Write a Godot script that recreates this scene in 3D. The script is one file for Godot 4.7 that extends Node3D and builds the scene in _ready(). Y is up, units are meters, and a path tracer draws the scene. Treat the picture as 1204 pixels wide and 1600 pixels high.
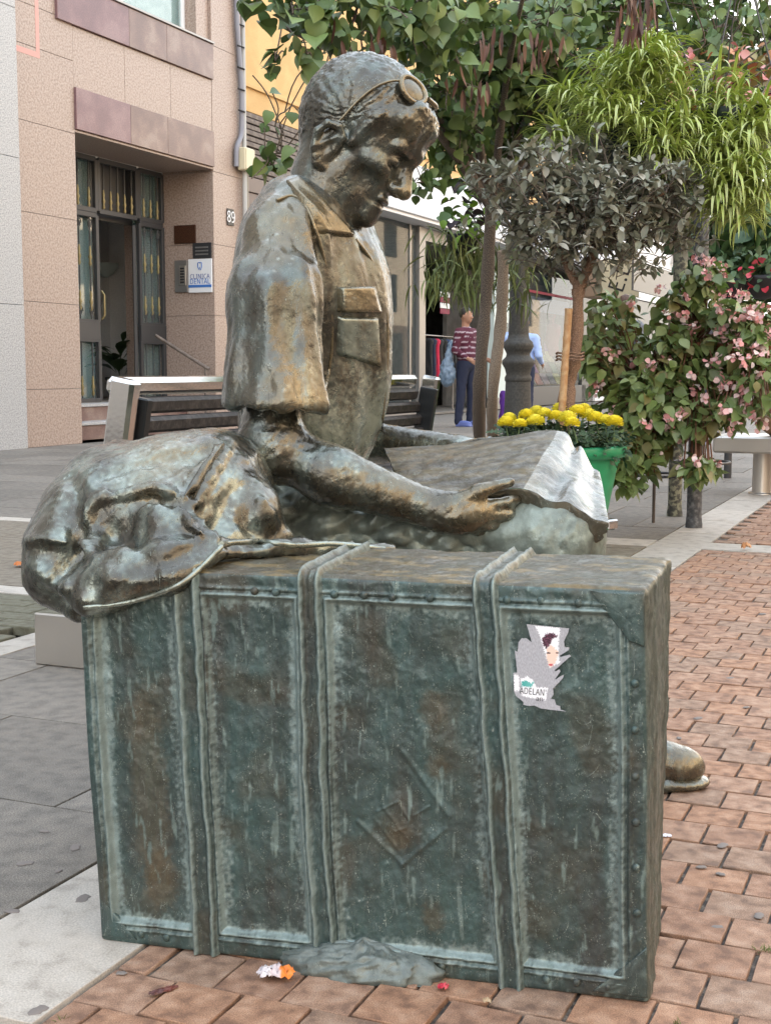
extends Node3D
# Street scene: a bronze reader sitting behind a big bronze suitcase. Units are metres, y up, the camera looks along -z.

const FOCAL := 2050.0
const EYE := Vector3(0, 0.812, 0)
const TILT := 0.1069
var M := {}
var rng := RandomNumberGenerator.new()
var taken := {}
var U := Vector3(sin(0.405), 0, -cos(0.405))     # along the street
var V := Vector3(cos(0.405), 0, sin(0.405))      # across it

func _ready() -> void:
	rng.seed = 7
	set_camera_and_light()
	make_materials()
	build_ground()
	build_pink_building()
	build_shops()
	build_suitcase()
	build_reader()
	build_backpack()
	build_benches()
	build_plants()
	build_people()
	build_small_things()

func set_camera_and_light() -> void:
	var cam := Camera3D.new()
	cam.name = "camera"
	cam.position = EYE
	cam.rotation = Vector3(-TILT, 0, 0.0)
	cam.fov = rad_to_deg(2.0 * atan(800.0 / FOCAL))
	cam.near = 0.05
	cam.far = 400.0
	cam.current = true
	add_child(cam)
	var e := Environment.new()
	e.background_mode = Environment.BG_SKY
	var sky := Sky.new()
	var sm := ProceduralSkyMaterial.new()
	sm.sky_top_color = Color(0.70, 0.745, 0.80)
	sm.sky_horizon_color = Color(0.96, 0.935, 0.89)
	sm.sky_curve = 0.25
	sm.ground_bottom_color = Color(0.3, 0.28, 0.26)
	sm.ground_horizon_color = Color(0.5, 0.48, 0.45)
	sm.sky_energy_multiplier = 1.0
	sky.sky_material = sm
	e.sky = sky
	e.ambient_light_source = Environment.AMBIENT_SOURCE_SKY
	e.tonemap_mode = Environment.TONE_MAPPER_LINEAR
	e.tonemap_exposure = 5.0
	e.sdfgi_enabled = true
	e.ssao_enabled = true
	e.ssil_enabled = true
	var we := WorldEnvironment.new()
	we.name = "environment"
	we.environment = e
	add_child(we)
	var sun := DirectionalLight3D.new()
	sun.name = "sun"
	sun.light_energy = 1.5
	sun.light_color = Color(1.0, 0.93, 0.82)
	sun.light_angular_distance = 0.5
	sun.shadow_enabled = true
	add_child(sun)
	sun.look_at_from_position(Vector3.ZERO, V * cos(0.6) + U * 0.12 + Vector3(0, -sin(0.6), 0))

# ---------- picture geometry ----------
func ray(x: float, y: float) -> Vector3:
	var d := Vector3((x - 602.0) / FOCAL, -(y - 800.0) / FOCAL, -1.0)
	return d.rotated(Vector3.RIGHT, -TILT)
func P(x: float, y: float, z: float) -> Vector3:      # the point seen at pixel x, y that lies z metres in front
	var d := ray(x, y)
	return EYE + d * (z / -d.z)
func G(x: float, y: float) -> Vector3:                # the point of the ground seen there
	var d := ray(x, y)
	return EYE + d * (EYE.y / -d.y)
func PY(x: float, y: float, h: float) -> Vector3:     # the point at height h seen there
	var d := ray(x, y)
	return EYE + d * ((EYE.y - h) / -d.y)

# ---------- names and tags ----------
func numbered(called: String, parent: Node) -> String:
	var key := str(parent.get_instance_id()) + called
	var n: int = taken.get(key, 0)
	taken[key] = n + 1
	return called if n == 0 else "%s_%03d" % [called, n]
func put(called: String, mesh: Mesh, mat: Material, parent: Node3D = self, xf := Transform3D.IDENTITY) -> MeshInstance3D:
	var o := MeshInstance3D.new()
	o.name = numbered(called, parent)
	o.mesh = mesh
	if mat:
		o.material_override = mat
	o.transform = xf
	parent.add_child(o, true)
	return o
func tag(o: Node3D, label: String, category: String, group := "") -> Node3D:
	o.set_meta("label", label)
	o.set_meta("category", category)
	if group != "":
		o.set_meta("group", group)
	return o
func thing(called: String, label: String, category: String, at := Vector3.ZERO, turn := 0.0, group := "") -> Node3D:
	var o := Node3D.new()
	o.name = numbered(called, self)
	o.position = at
	o.rotation.y = turn
	add_child(o, true)
	tag(o, label, category, group)
	return o
func structure(o: Node3D) -> Node3D:
	o.set_meta("kind", "structure")
	return o
func many(called: String, mesh: Mesh, mat: Material, xfs: Array, parent: Node3D, cols := []) -> MultiMeshInstance3D:
	var mm := MultiMesh.new()
	mm.transform_format = MultiMesh.TRANSFORM_3D
	mm.use_colors = cols.size() > 0
	mm.mesh = mesh
	mm.instance_count = xfs.size()
	for i in xfs.size():
		mm.set_instance_transform(i, xfs[i])
		if cols.size() > 0:
			mm.set_instance_color(i, cols[i])
	var o := MultiMeshInstance3D.new()
	o.name = numbered(called, parent)
	o.multimesh = mm
	o.material_override = mat
	o.set_meta("kind", "stuff")
	parent.add_child(o, true)
	return o

# ---------- mesh building ----------
class MB:
	var v := PackedVector3Array()
	var n := PackedVector3Array()
	var c := PackedColorArray()
	var uv := PackedVector2Array()
	var ix := PackedInt32Array()
	var col := Color(1, 1, 1)
	var use_c := false
	var use_uv := false
	func vert(p: Vector3, nn := Vector3.ZERO, t := Vector2.ZERO) -> int:
		v.append(p)
		n.append(nn)
		c.append(col)
		uv.append(t)
		return v.size() - 1
	func tri(a: int, b: int, d: int) -> void:
		ix.append(a)
		ix.append(b)
		ix.append(d)
	func face(pts: Array) -> void:          # a flat polygon with a normal of its own, corners counter-clockwise from outside
		var nn: Vector3 = (pts[1] - pts[0]).cross(pts[2] - pts[0]).normalized()
		if pts.size() > 3 and nn.length() < 0.5:
			nn = (pts[2] - pts[0]).cross(pts[3] - pts[0]).normalized()
		var base := v.size()
		for p in pts:
			vert(p, nn)
		for k in range(1, pts.size() - 1):
			tri(base, base + k, base + k + 1)
	func box(size: Vector3, xf := Transform3D.IDENTITY, bev := 0.004) -> void:
		var h := size / 2
		bev = minf(bev, minf(h.x, minf(h.y, h.z)) * 0.6)
		var g := h - Vector3.ONE * bev
		for ax in 3:
			for s: float in [-1.0, 1.0]:
				var e1 := (ax + 1) % 3
				var e2 := (ax + 2) % 3
				var q := []
				for k in [[-1, -1], [1, -1], [1, 1], [-1, 1]]:
					var p := Vector3.ZERO
					p[ax] = s * h[ax]
					p[e1] = k[0] * g[e1]
					p[e2] = k[1] * g[e2] * s
					q.append(xf * p)
				face(q)
		for ax in 3:
			var e1 := (ax + 1) % 3
			var e2 := (ax + 2) % 3
			for s1: float in [-1.0, 1.0]:
				for s2: float in [-1.0, 1.0]:
					var a := Vector3.ZERO
					var b := Vector3.ZERO
					a[e1] = s1 * h[e1]
					a[e2] = s2 * g[e2]
					b[e1] = s1 * g[e1]
					b[e2] = s2 * h[e2]
					var q := []
					for k in [[a, -1], [b, -1], [b, 1], [a, 1]]:
						var p: Vector3 = k[0]
						p[ax] = k[1] * g[ax]
						q.append(p)
					var nn := Vector3.ZERO
					nn[e1] = s1
					nn[e2] = s2
					if (q[1] - q[0]).cross(q[2] - q[0]).dot(nn) < 0:
						q.reverse()
					for k in 4:
						q[k] = xf * q[k]
					face(q)
		for sx: float in [-1.0, 1.0]:
			for sy: float in [-1.0, 1.0]:
				for sz: float in [-1.0, 1.0]:
					var q := [Vector3(sx * h.x, sy * g.y, sz * g.z), Vector3(sx * g.x, sy * h.y, sz * g.z), Vector3(sx * g.x, sy * g.y, sz * h.z)]
					if (q[1] - q[0]).cross(q[2] - q[0]).dot(Vector3(sx, sy, sz)) < 0:
						q.reverse()
					for k in 3:
						q[k] = xf * q[k]
					face(q)
	func bar(a: Vector3, b: Vector3, w: float, d: float, bev := 0.003, up := Vector3.UP) -> void:
		var y := (b - a).normalized()
		if absf(y.dot(up)) > 0.98:
			up = Vector3.BACK
		var x := up.cross(y).normalized()
		var z := x.cross(y)
		box(Vector3(w, (b - a).length(), d), Transform3D(Basis(x, y, z), (a + b) / 2), bev)
	func grid(pts: Array, wrap := false, uvs := false) -> void:      # rows of points joined into a smooth sheet
		var base := v.size()
		var start := ix.size()
		var w: int = pts[0].size()
		for r in pts.size():
			for k in w:
				vert(pts[r][k], Vector3.ZERO, Vector2(float(k) / (w if wrap else w - 1), float(r) / (pts.size() - 1)) if uvs else Vector2.ZERO)
		for r in pts.size() - 1:
			for k in (w if wrap else w - 1):
				var a := base + r * w + k
				var b := base + r * w + (k + 1) % w
				tri(a, b, b + w)
				tri(a, b + w, a + w)
		smooth(base, start)
	func smooth(from: int, start: int) -> void:
		for t in range(start, ix.size(), 3):
			if true:
				var a := ix[t]
				var b := ix[t + 1]
				var d := ix[t + 2]
				var nn := (v[b] - v[a]).cross(v[d] - v[a])
				n[a] += nn
				n[b] += nn
				n[d] += nn
		for k in range(from, n.size()):
			n[k] = n[k].normalized()
	func tube(pts: Array, radii: Array, sides := 8, cap := true) -> void:
		var rows := []
		var up := Vector3.UP
		for k in pts.size():
			var t: Vector3 = (pts[mini(k + 1, pts.size() - 1)] - pts[maxi(k - 1, 0)]).normalized()
			if k == 0 and absf(t.dot(up)) > 0.9:
				up = Vector3.RIGHT
			var x := up.cross(t).normalized()
			up = t.cross(x).normalized()
			var row := []
			var r: float = radii[k] if radii.size() > 1 else radii[0]
			for s in sides:
				var a := TAU * s / sides
				row.append(pts[k] + (x * cos(a) + up * sin(a)) * r)
			rows.append(row)
		grid(rows, true)
		if cap:
			for e in [0, pts.size() - 1]:
				var f: Array = rows[e].duplicate()
				if e == 0:
					f.reverse()
				face(f)
	func lathe(profile: Array, sides := 20, xf := Transform3D.IDENTITY) -> void:     # profile of (radius, height), from the bottom up
		var rows := []
		for p in profile:
			var row := []
			for s in sides:
				var a := -TAU * s / sides
				row.append(xf * Vector3(cos(a) * p.x, p.y, sin(a) * p.x))
			rows.append(row)
		grid(rows, true)
	func blob(at: Vector3, r: Vector3, basis := Basis.IDENTITY, seg := 10, rings := 6) -> void:
		var rows := []
		for k in rings + 1:
			var th := PI * (1.0 - float(k) / rings)
			var row := []
			for s in seg:
				var a := -TAU * s / seg
				row.append(at + basis * (Vector3(cos(a) * sin(th), cos(th), sin(a) * sin(th)) * r))
			rows.append(row)
		grid(rows, true)
	func mesh() -> ArrayMesh:
		for t in range(0, ix.size(), 3):                 # front faces run clockwise
			var a := ix[t]
			var b := ix[t + 1]
			var d := ix[t + 2]
			if (v[b] - v[a]).cross(v[d] - v[a]).dot(n[a] + n[b] + n[d]) > 0:
				ix[t + 1] = d
				ix[t + 2] = b
		var arr := []
		arr.resize(Mesh.ARRAY_MAX)
		arr[Mesh.ARRAY_VERTEX] = v
		arr[Mesh.ARRAY_NORMAL] = n
		if use_c:
			arr[Mesh.ARRAY_COLOR] = c
		if use_uv:
			arr[Mesh.ARRAY_TEX_UV] = uv
		arr[Mesh.ARRAY_INDEX] = ix
		var m := ArrayMesh.new()
		m.add_surface_from_arrays(Mesh.PRIMITIVE_TRIANGLES, arr)
		return m

func box_mesh(size: Vector3, bev := 0.004) -> ArrayMesh:
	var b := MB.new()
	b.box(size, Transform3D.IDENTITY, bev)
	return b.mesh()
func at(p: Vector3, turn := 0.0) -> Transform3D:
	return Transform3D(Basis(Vector3.UP, turn), p)
func spline(pts: Array, per := 6) -> Array:
	var out := []
	for k in pts.size() - 1:
		var a = pts[maxi(k - 1, 0)]
		var b = pts[k]
		var c = pts[k + 1]
		var d = pts[mini(k + 2, pts.size() - 1)]
		for s in per:
			var t := float(s) / per
			out.append(0.5 * (2.0 * b + (c - a) * t + (2.0 * a - 5.0 * b + 4.0 * c - d) * t * t + (3.0 * b - a - 3.0 * c + d) * t * t * t))
	out.append(pts[-1])
	return out

# ---------- textures and materials ----------
func lin(r: float, g: float, b: float) -> Color:
	return Color(r, g, b).linear_to_srgb()
func noise(sd: int, freq: float, oct := 4, kind := FastNoiseLite.TYPE_SIMPLEX_SMOOTH) -> FastNoiseLite:
	var f := FastNoiseLite.new()
	f.seed = sd
	f.frequency = freq
	f.noise_type = kind
	f.fractal_octaves = oct
	return f
func noise_bytes(size: int, sd: int, freq: float, oct := 4, kind := FastNoiseLite.TYPE_SIMPLEX_SMOOTH) -> PackedByteArray:
	var im := noise(sd, freq, oct, kind).get_seamless_image(size, size)
	im.convert(Image.FORMAT_L8)
	return im.get_data()
func gray_tex(b: PackedByteArray, size: int) -> ImageTexture:
	return ImageTexture.create_from_image(Image.create_from_data(size, size, false, Image.FORMAT_L8, b))
# colours blended along a noise, with speckles of a finer one: stops are [value, Color]
func speckled(size: int, sd: int, freq: float, stops: Array, fine_freq := 0.25, fine_gain := 0.25, oct := 5) -> ImageTexture:
	var a := noise_bytes(size, sd, freq, oct)
	var b := noise_bytes(size, sd + 9, fine_freq, 2)
	var g := Gradient.new()
	var off := PackedFloat32Array()
	var cols := PackedColorArray()
	for s in stops:
		off.append(s[0])
		cols.append(s[1])
	g.offsets = off
	g.colors = cols
	var lut := []
	for k in 256:
		lut.append(g.sample(k / 255.0))
	var out := PackedByteArray()
	out.resize(size * size * 3)
	for k in size * size:
		var c: Color = lut[a[k]]
		var f := 1.0 + (b[k] / 127.5 - 1.0) * fine_gain
		out[k * 3] = int(clampf(c.r * f, 0, 1) * 255.0)
		out[k * 3 + 1] = int(clampf(c.g * f, 0, 1) * 255.0)
		out[k * 3 + 2] = int(clampf(c.b * f, 0, 1) * 255.0)
	return ImageTexture.create_from_image(Image.create_from_data(size, size, false, Image.FORMAT_RGB8, out))
func mat(c: Color, rough := 0.7, metal := 0.0, tex: Texture2D = null, scale := 1.0, bump: Texture2D = null, bump_cm := 0.2, world := true) -> StandardMaterial3D:
	var m := StandardMaterial3D.new()
	m.albedo_color = c
	m.roughness = rough
	m.metallic = metal
	if tex or bump:
		m.uv1_triplanar = true
		m.uv1_world_triplanar = world
		m.uv1_scale = Vector3.ONE * scale
		m.uv1_triplanar_sharpness = 4.0
	if tex:
		m.albedo_texture = tex
	if bump:
		m.heightmap_enabled = true
		m.heightmap_texture = bump
		m.heightmap_scale = bump_cm
	return m

func make_materials() -> void:
	# stone and paving
	var grit := gray_tex(noise_bytes(256, 3, 0.12, 4), 256)
	var fine := gray_tex(noise_bytes(256, 4, 0.3, 3), 256)
	M.grit = grit
	M.fine = fine
	var pink := speckled(512, 11, 0.09, [[0.28, lin(0.30, 0.225, 0.19)], [0.42, lin(0.40, 0.305, 0.255)], [0.6, lin(0.44, 0.345, 0.292)], [0.75, lin(0.48, 0.395, 0.34)]], 0.4, 0.22)
	M.pink = mat(Color(0.93, 0.92, 0.91), 0.38, 0.0, pink, 0.7)
	M.pink_dark = M.pink
	M.red_stone = mat(Color(1, 1, 1), 0.3, 0.0, speckled(512, 21, 0.012, [[0.25, lin(0.145, 0.088, 0.077)], [0.5, lin(0.18, 0.112, 0.095)], [0.65, lin(0.205, 0.135, 0.112)], [0.8, lin(0.25, 0.18, 0.15)]], 0.3, 0.16), 0.35)
	M.red_stone_b = mat(Color(1.0, 0.94, 0.98), 0.3, 0.0, speckled(512, 22, 0.012, [[0.25, lin(0.15, 0.092, 0.093)], [0.5, lin(0.18, 0.112, 0.11)], [0.75, lin(0.22, 0.15, 0.14)]], 0.3, 0.16), 0.35)
	M.gray_granite = mat(Color(1, 1, 1), 0.4, 0.0, speckled(512, 31, 0.12, [[0.3, lin(0.27, 0.27, 0.27)], [0.5, lin(0.39, 0.39, 0.39)], [0.7, lin(0.46, 0.455, 0.45)]], 0.4, 0.25), 0.8)
	var slab := speckled(1024, 41, 0.02, [[0.2, lin(0.12, 0.117, 0.113)], [0.5, lin(0.155, 0.151, 0.145)], [0.8, lin(0.178, 0.172, 0.163)]], 0.33, 0.42, 6)
	M.slab = []
	for k in [1.0, 0.94, 1.06]:
		M.slab.append(mat(Color(k * 1.04, k, k * 0.95), 0.75, 0.0, slab, 0.9, grit, 0.15))
	var warm := speckled(1024, 51, 0.02, [[0.25, lin(0.145, 0.12, 0.09)], [0.5, lin(0.185, 0.157, 0.12)], [0.75, lin(0.21, 0.183, 0.145)]], 0.33, 0.3, 6)
	M.warm_slab = []
	for k in [1.0, 0.95]:
		M.warm_slab.append(mat(Color(k, k, k), 0.8, 0.0, warm, 0.9, grit, 0.15))
	var white := speckled(1024, 61, 0.016, [[0.2, lin(0.34, 0.305, 0.265)], [0.4, lin(0.43, 0.39, 0.34)], [0.7, lin(0.47, 0.43, 0.38)]], 0.3, 0.16, 6)
	M.white_slab = []
	for k in [1.0, 0.95]:
		M.white_slab.append(mat(Color(k, k, k), 0.7, 0.0, white, 0.8, grit, 0.12))
	var paver := speckled(1024, 71, 0.018, [[0.22, lin(0.19, 0.112, 0.077)], [0.4, lin(0.275, 0.163, 0.108)], [0.6, lin(0.325, 0.2, 0.135)], [0.8, lin(0.38, 0.25, 0.178)]], 0.42, 0.32, 6)
	M.paver = []
	for k in [Color(1, 1, 1), Color(0.95, 0.93, 0.92), Color(1, 0.965, 0.93), Color(0.93, 0.955, 0.97)]:
		M.paver.append(mat(k, 0.85, 0.0, paver, 1.1, grit, 0.25))
	M.paver_old = mat(Color(0.86, 0.9, 0.86), 0.85, 0.0, warm, 1.1, grit, 0.2)
	M.joint = mat(Color(1, 1, 1), 0.95, 0.0, speckled(256, 81, 0.05, [[0.3, lin(0.035, 0.028, 0.024)], [0.6, lin(0.075, 0.06, 0.05)], [0.8, lin(0.12, 0.1, 0.08)]], 0.4, 0.3), 3.0)
	M.sand = mat(Color(1, 1, 1), 0.95, 0.0, speckled(256, 82, 0.05, [[0.3, lin(0.05, 0.04, 0.034)], [0.6, lin(0.1, 0.08, 0.064)], [0.8, lin(0.17, 0.14, 0.11)]], 0.4, 0.3), 3.0)
	# walls and shops
	M.ochre = mat(Color(1, 1, 1), 0.85, 0.0, speckled(512, 91, 0.01, [[0.3, lin(0.56, 0.36, 0.155)], [0.7, lin(0.63, 0.42, 0.19)]], 0.3, 0.06), 0.3)
	M.brown_slat = mat(Color(1, 1, 1), 0.7, 0.0, speckled(256, 92, 0.03, [[0.3, lin(0.12, 0.095, 0.08)], [0.7, lin(0.19, 0.155, 0.13)]], 0.3, 0.2), 1.0)
	M.brown_panel = mat(lin(0.2, 0.155, 0.13), 0.6)
	M.fascia = mat(Color(1, 1, 1), 0.5, 0.0, speckled(256, 93, 0.02, [[0.3, lin(0.62, 0.64, 0.68)], [0.7, lin(0.72, 0.74, 0.77)]], 0.3, 0.05), 0.4)
	M.frame = mat(lin(0.09, 0.088, 0.085), 0.4, 0.5)
	M.alu = mat(lin(0.3, 0.29, 0.28), 0.35, 0.7)
	M.dark = mat(lin(0.02, 0.02, 0.022), 0.6)
	M.hall = mat(Color(1, 1, 1), 0.6, 0.0, speckled(256, 94, 0.01, [[0.3, lin(0.72, 0.72, 0.71)], [0.7, lin(0.8, 0.8, 0.79)]], 0.3, 0.05), 0.5)
	M.shop_wall = mat(Color(1, 1, 1), 0.8, 0.0, speckled(256, 96, 0.02, [[0.3, lin(0.2, 0.19, 0.18)], [0.7, lin(0.27, 0.26, 0.245)]], 0.3, 0.1), 0.5)
	M.iron = mat(lin(0.06, 0.06, 0.062), 0.45, 0.3)
	M.brass = mat(lin(0.27, 0.22, 0.11), 0.45, 0.6)
	M.white_paint = mat(lin(0.75, 0.75, 0.76), 0.5)
	M.cream = mat(lin(0.62, 0.55, 0.38), 0.5)
	M.cable = mat(lin(0.22, 0.22, 0.25), 0.5)
	M.pale = mat(lin(0.55, 0.64, 0.62), 0.4)
	M.glass = mat(Color(0.55, 0.68, 0.68, 0.22), 0.03)
	M.glass.transparency = BaseMaterial3D.TRANSPARENCY_ALPHA
	M.glass.metallic_specular = 0.8
	M.shop_glass = mat(Color(0.25, 0.3, 0.31, 0.28), 0.02)
	M.shop_glass.transparency = BaseMaterial3D.TRANSPARENCY_ALPHA
	M.shop_glass.metallic_specular = 0.25
	M.curtain = mat(Color(1, 1, 1), 0.7, 0.0, speckled(256, 95, 0.02, [[0.3, lin(0.25, 0.37, 0.35)], [0.7, lin(0.38, 0.5, 0.47)]], 0.3, 0.1), 1.0)
	M.steel = mat(lin(0.62, 0.6, 0.57), 0.12, 1.0, null, 1.0, fine, 0.01)
	M.brushed = mat(lin(0.5, 0.47, 0.43), 0.38, 0.9, null, 1.0, fine, 0.02)

# ---------- ground: a runs across the street, b along it ----------
func AB(a: float, b: float, y := 0.0) -> Vector3:
	return V * a + U * b + Vector3(0, y, 0)
func ab_basis() -> Basis:
	return Basis(V, Vector3.UP, -U)

func tile_mesh(sa: float, sb: float, th: float, bev: float, sd: int, wob := 0.0) -> ArrayMesh:    # a paving piece with worn edges, its top at y 0
	var b := MB.new()
	var r := RandomNumberGenerator.new()
	r.seed = sd
	var rows := []
	for k in [[1.0, -th, 0.0], [1.0, -bev, 0.0], [0.985, -bev * 0.35, 1.0], [0.95, 0.0, 1.0]]:
		rows.append(k)
	var seg := 3
	var ring := []
	for s in 4:
		for q in seg:
			var t := -1.0 + 2.0 * q / seg
			var p := [Vector2(t, -1), Vector2(1, t), Vector2(-t, 1), Vector2(-1, -t)][s] as Vector2
			ring.append(p * (1.0 + r.randf_range(-wob, wob)))
	var pts := []
	for k in rows:
		var row := []
		for p in ring:
			var q: Vector2 = p
			var ins: float = 1.0 - k[0]
			q.x = q.x * (sa / 2.0) - signf(q.x) * ins * bev * 9.0 * absf(q.x)
			q.y = q.y * (sb / 2.0) - signf(q.y) * ins * bev * 9.0 * absf(q.y)
			row.append(Vector3(q.x, k[1], -q.y))
		pts.append(row)
	b.grid(pts, true)
	var top := []
	for p in pts[-1]:
		top.append(p)
	var c := b.vert(Vector3(0, 0.0002, 0), Vector3.UP)
	var base := b.v.size()
	for p in top:
		b.vert(p, Vector3.UP)
	for k in top.size():
		b.tri(c, base + k, base + (k + 1) % top.size())
	return b.mesh()

func in_view(p: Vector3, margin := 60.0) -> bool:
	var d := (p - EYE).rotated(Vector3.RIGHT, TILT)
	if d.z > -0.3:
		return false
	var x := 602.0 + FOCAL * d.x / -d.z
	var y := 800.0 - FOCAL * d.y / -d.z
	return x > -margin and x < 1204.0 + margin and y > -margin and y < 1600.0 + margin

func lay(parent: Node3D, name_one: String, meshes: Array, mats: Array, cells: Array, most := 300) -> void:     # cells of (a, b); the nearest as pieces of their own, the rest as one
	cells.sort_custom(func(p, q): return AB(p.x, p.y).length() < AB(q.x, q.y).length())
	var rest := []
	var n := 0
	for c in cells:
		var h := rng.randf_range(-0.0022, 0.0022)
		var xf := Transform3D(ab_basis() * Basis.from_euler(Vector3(rng.randf_range(-0.007, 0.007), rng.randf_range(-0.006, 0.006), rng.randf_range(-0.007, 0.007))), AB(c.x + rng.randf_range(-0.0012, 0.0012), c.y + rng.randf_range(-0.0012, 0.0012), h))
		if n < most and in_view(AB(c.x, c.y), 30.0):
			put(name_one, meshes[rng.randi() % meshes.size()], mats[rng.randi() % mats.size()], parent, xf)
			n += 1
		else:
			rest.append(xf)
	if rest.size() > 0:
		for k in 2:
			var part := []
			for j in range(k, rest.size(), 2):
				part.append(rest[j])
			if part.size() > 0:
				many("more_" + name_one + "s", meshes[k % meshes.size()], mats[k % mats.size()], part, parent)

func build_ground() -> void:
	var b := MB.new()
	b.face([Vector3(-120, -0.035, 30), Vector3(120, -0.035, 30), Vector3(120, -0.035, -200), Vector3(-120, -0.035, -200)])
	structure(put("ground", b.mesh(), M.joint))
	var sand := MB.new()
	sand.face([AB(-1.018, 0.4, -0.007), AB(6.0, 0.4, -0.007), AB(6.0, 16.0, -0.007), AB(-1.018, 16.0, -0.007)])
	structure(put("joint_sand", sand.mesh(), M.sand))
	# red pavers, laid half-bond
	var paving := Node3D.new()
	paving.name = "brick_paving"
	add_child(paving)
	structure(paving)
	var gum := mat(lin(0.19, 0.165, 0.15), 0.85)
	var near := []
	for i in range(8, 150):
		var b0 := 0.036 + i * 0.1
		if b0 + 0.1 > 6.05 and b0 < 6.31:
			continue
		var first := -1.018
		var off := 0.0 if i % 2 == 1 else 0.05
		for j in range(0, 60):
			var a0 := -1.016 + off + j * 0.1
			if a0 < first - 0.01:
				continue
			if b0 > 1.2 and a0 > 0.6 + b0 * 0.35:
				break
			if not in_view(AB(a0, b0), 250.0):
				continue
			near.append(Vector2(a0 + 0.05, b0 + 0.05))
	var pm := []
	for k in 5:
		pm.append(tile_mesh(0.0945, 0.0955, 0.03, 0.0022, 100 + k, 0.016))
	lay(paving, "paver", pm, M.paver, near)
	# half pieces along the pale kerb strip
	var halves := []
	for i in range(9, 60, 2):
		var b0 := 0.036 + i * 0.1 + 0.1
		if b0 + 0.1 > 6.05 and b0 < 6.31:
			continue
		halves.append(Vector2(-0.9925, b0 + 0.05))
	lay(paving, "half_paver", [tile_mesh(0.042, 0.0955, 0.03, 0.003, 120, 0.012)], M.paver, halves, 20)
	for q in [[1128, 1322], [1095, 1356], [1125, 1367], [1185, 1432], [1060, 1154], [1165, 1106], [1090, 1123], [190, 1522], [1140, 1060], [1190, 960], [1120, 1450], [60, 1580], [40, 1350], [92, 1362], [118, 1325], [70, 1300], [20, 1425], [130, 1405], [1150, 830]]:
		var gm := MB.new()
		var gp := G(q[0], q[1])
		var gr := rng.randf_range(0.006, 0.013)
		var rows := []
		for lev in [[1.0, -0.001], [0.9, 0.0016], [0.5, 0.0022], [0.03, 0.0022]]:
			var row := []
			for j in 12:
				var an := -TAU * j / 12.0
				var rr: float = gr * lev[0] * (1.0 + 0.3 * sin(an * 2.0 + q[0]) + 0.12 * sin(an * 5.0 + q[1]))
				row.append(gp + Vector3(cos(an) * rr, 0.0016 + lev[1] * 0.5, sin(an) * rr))
			rows.append(row)
		gm.grid(rows, true)
		put("gum_spot", gm.mesh(), gum, paving)
	# old pavers on the far left
	var olds := []
	for i in range(0, 9):
		for j in range(0, 24):
			olds.append(Vector2(-2.72 - j * 0.2 - (0.1 if i % 2 else 0.0), 2.98 + i * 0.1))
	lay(paving, "worn_paver", [tile_mesh(0.192, 0.09, 0.03, 0.006, 131, 0.03), tile_mesh(0.19, 0.092, 0.03, 0.006, 132, 0.03)], [M.paver_old], olds, 120)
	# grey slabs
	var pavement := Node3D.new()
	pavement.name = "pavement"
	add_child(pavement)
	structure(pavement)
	var tiles := []      # name, a0, a1, b0, b1, materials
	for i in range(0, 14):
		var b0 := -0.55 + i * 0.5
		var b1 := minf(b0 + 0.5, 6.06)
		if b0 < 6.0:
			for j in range(-1, 4):
				var a1 := -1.272 - j * 0.5 + (0.0 if i % 2 == 0 else 0.26)
				tiles.append(["slab", maxf(a1 - 0.5, -2.47), minf(a1, -1.272), b0, b1, M.slab if b0 < 3.9 else M.warm_slab])
	for i in range(0, 26):
		var b0 := 6.315 + i * 0.5
		for j in range(-1, 16):
			var a1 := -1.272 - j * 0.5 + (0.0 if i % 2 == 0 else 0.26)
			tiles.append(["slab", maxf(a1 - 0.5, -2.47 if i < 1 else -9.0), minf(a1, -1.272), b0, b0 + 0.5, M.slab])
	for i in range(0, 3):
		for j in range(0, 10):
			var a1 := -2.47 - j * 0.6 - 0.3 * (i % 2)
			tiles.append(["slab", a1 - 0.6, minf(a1, -2.47) if j > 0 else -2.47, 3.98 + i * 0.585, 3.98 + (i + 1) * 0.585, M.warm_slab])
	for j in range(0, 12):
		var a1 := -2.47 - j * 0.6
		tiles.append(["pale_slab", a1 - 0.6, a1, 3.842, 3.976, M.white_slab])
		tiles.append(["pale_slab", a1 - 0.6, a1, 5.74, 5.885, M.white_slab])
		tiles.append(["slab", a1 - 0.6, a1, 5.89, 6.31, M.slab])
		tiles.append(["slab", a1 - 0.6, a1, 6.315, 6.81, M.slab])
	for i in range(-2, 26):
		tiles.append(["pale_slab", -1.268, -1.02, 0.66 + i * 0.6, 1.26 + i * 0.6, M.white_slab])
		if i < 8:
			tiles.append(["pale_slab", -2.6, -2.474, 0.5 + i * 0.6, minf(1.1 + i * 0.6, 3.838), M.white_slab])
	for i in range(0, 8):
		tiles.append(["pale_slab", -2.468 + i * 0.6, minf(-2.468 + (i + 1) * 0.6, -1.272) if i < 2 else -2.468 + (i + 1) * 0.6, 6.064, 6.31, M.white_slab])
	var cache := {}
	var laid := {}
	for t in tiles:
		var sa: float = t[2] - t[1]
		var sb: float = t[4] - t[3]
		var c := Vector2((t[1] + t[2]) / 2, (t[3] + t[4]) / 2)
		if sa < 0.02 or sb < 0.02 or not in_view(AB(c.x, c.y), 240.0) or (t[0] == "pale_slab" and c.x > -1.1 and c.x < 0.0 and c.y > 6.0 and c.y < 6.3 and sa < 0.3):
			continue
		var key := Vector2i(roundi(sa * 200), roundi(sb * 200))
		if not cache.has(key):
			cache[key] = tile_mesh(sa - 0.005, sb - 0.005, 0.03, 0.002, 141, 0.0)
		var mats: Array = t[5]
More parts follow.
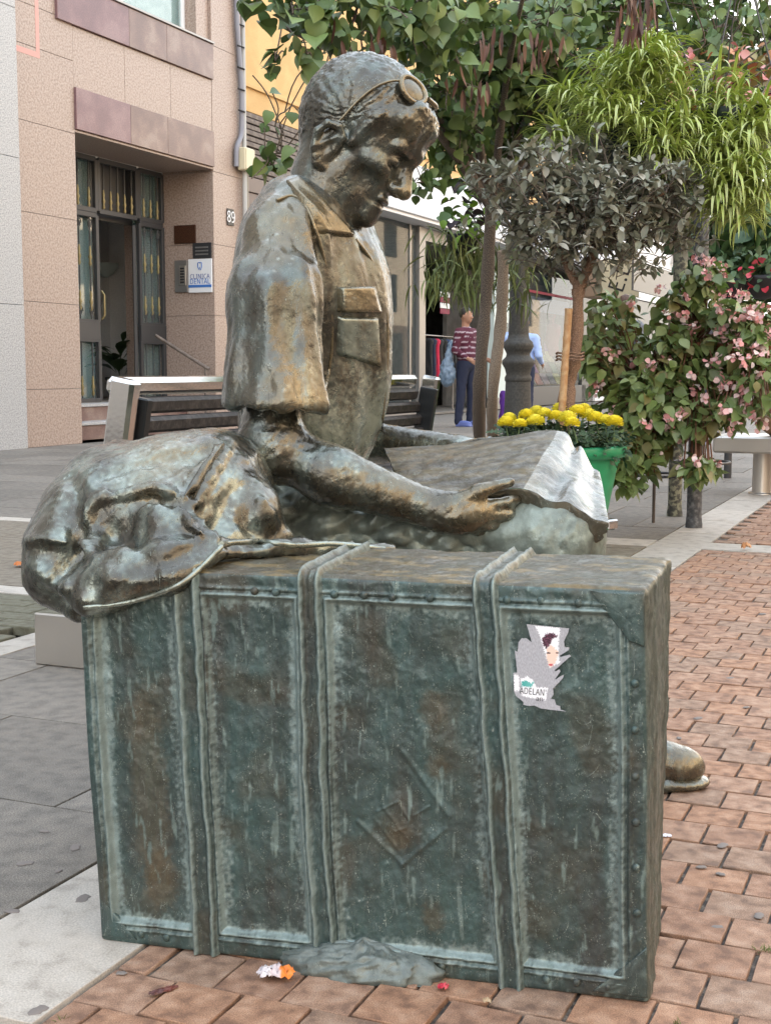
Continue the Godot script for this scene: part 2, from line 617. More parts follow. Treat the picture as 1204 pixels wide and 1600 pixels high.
		put(t[0], cache[key], mats[rng.randi() % mats.size()], pavement, Transform3D(ab_basis(), AB(c.x, c.y, rng.randf_range(-0.001, 0.001))))
	# plain street surface beyond the laid pieces
	var far := MB.new()
	far.face([AB(-40, 15.0, -0.02), AB(40, 15.0, -0.02), AB(40, 120, -0.02), AB(-40, 120, -0.02)])
	structure(put("street", far.mesh(), M.slab[0]))

# ---------- the pink granite building: its front stands on the plane a = -9 ----------
func FB(x: float, a := -9.0) -> float:      # how far along the street the plane a is seen at pixel column x
	var t := (x - 602.0) / 2062.0
	return (-a * V.x - t * a * V.z) / (U.x + t * U.z)
func wall_box(b: MB, b0: float, b1: float, y0: float, y1: float, a_front: float, thick: float, bev := 0.004) -> void:
	b.box(Vector3(thick, y1 - y0, b1 - b0), Transform3D(ab_basis(), AB(a_front - thick / 2, (b0 + b1) / 2, (y0 + y1) / 2)), bev)
func wall_piece(called: String, m: Material, parent: Node3D, b0: float, b1: float, y0: float, y1: float, a_front: float, thick: float, bev := 0.004) -> MeshInstance3D:
	var b := MB.new()
	wall_box(b, b0, b1, y0, y1, a_front, thick, bev)
	return put(called, b.mesh(), m, parent)

func text_part(called: String, words: String, m: Material, parent: Node3D, xf: Transform3D, height: float, depth := 0.004, font := "Droid Sans") -> MeshInstance3D:
	var t := TextMesh.new()
	var f := SystemFont.new()
	f.font_names = PackedStringArray([font])
	t.font = f
	t.text = words
	t.font_size = 32
	t.pixel_size = height / 24.0
	t.depth = depth
	return put(called, t, m, parent, xf)

func grille_panel(door: Node3D, b0: float, b1: float, y0: float, y1: float, a: float, n: int) -> void:      # frame, bars with brass spindles, scrolls
	var fr := MB.new()
	for k in [b0, b1]:
		wall_box(fr, k - 0.03, k + 0.03, y0, y1, a, 0.05)
	for k in [y0, y1]:
		wall_box(fr, b0, b1, k - 0.03, k + 0.03, a - 0.002, 0.05)
	put("frame", fr.mesh(), M.iron, door)
	var tall := y1 - y0
	for k in n:
		var bb := lerpf(b0 + 0.03, b1 - 0.03, (k + 0.5) / n)
		var br := MB.new()
		br.tube([AB(a - 0.02, bb, y0), AB(a - 0.02, bb, y1)], [0.009], 6, false)
		var bar := put("bar", br.mesh(), M.iron, door)
		for h in ([0.2, 0.62] if tall > 1.2 else [0.25]):
			var sp := MB.new()
			var prof := []
			for q in [[0.009, -0.13], [0.022, -0.1], [0.012, -0.06], [0.026, -0.02], [0.012, 0.02], [0.018, 0.06], [0.008, 0.12]]:
				prof.append(Vector2(q[0], q[1]))
			sp.lathe(prof, 8, Transform3D(Basis.IDENTITY, AB(a - 0.02, bb, y0 + tall * h)))
			put("spindle", sp.mesh(), M.brass, bar)
	if tall > 0.8:
		for s in [0.0, 1.0]:
			for k in n:
				var sc := MB.new()
				var bb := lerpf(b0 + 0.03, b1 - 0.03, (k + 0.5) / n)
				var yy := lerpf(y0 + 0.12, y1 - 0.12, s)
				var pts := []
				for q in 15:
					var an := TAU * 1.2 * q / 14.0
					pts.append(AB(a - 0.015, bb + cos(an) * 0.045 * (1.0 - q / 20.0), yy + sin(an) * 0.075 * (1.0 - q / 20.0)))
				sc.tube(pts, [0.007], 5, false)
				put("scroll", sc.mesh(), M.iron, door)

func build_pink_building() -> void:
	var o := thing("apartment_building", "pink granite apartment building with a deep doorway and iron grille door", "building")
	var bl := 12.3
	var br := 15.26
	var end := 16.12
	# granite panels left of the doorway
	var ys := [0.0, 0.62, 1.55, 2.48, 3.42, 4.2, 4.62, 5.6, 7.0]
	for k in ys.size() - 1:
		wall_piece("granite_panel", M.pink, o, 11.26, bl, ys[k], ys[k + 1] - 0.004, -9.0, 0.9, 0.002)
		if ys[k] < 3.4:
			wall_piece("granite_panel", M.pink, o, br, end, ys[k], ys[k + 1] - 0.004, -9.0, 0.8, 0.002)
	wall_piece("granite_panel", M.pink, o, br + 0.004, end, 3.42, 5.02, -9.0, 0.8, 0.002)
	wall_piece("granite_panel", M.pink, o, br + 0.004, end, 5.024, 7.0, -9.0, 0.8, 0.002)
	for k in 3:
		wall_piece("granite_panel", M.pink, o, bl + 0.002 + k * 0.985, bl + (k + 1) * 0.985 - 0.004, 3.925, 4.575, -9.0, 0.8, 0.002)
	# red stone lintel and sill band
	var cuts := [0.0, 1.05, 1.85, 2.96]
	for k in 3:
		wall_piece("lintel_slab", M.red_stone_b if k == 0 else M.red_stone, o, bl + cuts[k] + 0.002, bl + cuts[k + 1] - 0.002, 3.47, 3.92, -8.97, 0.8, 0.003)
		wall_piece("sill_slab", M.red_stone_b if k == 0 else M.red_stone, o, bl + cuts[k] - 0.3 * float(k == 0), bl + cuts[k + 1] - 0.004, 4.58, 5.02, -8.965, 0.8, 0.003)
	# window above
	var w := wall_piece("window", M.curtain, o, bl, br - 0.3, 5.03, 7.0, -9.3, 0.02)
	for k in [bl + 0.03, bl + 1.25, br - 0.34]:
		wall_piece("frame", M.white_paint, w, k - 0.035, k + 0.035, 5.03, 7.0, -9.2, 0.05)
	wall_piece("sill", M.alu, w, bl - 0.02, br - 0.004, 5.022, 5.05, -8.94, 0.3)
	wall_piece("pane", M.glass, w, bl + 0.07, br - 0.38, 5.05, 7.0, -9.22, 0.006, 0.001)
	wall_piece("window_jamb", M.pink_dark, o, br - 0.3, br, 5.05, 7.0, -9.04, 0.5)
	# deep doorway
	wall_piece("doorway_wall", M.pink_dark, o, br + 0.001, br + 0.3, 0.0, 3.46, -9.801, 0.6)
	wall_piece("ceiling", M.hall, o, bl, br, 3.42, 3.465, -9.77, 1.2)
	wall_piece("soffit", M.pink_dark, o, bl, br, 3.44, 3.468, -9.0, 0.77)
	wall_piece("hall_wall", M.hall, o, bl - 1.0, br + 2.6, 0.3, 3.5, -11.5, 0.2)
	wall_piece("hall_side", M.hall, o, br + 1.2, br + 1.4, 0.3, 3.5, -9.9, 1.6)
	wall_piece("hall_floor", M.slab[0], o, bl - 1.0, br + 2.0, 0.3, 0.43, -9.72, 3.0)
	for k in 2:
		wall_piece("step", M.red_stone, o, bl, br, 0.02 + k * 0.2, 0.19 + k * 0.2, -9.14 - k * 0.3, 0.8 - k * 0.2)
		wall_piece("tread", M.gray_granite, o, bl, br, 0.19 + k * 0.2, 0.225 + k * 0.2, -9.12 - k * 0.3, 0.8 - k * 0.2)
	var sc := MB.new()
	sc.lathe([Vector2(0.03, -0.12), Vector2(0.12, -0.07), Vector2(0.19, 0.02), Vector2(0.2, 0.08)], 14, at(AB(-11.44, FB(172, -11.4), 2.3)))
	put("wall_lamp", sc.mesh(), M.pale, o)
	# iron door with grilles
	var door := Node3D.new()
	door.name = "door"
	o.add_child(door)
	var a := -9.75
	grille_panel(door, bl + 0.05, 13.74, 2.78, 3.4, a, 6)
	grille_panel(door, 13.8, 14.62, 2.78, 3.4, a, 5)
	grille_panel(door, 14.68, br - 0.04, 2.78, 3.4, a, 3)
	grille_panel(door, bl + 0.05, 13.74, 1.42, 2.72, a, 6)
	grille_panel(door, 14.68, br - 0.04, 1.42, 2.72, a, 3)
	grille_panel(door, bl + 0.05, 13.74, 0.45, 1.2, a, 6)
	grille_panel(door, 14.68, br - 0.04, 0.45, 1.2, a, 3)
	wall_piece("kick_rail", M.iron, door, bl, 13.76, 1.2, 1.42, a, 0.05)
	wall_piece("kick_rail", M.iron, door, 14.66, br, 1.2, 1.42, a, 0.05)
	wall_piece("door_glass", M.glass, door, bl, 13.76, 0.45, 3.4, a - 0.1, 0.006, 0.001)
	wall_piece("door_glass", M.glass, door, 14.66, br, 0.45, 3.4, a - 0.1, 0.006, 0.001)
	wall_piece("transom_backing", M.iron, door, bl, br, 2.7, 3.42, a - 0.16, 0.02)
	var leaf := MB.new()      # the leaf that stands open, swung back into the hall
	var ld := (U * 0.84 - V * 0.57).normalized()
	leaf.box(Vector3(0.05, 2.26, 0.8), Transform3D(Basis(Vector3.UP.cross(ld), Vector3.UP, ld), AB(a, 14.6, 1.57) + ld * 0.42 - V * 0.05), 0.01)
	put("open_leaf", leaf.mesh(), M.iron, door)
	var hd := MB.new()
	hd.tube([AB(a + 0.05, 13.72, 1.45), AB(a + 0.09, 13.72, 1.5), AB(a + 0.09, 13.72, 1.75), AB(a + 0.05, 13.72, 1.8)], [0.014], 8)
	put("handle", hd.mesh(), M.brass, door)
	# handrail
	var rl := thing("handrail", "dark red metal handrail on the doorway steps", "handrail")
	var tb := MB.new()
	tb.tube([AB(-9.6, 14.75, 1.28), AB(-9.05, 15.1, 0.86), AB(-9.0, 15.1, 0.84)], [0.022], 8)
	put("rail", tb.mesh(), M.brown_slat, rl)
	tb = MB.new()
	tb.tube([AB(-9.06, 15.1, 0.0), AB(-9.06, 15.1, 0.86)], [0.018], 8)
	put("post", tb.mesh(), M.brown_slat, rl)
	# signs in the doorway, on the wall that closes it on the right, which faces back along the street
	var face := Basis(V, Vector3.UP, -U)
	var f := br - 0.001
	var s := thing("dental_clinic_sign", "white dental clinic sign with blue lettering and a tooth above a blue band", "sign")
	put("board", box_mesh(Vector3(0.36, 0.44, 0.02), 0.003), M.white_paint, s, Transform3D(face, AB(-9.2, f - 0.02, 2.07)))
	var blue := mat(lin(0.05, 0.17, 0.5), 0.5)
	put("band", box_mesh(Vector3(0.352, 0.035, 0.004), 0.001), blue, s, Transform3D(face, AB(-9.2, f - 0.0325, 1.935)))
	text_part("lettering", "CLINICA", mat(lin(0.1, 0.13, 0.3), 0.5), s, Transform3D(face, AB(-9.2, f - 0.032, 2.06)), 0.062)
	text_part("lettering", "DENTAL", blue, s, Transform3D(face, AB(-9.2, f - 0.032, 1.995)), 0.066)
	var th := MB.new()
	var tp := []
	for q in [[-0.03, 0.0], [-0.028, 0.05], [-0.01, 0.055], [0.0, 0.045], [0.01, 0.055], [0.028, 0.05], [0.03, 0.0], [0.015, -0.045], [0.004, -0.01], [-0.006, -0.045], [-0.03, 0.0]]:
		tp.append(AB(-9.2 + q[0], f - 0.034, 2.19 + q[1]))
	th.tube(tp, [0.006], 5)
	put("tooth", th.mesh(), blue, s)
	var ic := thing("intercom", "grey metal intercom panel beside the white clinic sign", "intercom")
	put("plate", box_mesh(Vector3(0.2, 0.42, 0.03), 0.006), M.alu, ic, Transform3D(face, AB(-9.49, f - 0.02, 2.07)))
	put("key_strip", box_mesh(Vector3(0.1, 0.26, 0.016), 0.003), M.brushed, ic, Transform3D(face, AB(-9.46, f - 0.042, 2.08)))
	for k in 6:
		put("button", box_mesh(Vector3(0.06, 0.022, 0.012), 0.002), M.dark, ic, Transform3D(face, AB(-9.46, f - 0.054, 1.99 + k * 0.036)))
	var bp := thing("copper_plaque", "brown copper plaque with worn lettering, highest in the doorway", "plaque")
	put("plate", box_mesh(Vector3(0.33, 0.24, 0.02), 0.003), mat(lin(0.24, 0.09, 0.04), 0.45, 0.3, M.grit, 3.0), bp, Transform3D(face, AB(-9.43, f - 0.015, 2.62)))
	var kp := thing("black_plaque", "small black plaque with pale figures above the clinic sign", "plaque")
	put("plate", box_mesh(Vector3(0.28, 0.2, 0.02), 0.003), M.dark, kp, Transform3D(face, AB(-9.17, f - 0.015, 2.4)))
	for k in 3:
		put("raised_line", box_mesh(Vector3(0.2, 0.02, 0.004), 0.001), M.alu, kp, Transform3D(face, AB(-9.17, f - 0.027, 2.35 + k * 0.045)))
	var hn := thing("house_number", "black number plate reading 89 on the pink wall", "number plate")
	var fb := Basis(U, Vector3.UP, V)
	put("plate", box_mesh(Vector3(0.17, 0.22, 0.015), 0.003), mat(lin(0.02, 0.02, 0.02), 0.4), hn, Transform3D(fb, AB(-8.99, FB(362), 2.87)))
	text_part("number", "89", M.white_paint, hn, Transform3D(fb, AB(-8.982, FB(362), 2.87)), 0.15)
	# pipes and the junction box at the corner
	var pi := thing("conduit", "grey cable bundle and pale pipe running down the corner of the pink building", "conduit")
	tb = MB.new()
	var cp := []
	for q in [[370, 7.0], [371, 5.6], [374, 5.1], [377, 4.6], [377, 4.1], [375, 3.95], [369, 3.8], [368, 3.55]]:
		cp.append(AB(-8.95, FB(q[0]), q[1]))
	tb.tube(spline(cp, 4), [0.035], 8)
	put("cable", tb.mesh(), M.cable, pi)
	tb = MB.new()
	tb.tube([AB(-8.94, FB(379.5), 0.0), AB(-8.94, FB(379.5), 7.0)], [0.032], 8)
	put("pipe", tb.mesh(), mat(lin(0.42, 0.41, 0.39), 0.5), pi)
	tb = MB.new()
	tb.tube([AB(-8.97, FB(385.5), 0.0), AB(-8.97, FB(385.5), 3.7)], [0.028], 8)
	put("pipe", tb.mesh(), mat(lin(0.3, 0.27, 0.22), 0.6), pi)
	for k in 9:
		tb = MB.new()
		tb.tube([AB(-8.94, FB(371), 4.3 + k * 0.28), AB(-8.9, FB(376), 4.29 + k * 0.28), AB(-8.94, FB(382), 4.3 + k * 0.28)], [0.012], 5)
		put("clip", tb.mesh(), M.dark, pi)
	var jb := thing("junction_box", "cream junction box on the corner pipes of the pink building", "junction box")
	put("box", box_mesh(Vector3(0.26, 0.3, 0.12), 0.012), M.cream, jb, Transform3D(fb, AB(-8.9, FB(378), 3.66)))
	put("lid", box_mesh(Vector3(0.235, 0.27, 0.02), 0.008), M.cream, jb, Transform3D(fb, AB(-8.835, FB(378), 3.66)))
	# painted rectangle left on the wall
	var pt := MB.new()
	for q in [[11.0, 11.72, 4.10, 4.16], [11.66, 11.72, 4.16, 4.9]]:
		wall_box(pt, q[0] + 0.27 * float(q[0] < 11.2), q[1], q[2], q[3], -8.998, 0.004, 0.0005)
	put("faded_paint_outline", pt.mesh(), mat(lin(0.56, 0.29, 0.25), 0.5), o)
	# the grey granite house next door and the ochre one beyond
	var g := thing("granite_building", "grey speckled granite building at the left edge", "building")
	for k in 5:
		wall_piece("granite_panel", M.gray_granite, g, 9.5, 11.255, k * 1.5, k * 1.5 + 1.496, -8.93, 0.9, 0.003)
	wall_piece("house_body", M.pink_dark, o, 11.26, end, 0.0, 12.0, -13.2, 8.0)
	wall_piece("upper_wall", M.pink, o, 11.26, end, 7.004, 12.0, -9.0, 0.8, 0.002)
	wall_piece("roof", M.pink_dark, o, 11.26, end, 11.7, 12.0, -9.81, 3.38)
	wall_piece("house_body", M.gray_granite, g, -30.0, 9.49, 0.0, 12.0, -8.95, 8.0)
	wall_piece("house_body", M.gray_granite, g, 9.5, 11.25, 0.0, 12.0, -9.84, 8.0)
	wall_piece("upper_wall", M.gray_granite, g, 9.5, 11.25, 7.5, 12.0, -8.93, 0.9, 0.003)
	var y := thing("ochre_building", "ochre plastered building with brown slatted cladding over its shops", "building")
	wall_piece("wall", M.ochre, y, end + 0.004, 40.0, 4.4, 11.0, -9.12, 0.8)
	wall_piece("house_body", M.ochre, y, end + 0.004, 75.0, 0.0, 11.0, -13.25, 8.0)
	wall_piece("roof", M.ochre, y, end + 0.004, 40.0, 10.7, 11.0, -9.93, 3.3)
	wall_piece("string_course", M.ochre, y, end + 0.004, 40.0, 4.72, 4.78, -9.08, 0.1)
	for k in 11:
		wall_piece("slat", M.brown_slat, y, end + 0.006, 19.9, 3.52 + k * 0.08, 3.585 + k * 0.08, -9.1 + 0.012 * (k % 2), 0.3, 0.006)
	wall_piece("panel", M.brown_panel, y, end + 0.006, 19.9, 3.3, 3.5, -9.08, 0.3)
	wall_piece("lower_wall", M.brown_panel, y, end + 0.006, 19.9, 0.0, 3.29, -9.1, 0.3)

func build_shops() -> void:
	var o := thing("shop_front", "glass shop front with a white fascia and dark doorway behind the reader's chest", "shop")
	var b0 := 19.92
	var b1 := FB(655)
	wall_piece("fascia", M.fascia, o, b0, 36.0, 3.5, 4.35, -8.6, 0.7, 0.01)
	wall_piece("soffit", M.white_paint, o, b0, 36.0, 3.44, 3.497, -8.65, 0.9)
	wall_piece("door_head", M.alu, o, b1, FB(762), 3.2, 3.43, -9.0, 0.2)
	var w := wall_piece("window_frame", M.alu, o, b1 - 0.12, b1 + 0.18, 0.0, 3.43, -8.95, 0.16, 0.01)
	wall_piece("mullion", M.alu, w, FB(641) - 0.03, FB(641) + 0.03, 0.05, 3.43, -9.0, 0.1)
	wall_piece("plinth", M.alu, w, b0, b1, 0.0, 0.2, -8.98, 0.12)
	wall_piece("pane", M.shop_glass, w, b0, b1 - 0.13, 0.21, 3.43, -9.02, 0.008, 0.001)
	wall_piece("back_wall", M.shop_wall, o, b0, 48.0, 0.0, 3.4, -13.0, 0.2)
	wall_piece("room_ceiling", M.shop_wall, o, b0, 48.0, 3.36, 3.42, -9.1, 4.0)
	wall_piece("inside_floor", M.slab[0], o, b0, 36.0, -0.01, 0.03, -9.0, 4.0)
	wall_piece("side_wall", M.shop_wall, o, b0, b0 + 0.1, 0.0, 3.4, -9.1, 4.0)
	# pale panel between the shops
	var pl := wall_piece("pale_panel", M.pale, o, FB(764), FB(800), 0.25, 2.9, -8.9, 0.15)
	text_part("lettering", "RIO", M.frame, pl, Transform3D(Basis(U, Vector3.UP, V), AB(-8.88, FB(786), 1.75)), 0.2)
	wall_piece("rail", M.alu, pl, FB(764), FB(800), 1.0, 1.04, -8.86, 0.06)
	wall_piece("base_rail", M.alu, pl, FB(764), FB(800), 0.0, 0.25, -8.88, 0.12)
	# the second shop's window
	var s := thing("newsagent_shop", "shop window full of papers behind the lamp post and the blue shirted man", "shop")
	wall_piece("pane", M.shop_glass, s, FB(802), FB(905), 0.45, 3.1, -9.0, 0.008, 0.001)
	wall_piece("plinth", M.frame, s, FB(802), FB(912), 0.0, 0.45, -8.95, 0.3)
	wall_piece("back_wall", M.shop_wall, s, FB(802), 36.0, 0.0, 3.2, -10.6, 0.1)
	wall_piece("awning_band", mat(lin(0.3, 0.035, 0.05), 0.7), s, FB(802), FB(905), 2.62, 2.68, -8.98, 0.02)
	wall_piece("awning_band", mat(lin(0.35, 0.4, 0.52), 0.7), s, FB(802), FB(905), 2.25, 2.6, -9.3, 0.02)
	wall_piece("pillar", M.white_paint, s, FB(924), FB(941), 0.0, 3.0, -8.9, 0.3)
	text_part("number", "9", M.frame, s, Transform3D(Basis(U, Vector3.UP, V), AB(-8.88, FB(932), 2.72)), 0.3)
	wall_piece("door_frame", M.frame, s, FB(906), FB(923), 0.0, 3.3, -8.95, 0.2)
	var r2 := RandomNumberGenerator.new()
	r2.seed = 5
	for k in 24:
		var m := mat(Color.from_hsv(r2.randf(), r2.randf_range(0.1, 0.5), r2.randf_range(0.25, 0.75)), 0.6)
		var bb := lerpf(FB(838), FB(900), (k % 6 + 0.5) / 6.0)
		var row := k / 6
		put("magazine", box_mesh(Vector3(0.5, 0.3, 0.03), 0.003), m, s, Transform3D(Basis(U, Vector3.UP, V) * Basis(Vector3.RIGHT, -0.5), AB(-9.25 - row * 0.12, bb, 0.62 + row * 0.28)))
	for k in 3:
		var bd := MB.new()
		var c := AB(-9.5, lerpf(FB(845), FB(890), k / 2.0), 0)
		bd.lathe([Vector2(0.02, 1.2), Vector2(0.2, 1.22), Vector2(0.17, 1.5), Vector2(0.24, 1.85), Vector2(0.22, 1.98), Vector2(0.06, 2.04), Vector2(0.06, 2.12), Vector2(0.1, 2.2), Vector2(0.1, 2.3), Vector2(0.01, 2.38)], 12, at(c))
		put("mannequin", bd.mesh(), mat([lin(0.03, 0.03, 0.04), lin(0.04, 0.045, 0.06), lin(0.35, 0.12, 0.14)][k], 0.7), s)
	# hanging sign box further on
	var sb := thing("sign_box", "brown and cream box sign jutting out over the far shop", "sign")
	put("box", box_mesh(Vector3(0.35, 0.95, 1.1), 0.02), mat(lin(0.3, 0.2, 0.13), 0.6), sb, Transform3D(ab_basis(), AB(-8.3, FB(925, -8.3), 3.1)))
	put("face", box_mesh(Vector3(0.95, 0.95, 0.06), 0.02), M.cream, sb, Transform3D(ab_basis(), AB(-7.64, FB(925, -8.3), 3.1)))
	text_part("lettering", "E.L", M.dark, sb, Transform3D(ab_basis() * Basis(Vector3.BACK, 1.25), AB(-7.64, FB(925, -8.3) - 0.04, 3.1)), 0.4)
	var op := thing("opposite_building", "pale building across the street behind the photographer", "building")
	wall_piece("wall", mat(lin(0.55, 0.48, 0.4), 0.8), op, -26.0, 90.0, 3.2, 9.0, 9.6, 0.8)
	wall_piece("ground_floor", M.brown_panel, op, -26.0, 90.0, 0.0, 3.19, 9.55, 0.8)
	for k in 24:
		for j in 2:
			wall_piece("window", M.dark, op, -24.0 + k * 4.8, -22.4 + k * 4.8, 3.9 + j * 2.8, 5.8 + j * 2.8, 8.79, 0.05)
		wall_piece("shop_window", M.frame, op, -25.0 + k * 4.8, -21.6 + k * 4.8, 0.3, 2.8, 8.79, 0.05)
	# houses on along the street, mostly behind leaves
	var h := thing("white_building", "pale building at the far end of the street behind the planters", "building")
	wall_piece("wall", M.white_paint, h, 36.1, 70.0, 3.0, 10.0, -8.9, 1.0)
	wall_piece("shopfront", M.frame, h, 36.1, 70.0, 0.0, 2.98, -8.95, 1.0)
	for k in 6:
		var win := wall_piece("window", M.dark, h, 38.0 + k * 5.0, 39.6 + k * 5.0, 5.0, 7.2, -8.88, 0.1)
		wall_piece("frame", M.alu, win, 37.95 + k * 5.0, 39.65 + k * 5.0, 4.9, 5.0, -8.84, 0.1)
	var aw := thing("white_awning", "white awning with dark print reaching over the far shops", "awning")
	wall_piece("cloth", M.white_paint, aw, FB(990, -6.5), FB(1062, -6.5), 3.3, 4.6, -6.5, 0.06)
	text_part("lettering", "APP", M.frame, aw, Transform3D(Basis(U, Vector3.UP, V), AB(-6.46, FB(1046, -6.5), 3.5)), 0.35)
	wall_piece("valance", M.frame, aw, FB(990, -6.5), FB(1062, -6.5), 2.6, 3.28, -6.55, 0.05)

# ---------- bronze ----------
var nz_a := noise(201, 1.0, 4)
var nz_b := noise(202, 1.0, 3)
var nz_c := noise(203, 1.0, 5)
var nz_d := noise(204, 1.0, 2)
var nz_r := ridged(206)
func ridged(sd: int) -> FastNoiseLite:
	var f := noise(sd, 1.0, 4)
	f.fractal_type = FastNoiseLite.FRACTAL_RIDGED
	return f
func bronze_materials() -> void:
	var d := speckled(1024, 301, 0.022, [[0.25, Color(0.86, 0.86, 0.855)], [0.5, Color(0.91, 0.91, 0.905)], [0.75, Color(0.96, 0.96, 0.955)]], 0.33, 0.14, 6)
	var r := speckled(512, 311, 0.02, [[0.3, Color(0.55, 0.55, 0.55)], [0.6, Color(0.8, 0.8, 0.8)], [0.75, Color(1, 1, 1)]], 0.3, 0.15, 5)
	# relief of the cast: pits, tool strokes and scratches; the same strokes carry pale corrosion
	var hb := noise_bytes(1024, 321, 0.03, 6)
	var stroke := PackedByteArray()
	stroke.resize(1024 * 1024)
	var r2 := RandomNumberGenerator.new()
	r2.seed = 77
	for k in 1300:
		var p := Vector2(r2.randf() * 1024, r2.randf() * 1024)
		var a := PI / 2 + r2.randfn() * 0.35 if r2.randf() < 0.75 else r2.randf() * PI
		var n := int(6 + 55 * pow(r2.randf(), 3.0))
		var wide := 1 + int(2.5 * pow(r2.randf(), 2.0))
		var level := r2.randi_range(70, 230)
		var bend := r2.randfn() * 0.02
		for j in n:
			p += Vector2(cos(a), sin(a))
			a += bend
			if r2.randf() < 0.2:
				continue
			for q in wide:
				var i := posmod(int(p.x) + q, 1024) + 1024 * posmod(int(p.y), 1024)
				stroke[i] = maxi(stroke[i], level)
	for k in 1500:
		var c := Vector2i(r2.randi() % 1024, r2.randi() % 1024)
		var rad := int(1 + 2.6 * pow(r2.randf(), 3.0))
		var level := r2.randi_range(90, 255)
		for y in range(-rad, rad + 1):
			for x in range(-rad, rad + 1):
				if x * x + y * y <= rad * rad and r2.randf() < 0.8:
					stroke[posmod(c.x + x, 1024) + 1024 * posmod(c.y + y, 1024)] = level
	for k in 1024 * 1024:
		hb[k] = clampi(hb[k] * 6 / 10 + stroke[k] / 3, 0, 255)
	var bump := gray_tex(hb, 1024)
	# pale flecks of corrosion, sharper than the patches
	var fa := noise_bytes(1024, 331, 0.16, 3)
	var fb := noise_bytes(1024, 332, 0.018, 4)
	var px := PackedByteArray()
	px.resize(1024 * 1024 * 4)
	for k in 1024 * 1024:
		var e := fa[k] + (fb[k] - 128) / 3
		if stroke[k] > 0 and fb[k] > 90:
			px[k * 4] = 168
			px[k * 4 + 1] = 180
			px[k * 4 + 2] = 170
			px[k * 4 + 3] = mini(stroke[k] * (fb[k] - 60) / 160, 190)
		elif e > 196:
			px[k * 4] = 186
			px[k * 4 + 1] = 192
			px[k * 4 + 2] = 180
			px[k * 4 + 3] = mini((e - 196) * 7, 150)
	var flecks := ImageTexture.create_from_image(Image.create_from_data(1024, 1024, false, Image.FORMAT_RGBA8, px))
	var m := mat(Color(1, 1, 1), 0.6, 0.25, d, 4.0, bump, 0.12, false)
	m.uv1_scale = Vector3(2.7, 2.0, 2.7)
	m.vertex_color_use_as_albedo = true
	m.roughness_texture = r
	m.detail_enabled = true
	m.detail_albedo = flecks
	m.detail_blend_mode = BaseMaterial3D.BLEND_MODE_MIX
	M.patina = m
	m = m.duplicate()
	m.roughness = 0.38
	m.metallic = 0.68
	m.heightmap_scale = 0.17
	m.clearcoat_enabled = true
	m.clearcoat = 0.55
	m.clearcoat_roughness = 0.2
	M.bronze = m

const SW := 0.775
const SH := 0.542
const SD := 0.238
var suit_frame := Transform3D(Basis(Vector3(0.97, 0, 0.244), Vector3.UP, Vector3(-0.244, 0, 0.97)), Vector3(-0.41, 0.0, -1.807))
func suit(s: float, t: float, z: float) -> Vector3:
	var k := t / SH
	var b := s / SW
	return Vector3(s - k * (0.024 * (1.0 - b) + 0.014 * b * (1.0 + z / SD)) - 0.008 * k * b * z / SD + 0.001 * sin(t * 17.0 + s * 3.0), t - 0.007 * k * z / SD, z + 0.002 * sin(s * 9.0 + t * 5.0))
func bell(d: float, w: float) -> float:
	return exp(-d * d / (w * w))
func seg_dist(p: Vector2, a: Vector2, b: Vector2) -> float:
	var ab := b - a
	var h := clampf((p - a).dot(ab) / ab.length_squared(), 0, 1)
	return (p - a - ab * h).length()
func strap_at(i: int, t: float) -> float:
	if i == 2:
		return lerpf(0.592, 0.574, t / SH) + 0.002 * sin(t * 11.0)
	return [0.164, 0.336][i] + 0.0018 * sin(t * 10.0 + i * 2.0)
func panel_edge(s: float, t: float) -> float:      # how far inside the nearest panel (negative outside)
	var lo := 0.034
	var hi := SH - 0.034
	var best := -1.0
	var e := [0.026, strap_at(0, t) - 0.02, strap_at(0, t) + 0.024, strap_at(1, t) - 0.022, strap_at(1, t) + 0.024, strap_at(2, t) - 0.02, strap_at(2, t) + 0.02, SW - 0.036]
	for k in 4:
		best = maxf(best, minf(minf(s - e[k * 2], e[k * 2 + 1] - s), minf(t - lo, hi - t)))
	return best
var tag_lines := [[Vector2(0.39, 0.206), Vector2(0.45, 0.152)], [Vector2(0.45, 0.152), Vector2(0.51, 0.206)], [Vector2(0.456, 0.306), Vector2(0.516, 0.225)], [Vector2(0.413, 0.212), Vector2(0.446, 0.17)],
	[Vector2(0.424, 0.232), Vector2(0.452, 0.196)], [Vector2(0.446, 0.238), Vector2(0.463, 0.212)], [Vector2(0.418, 0.222), Vector2(0.446, 0.238)], [Vector2(0.47, 0.222), Vector2(0.49, 0.236)], [Vector2(0.36, 0.43), Vector2(0.366, 0.385)], [Vector2(0.44, 0.196), Vector2(0.456, 0.203)]]
func front_height(s: float, t: float, p: Vector3) -> float:
	var d := panel_edge(s, t)
	var h := nz_a.get_noise_3dv(p * 14.0) * 0.0035 + nz_c.get_noise_3dv(p * Vector3(70, 34, 70)) * 0.0007 + nz_r.get_noise_3dv(p * Vector3(24, 5, 24)) * 0.0008
	h -= 0.006 * smoothstep(-0.001, 0.005, d)
	h += 0.0034 * bell(d + 0.0025, 0.0022) - 0.002 * bell(d + 0.0075, 0.002) + 0.0022 * bell(d + 0.0115, 0.002)
	if d > 0.02:
		var q := Vector2(s, t)
		for k in tag_lines.size():
			var l: Array = tag_lines[k]
			var ds := seg_dist(q, l[0], l[1])
			if ds < 0.012:
				h += (0.002 if k < 3 else 0.0012) * bell(ds, 0.0035 if k < 3 else 0.0016)
	return h * smoothstep(0.0, 0.012, minf(minf(s, SW - s), minf(t, SH - t)))
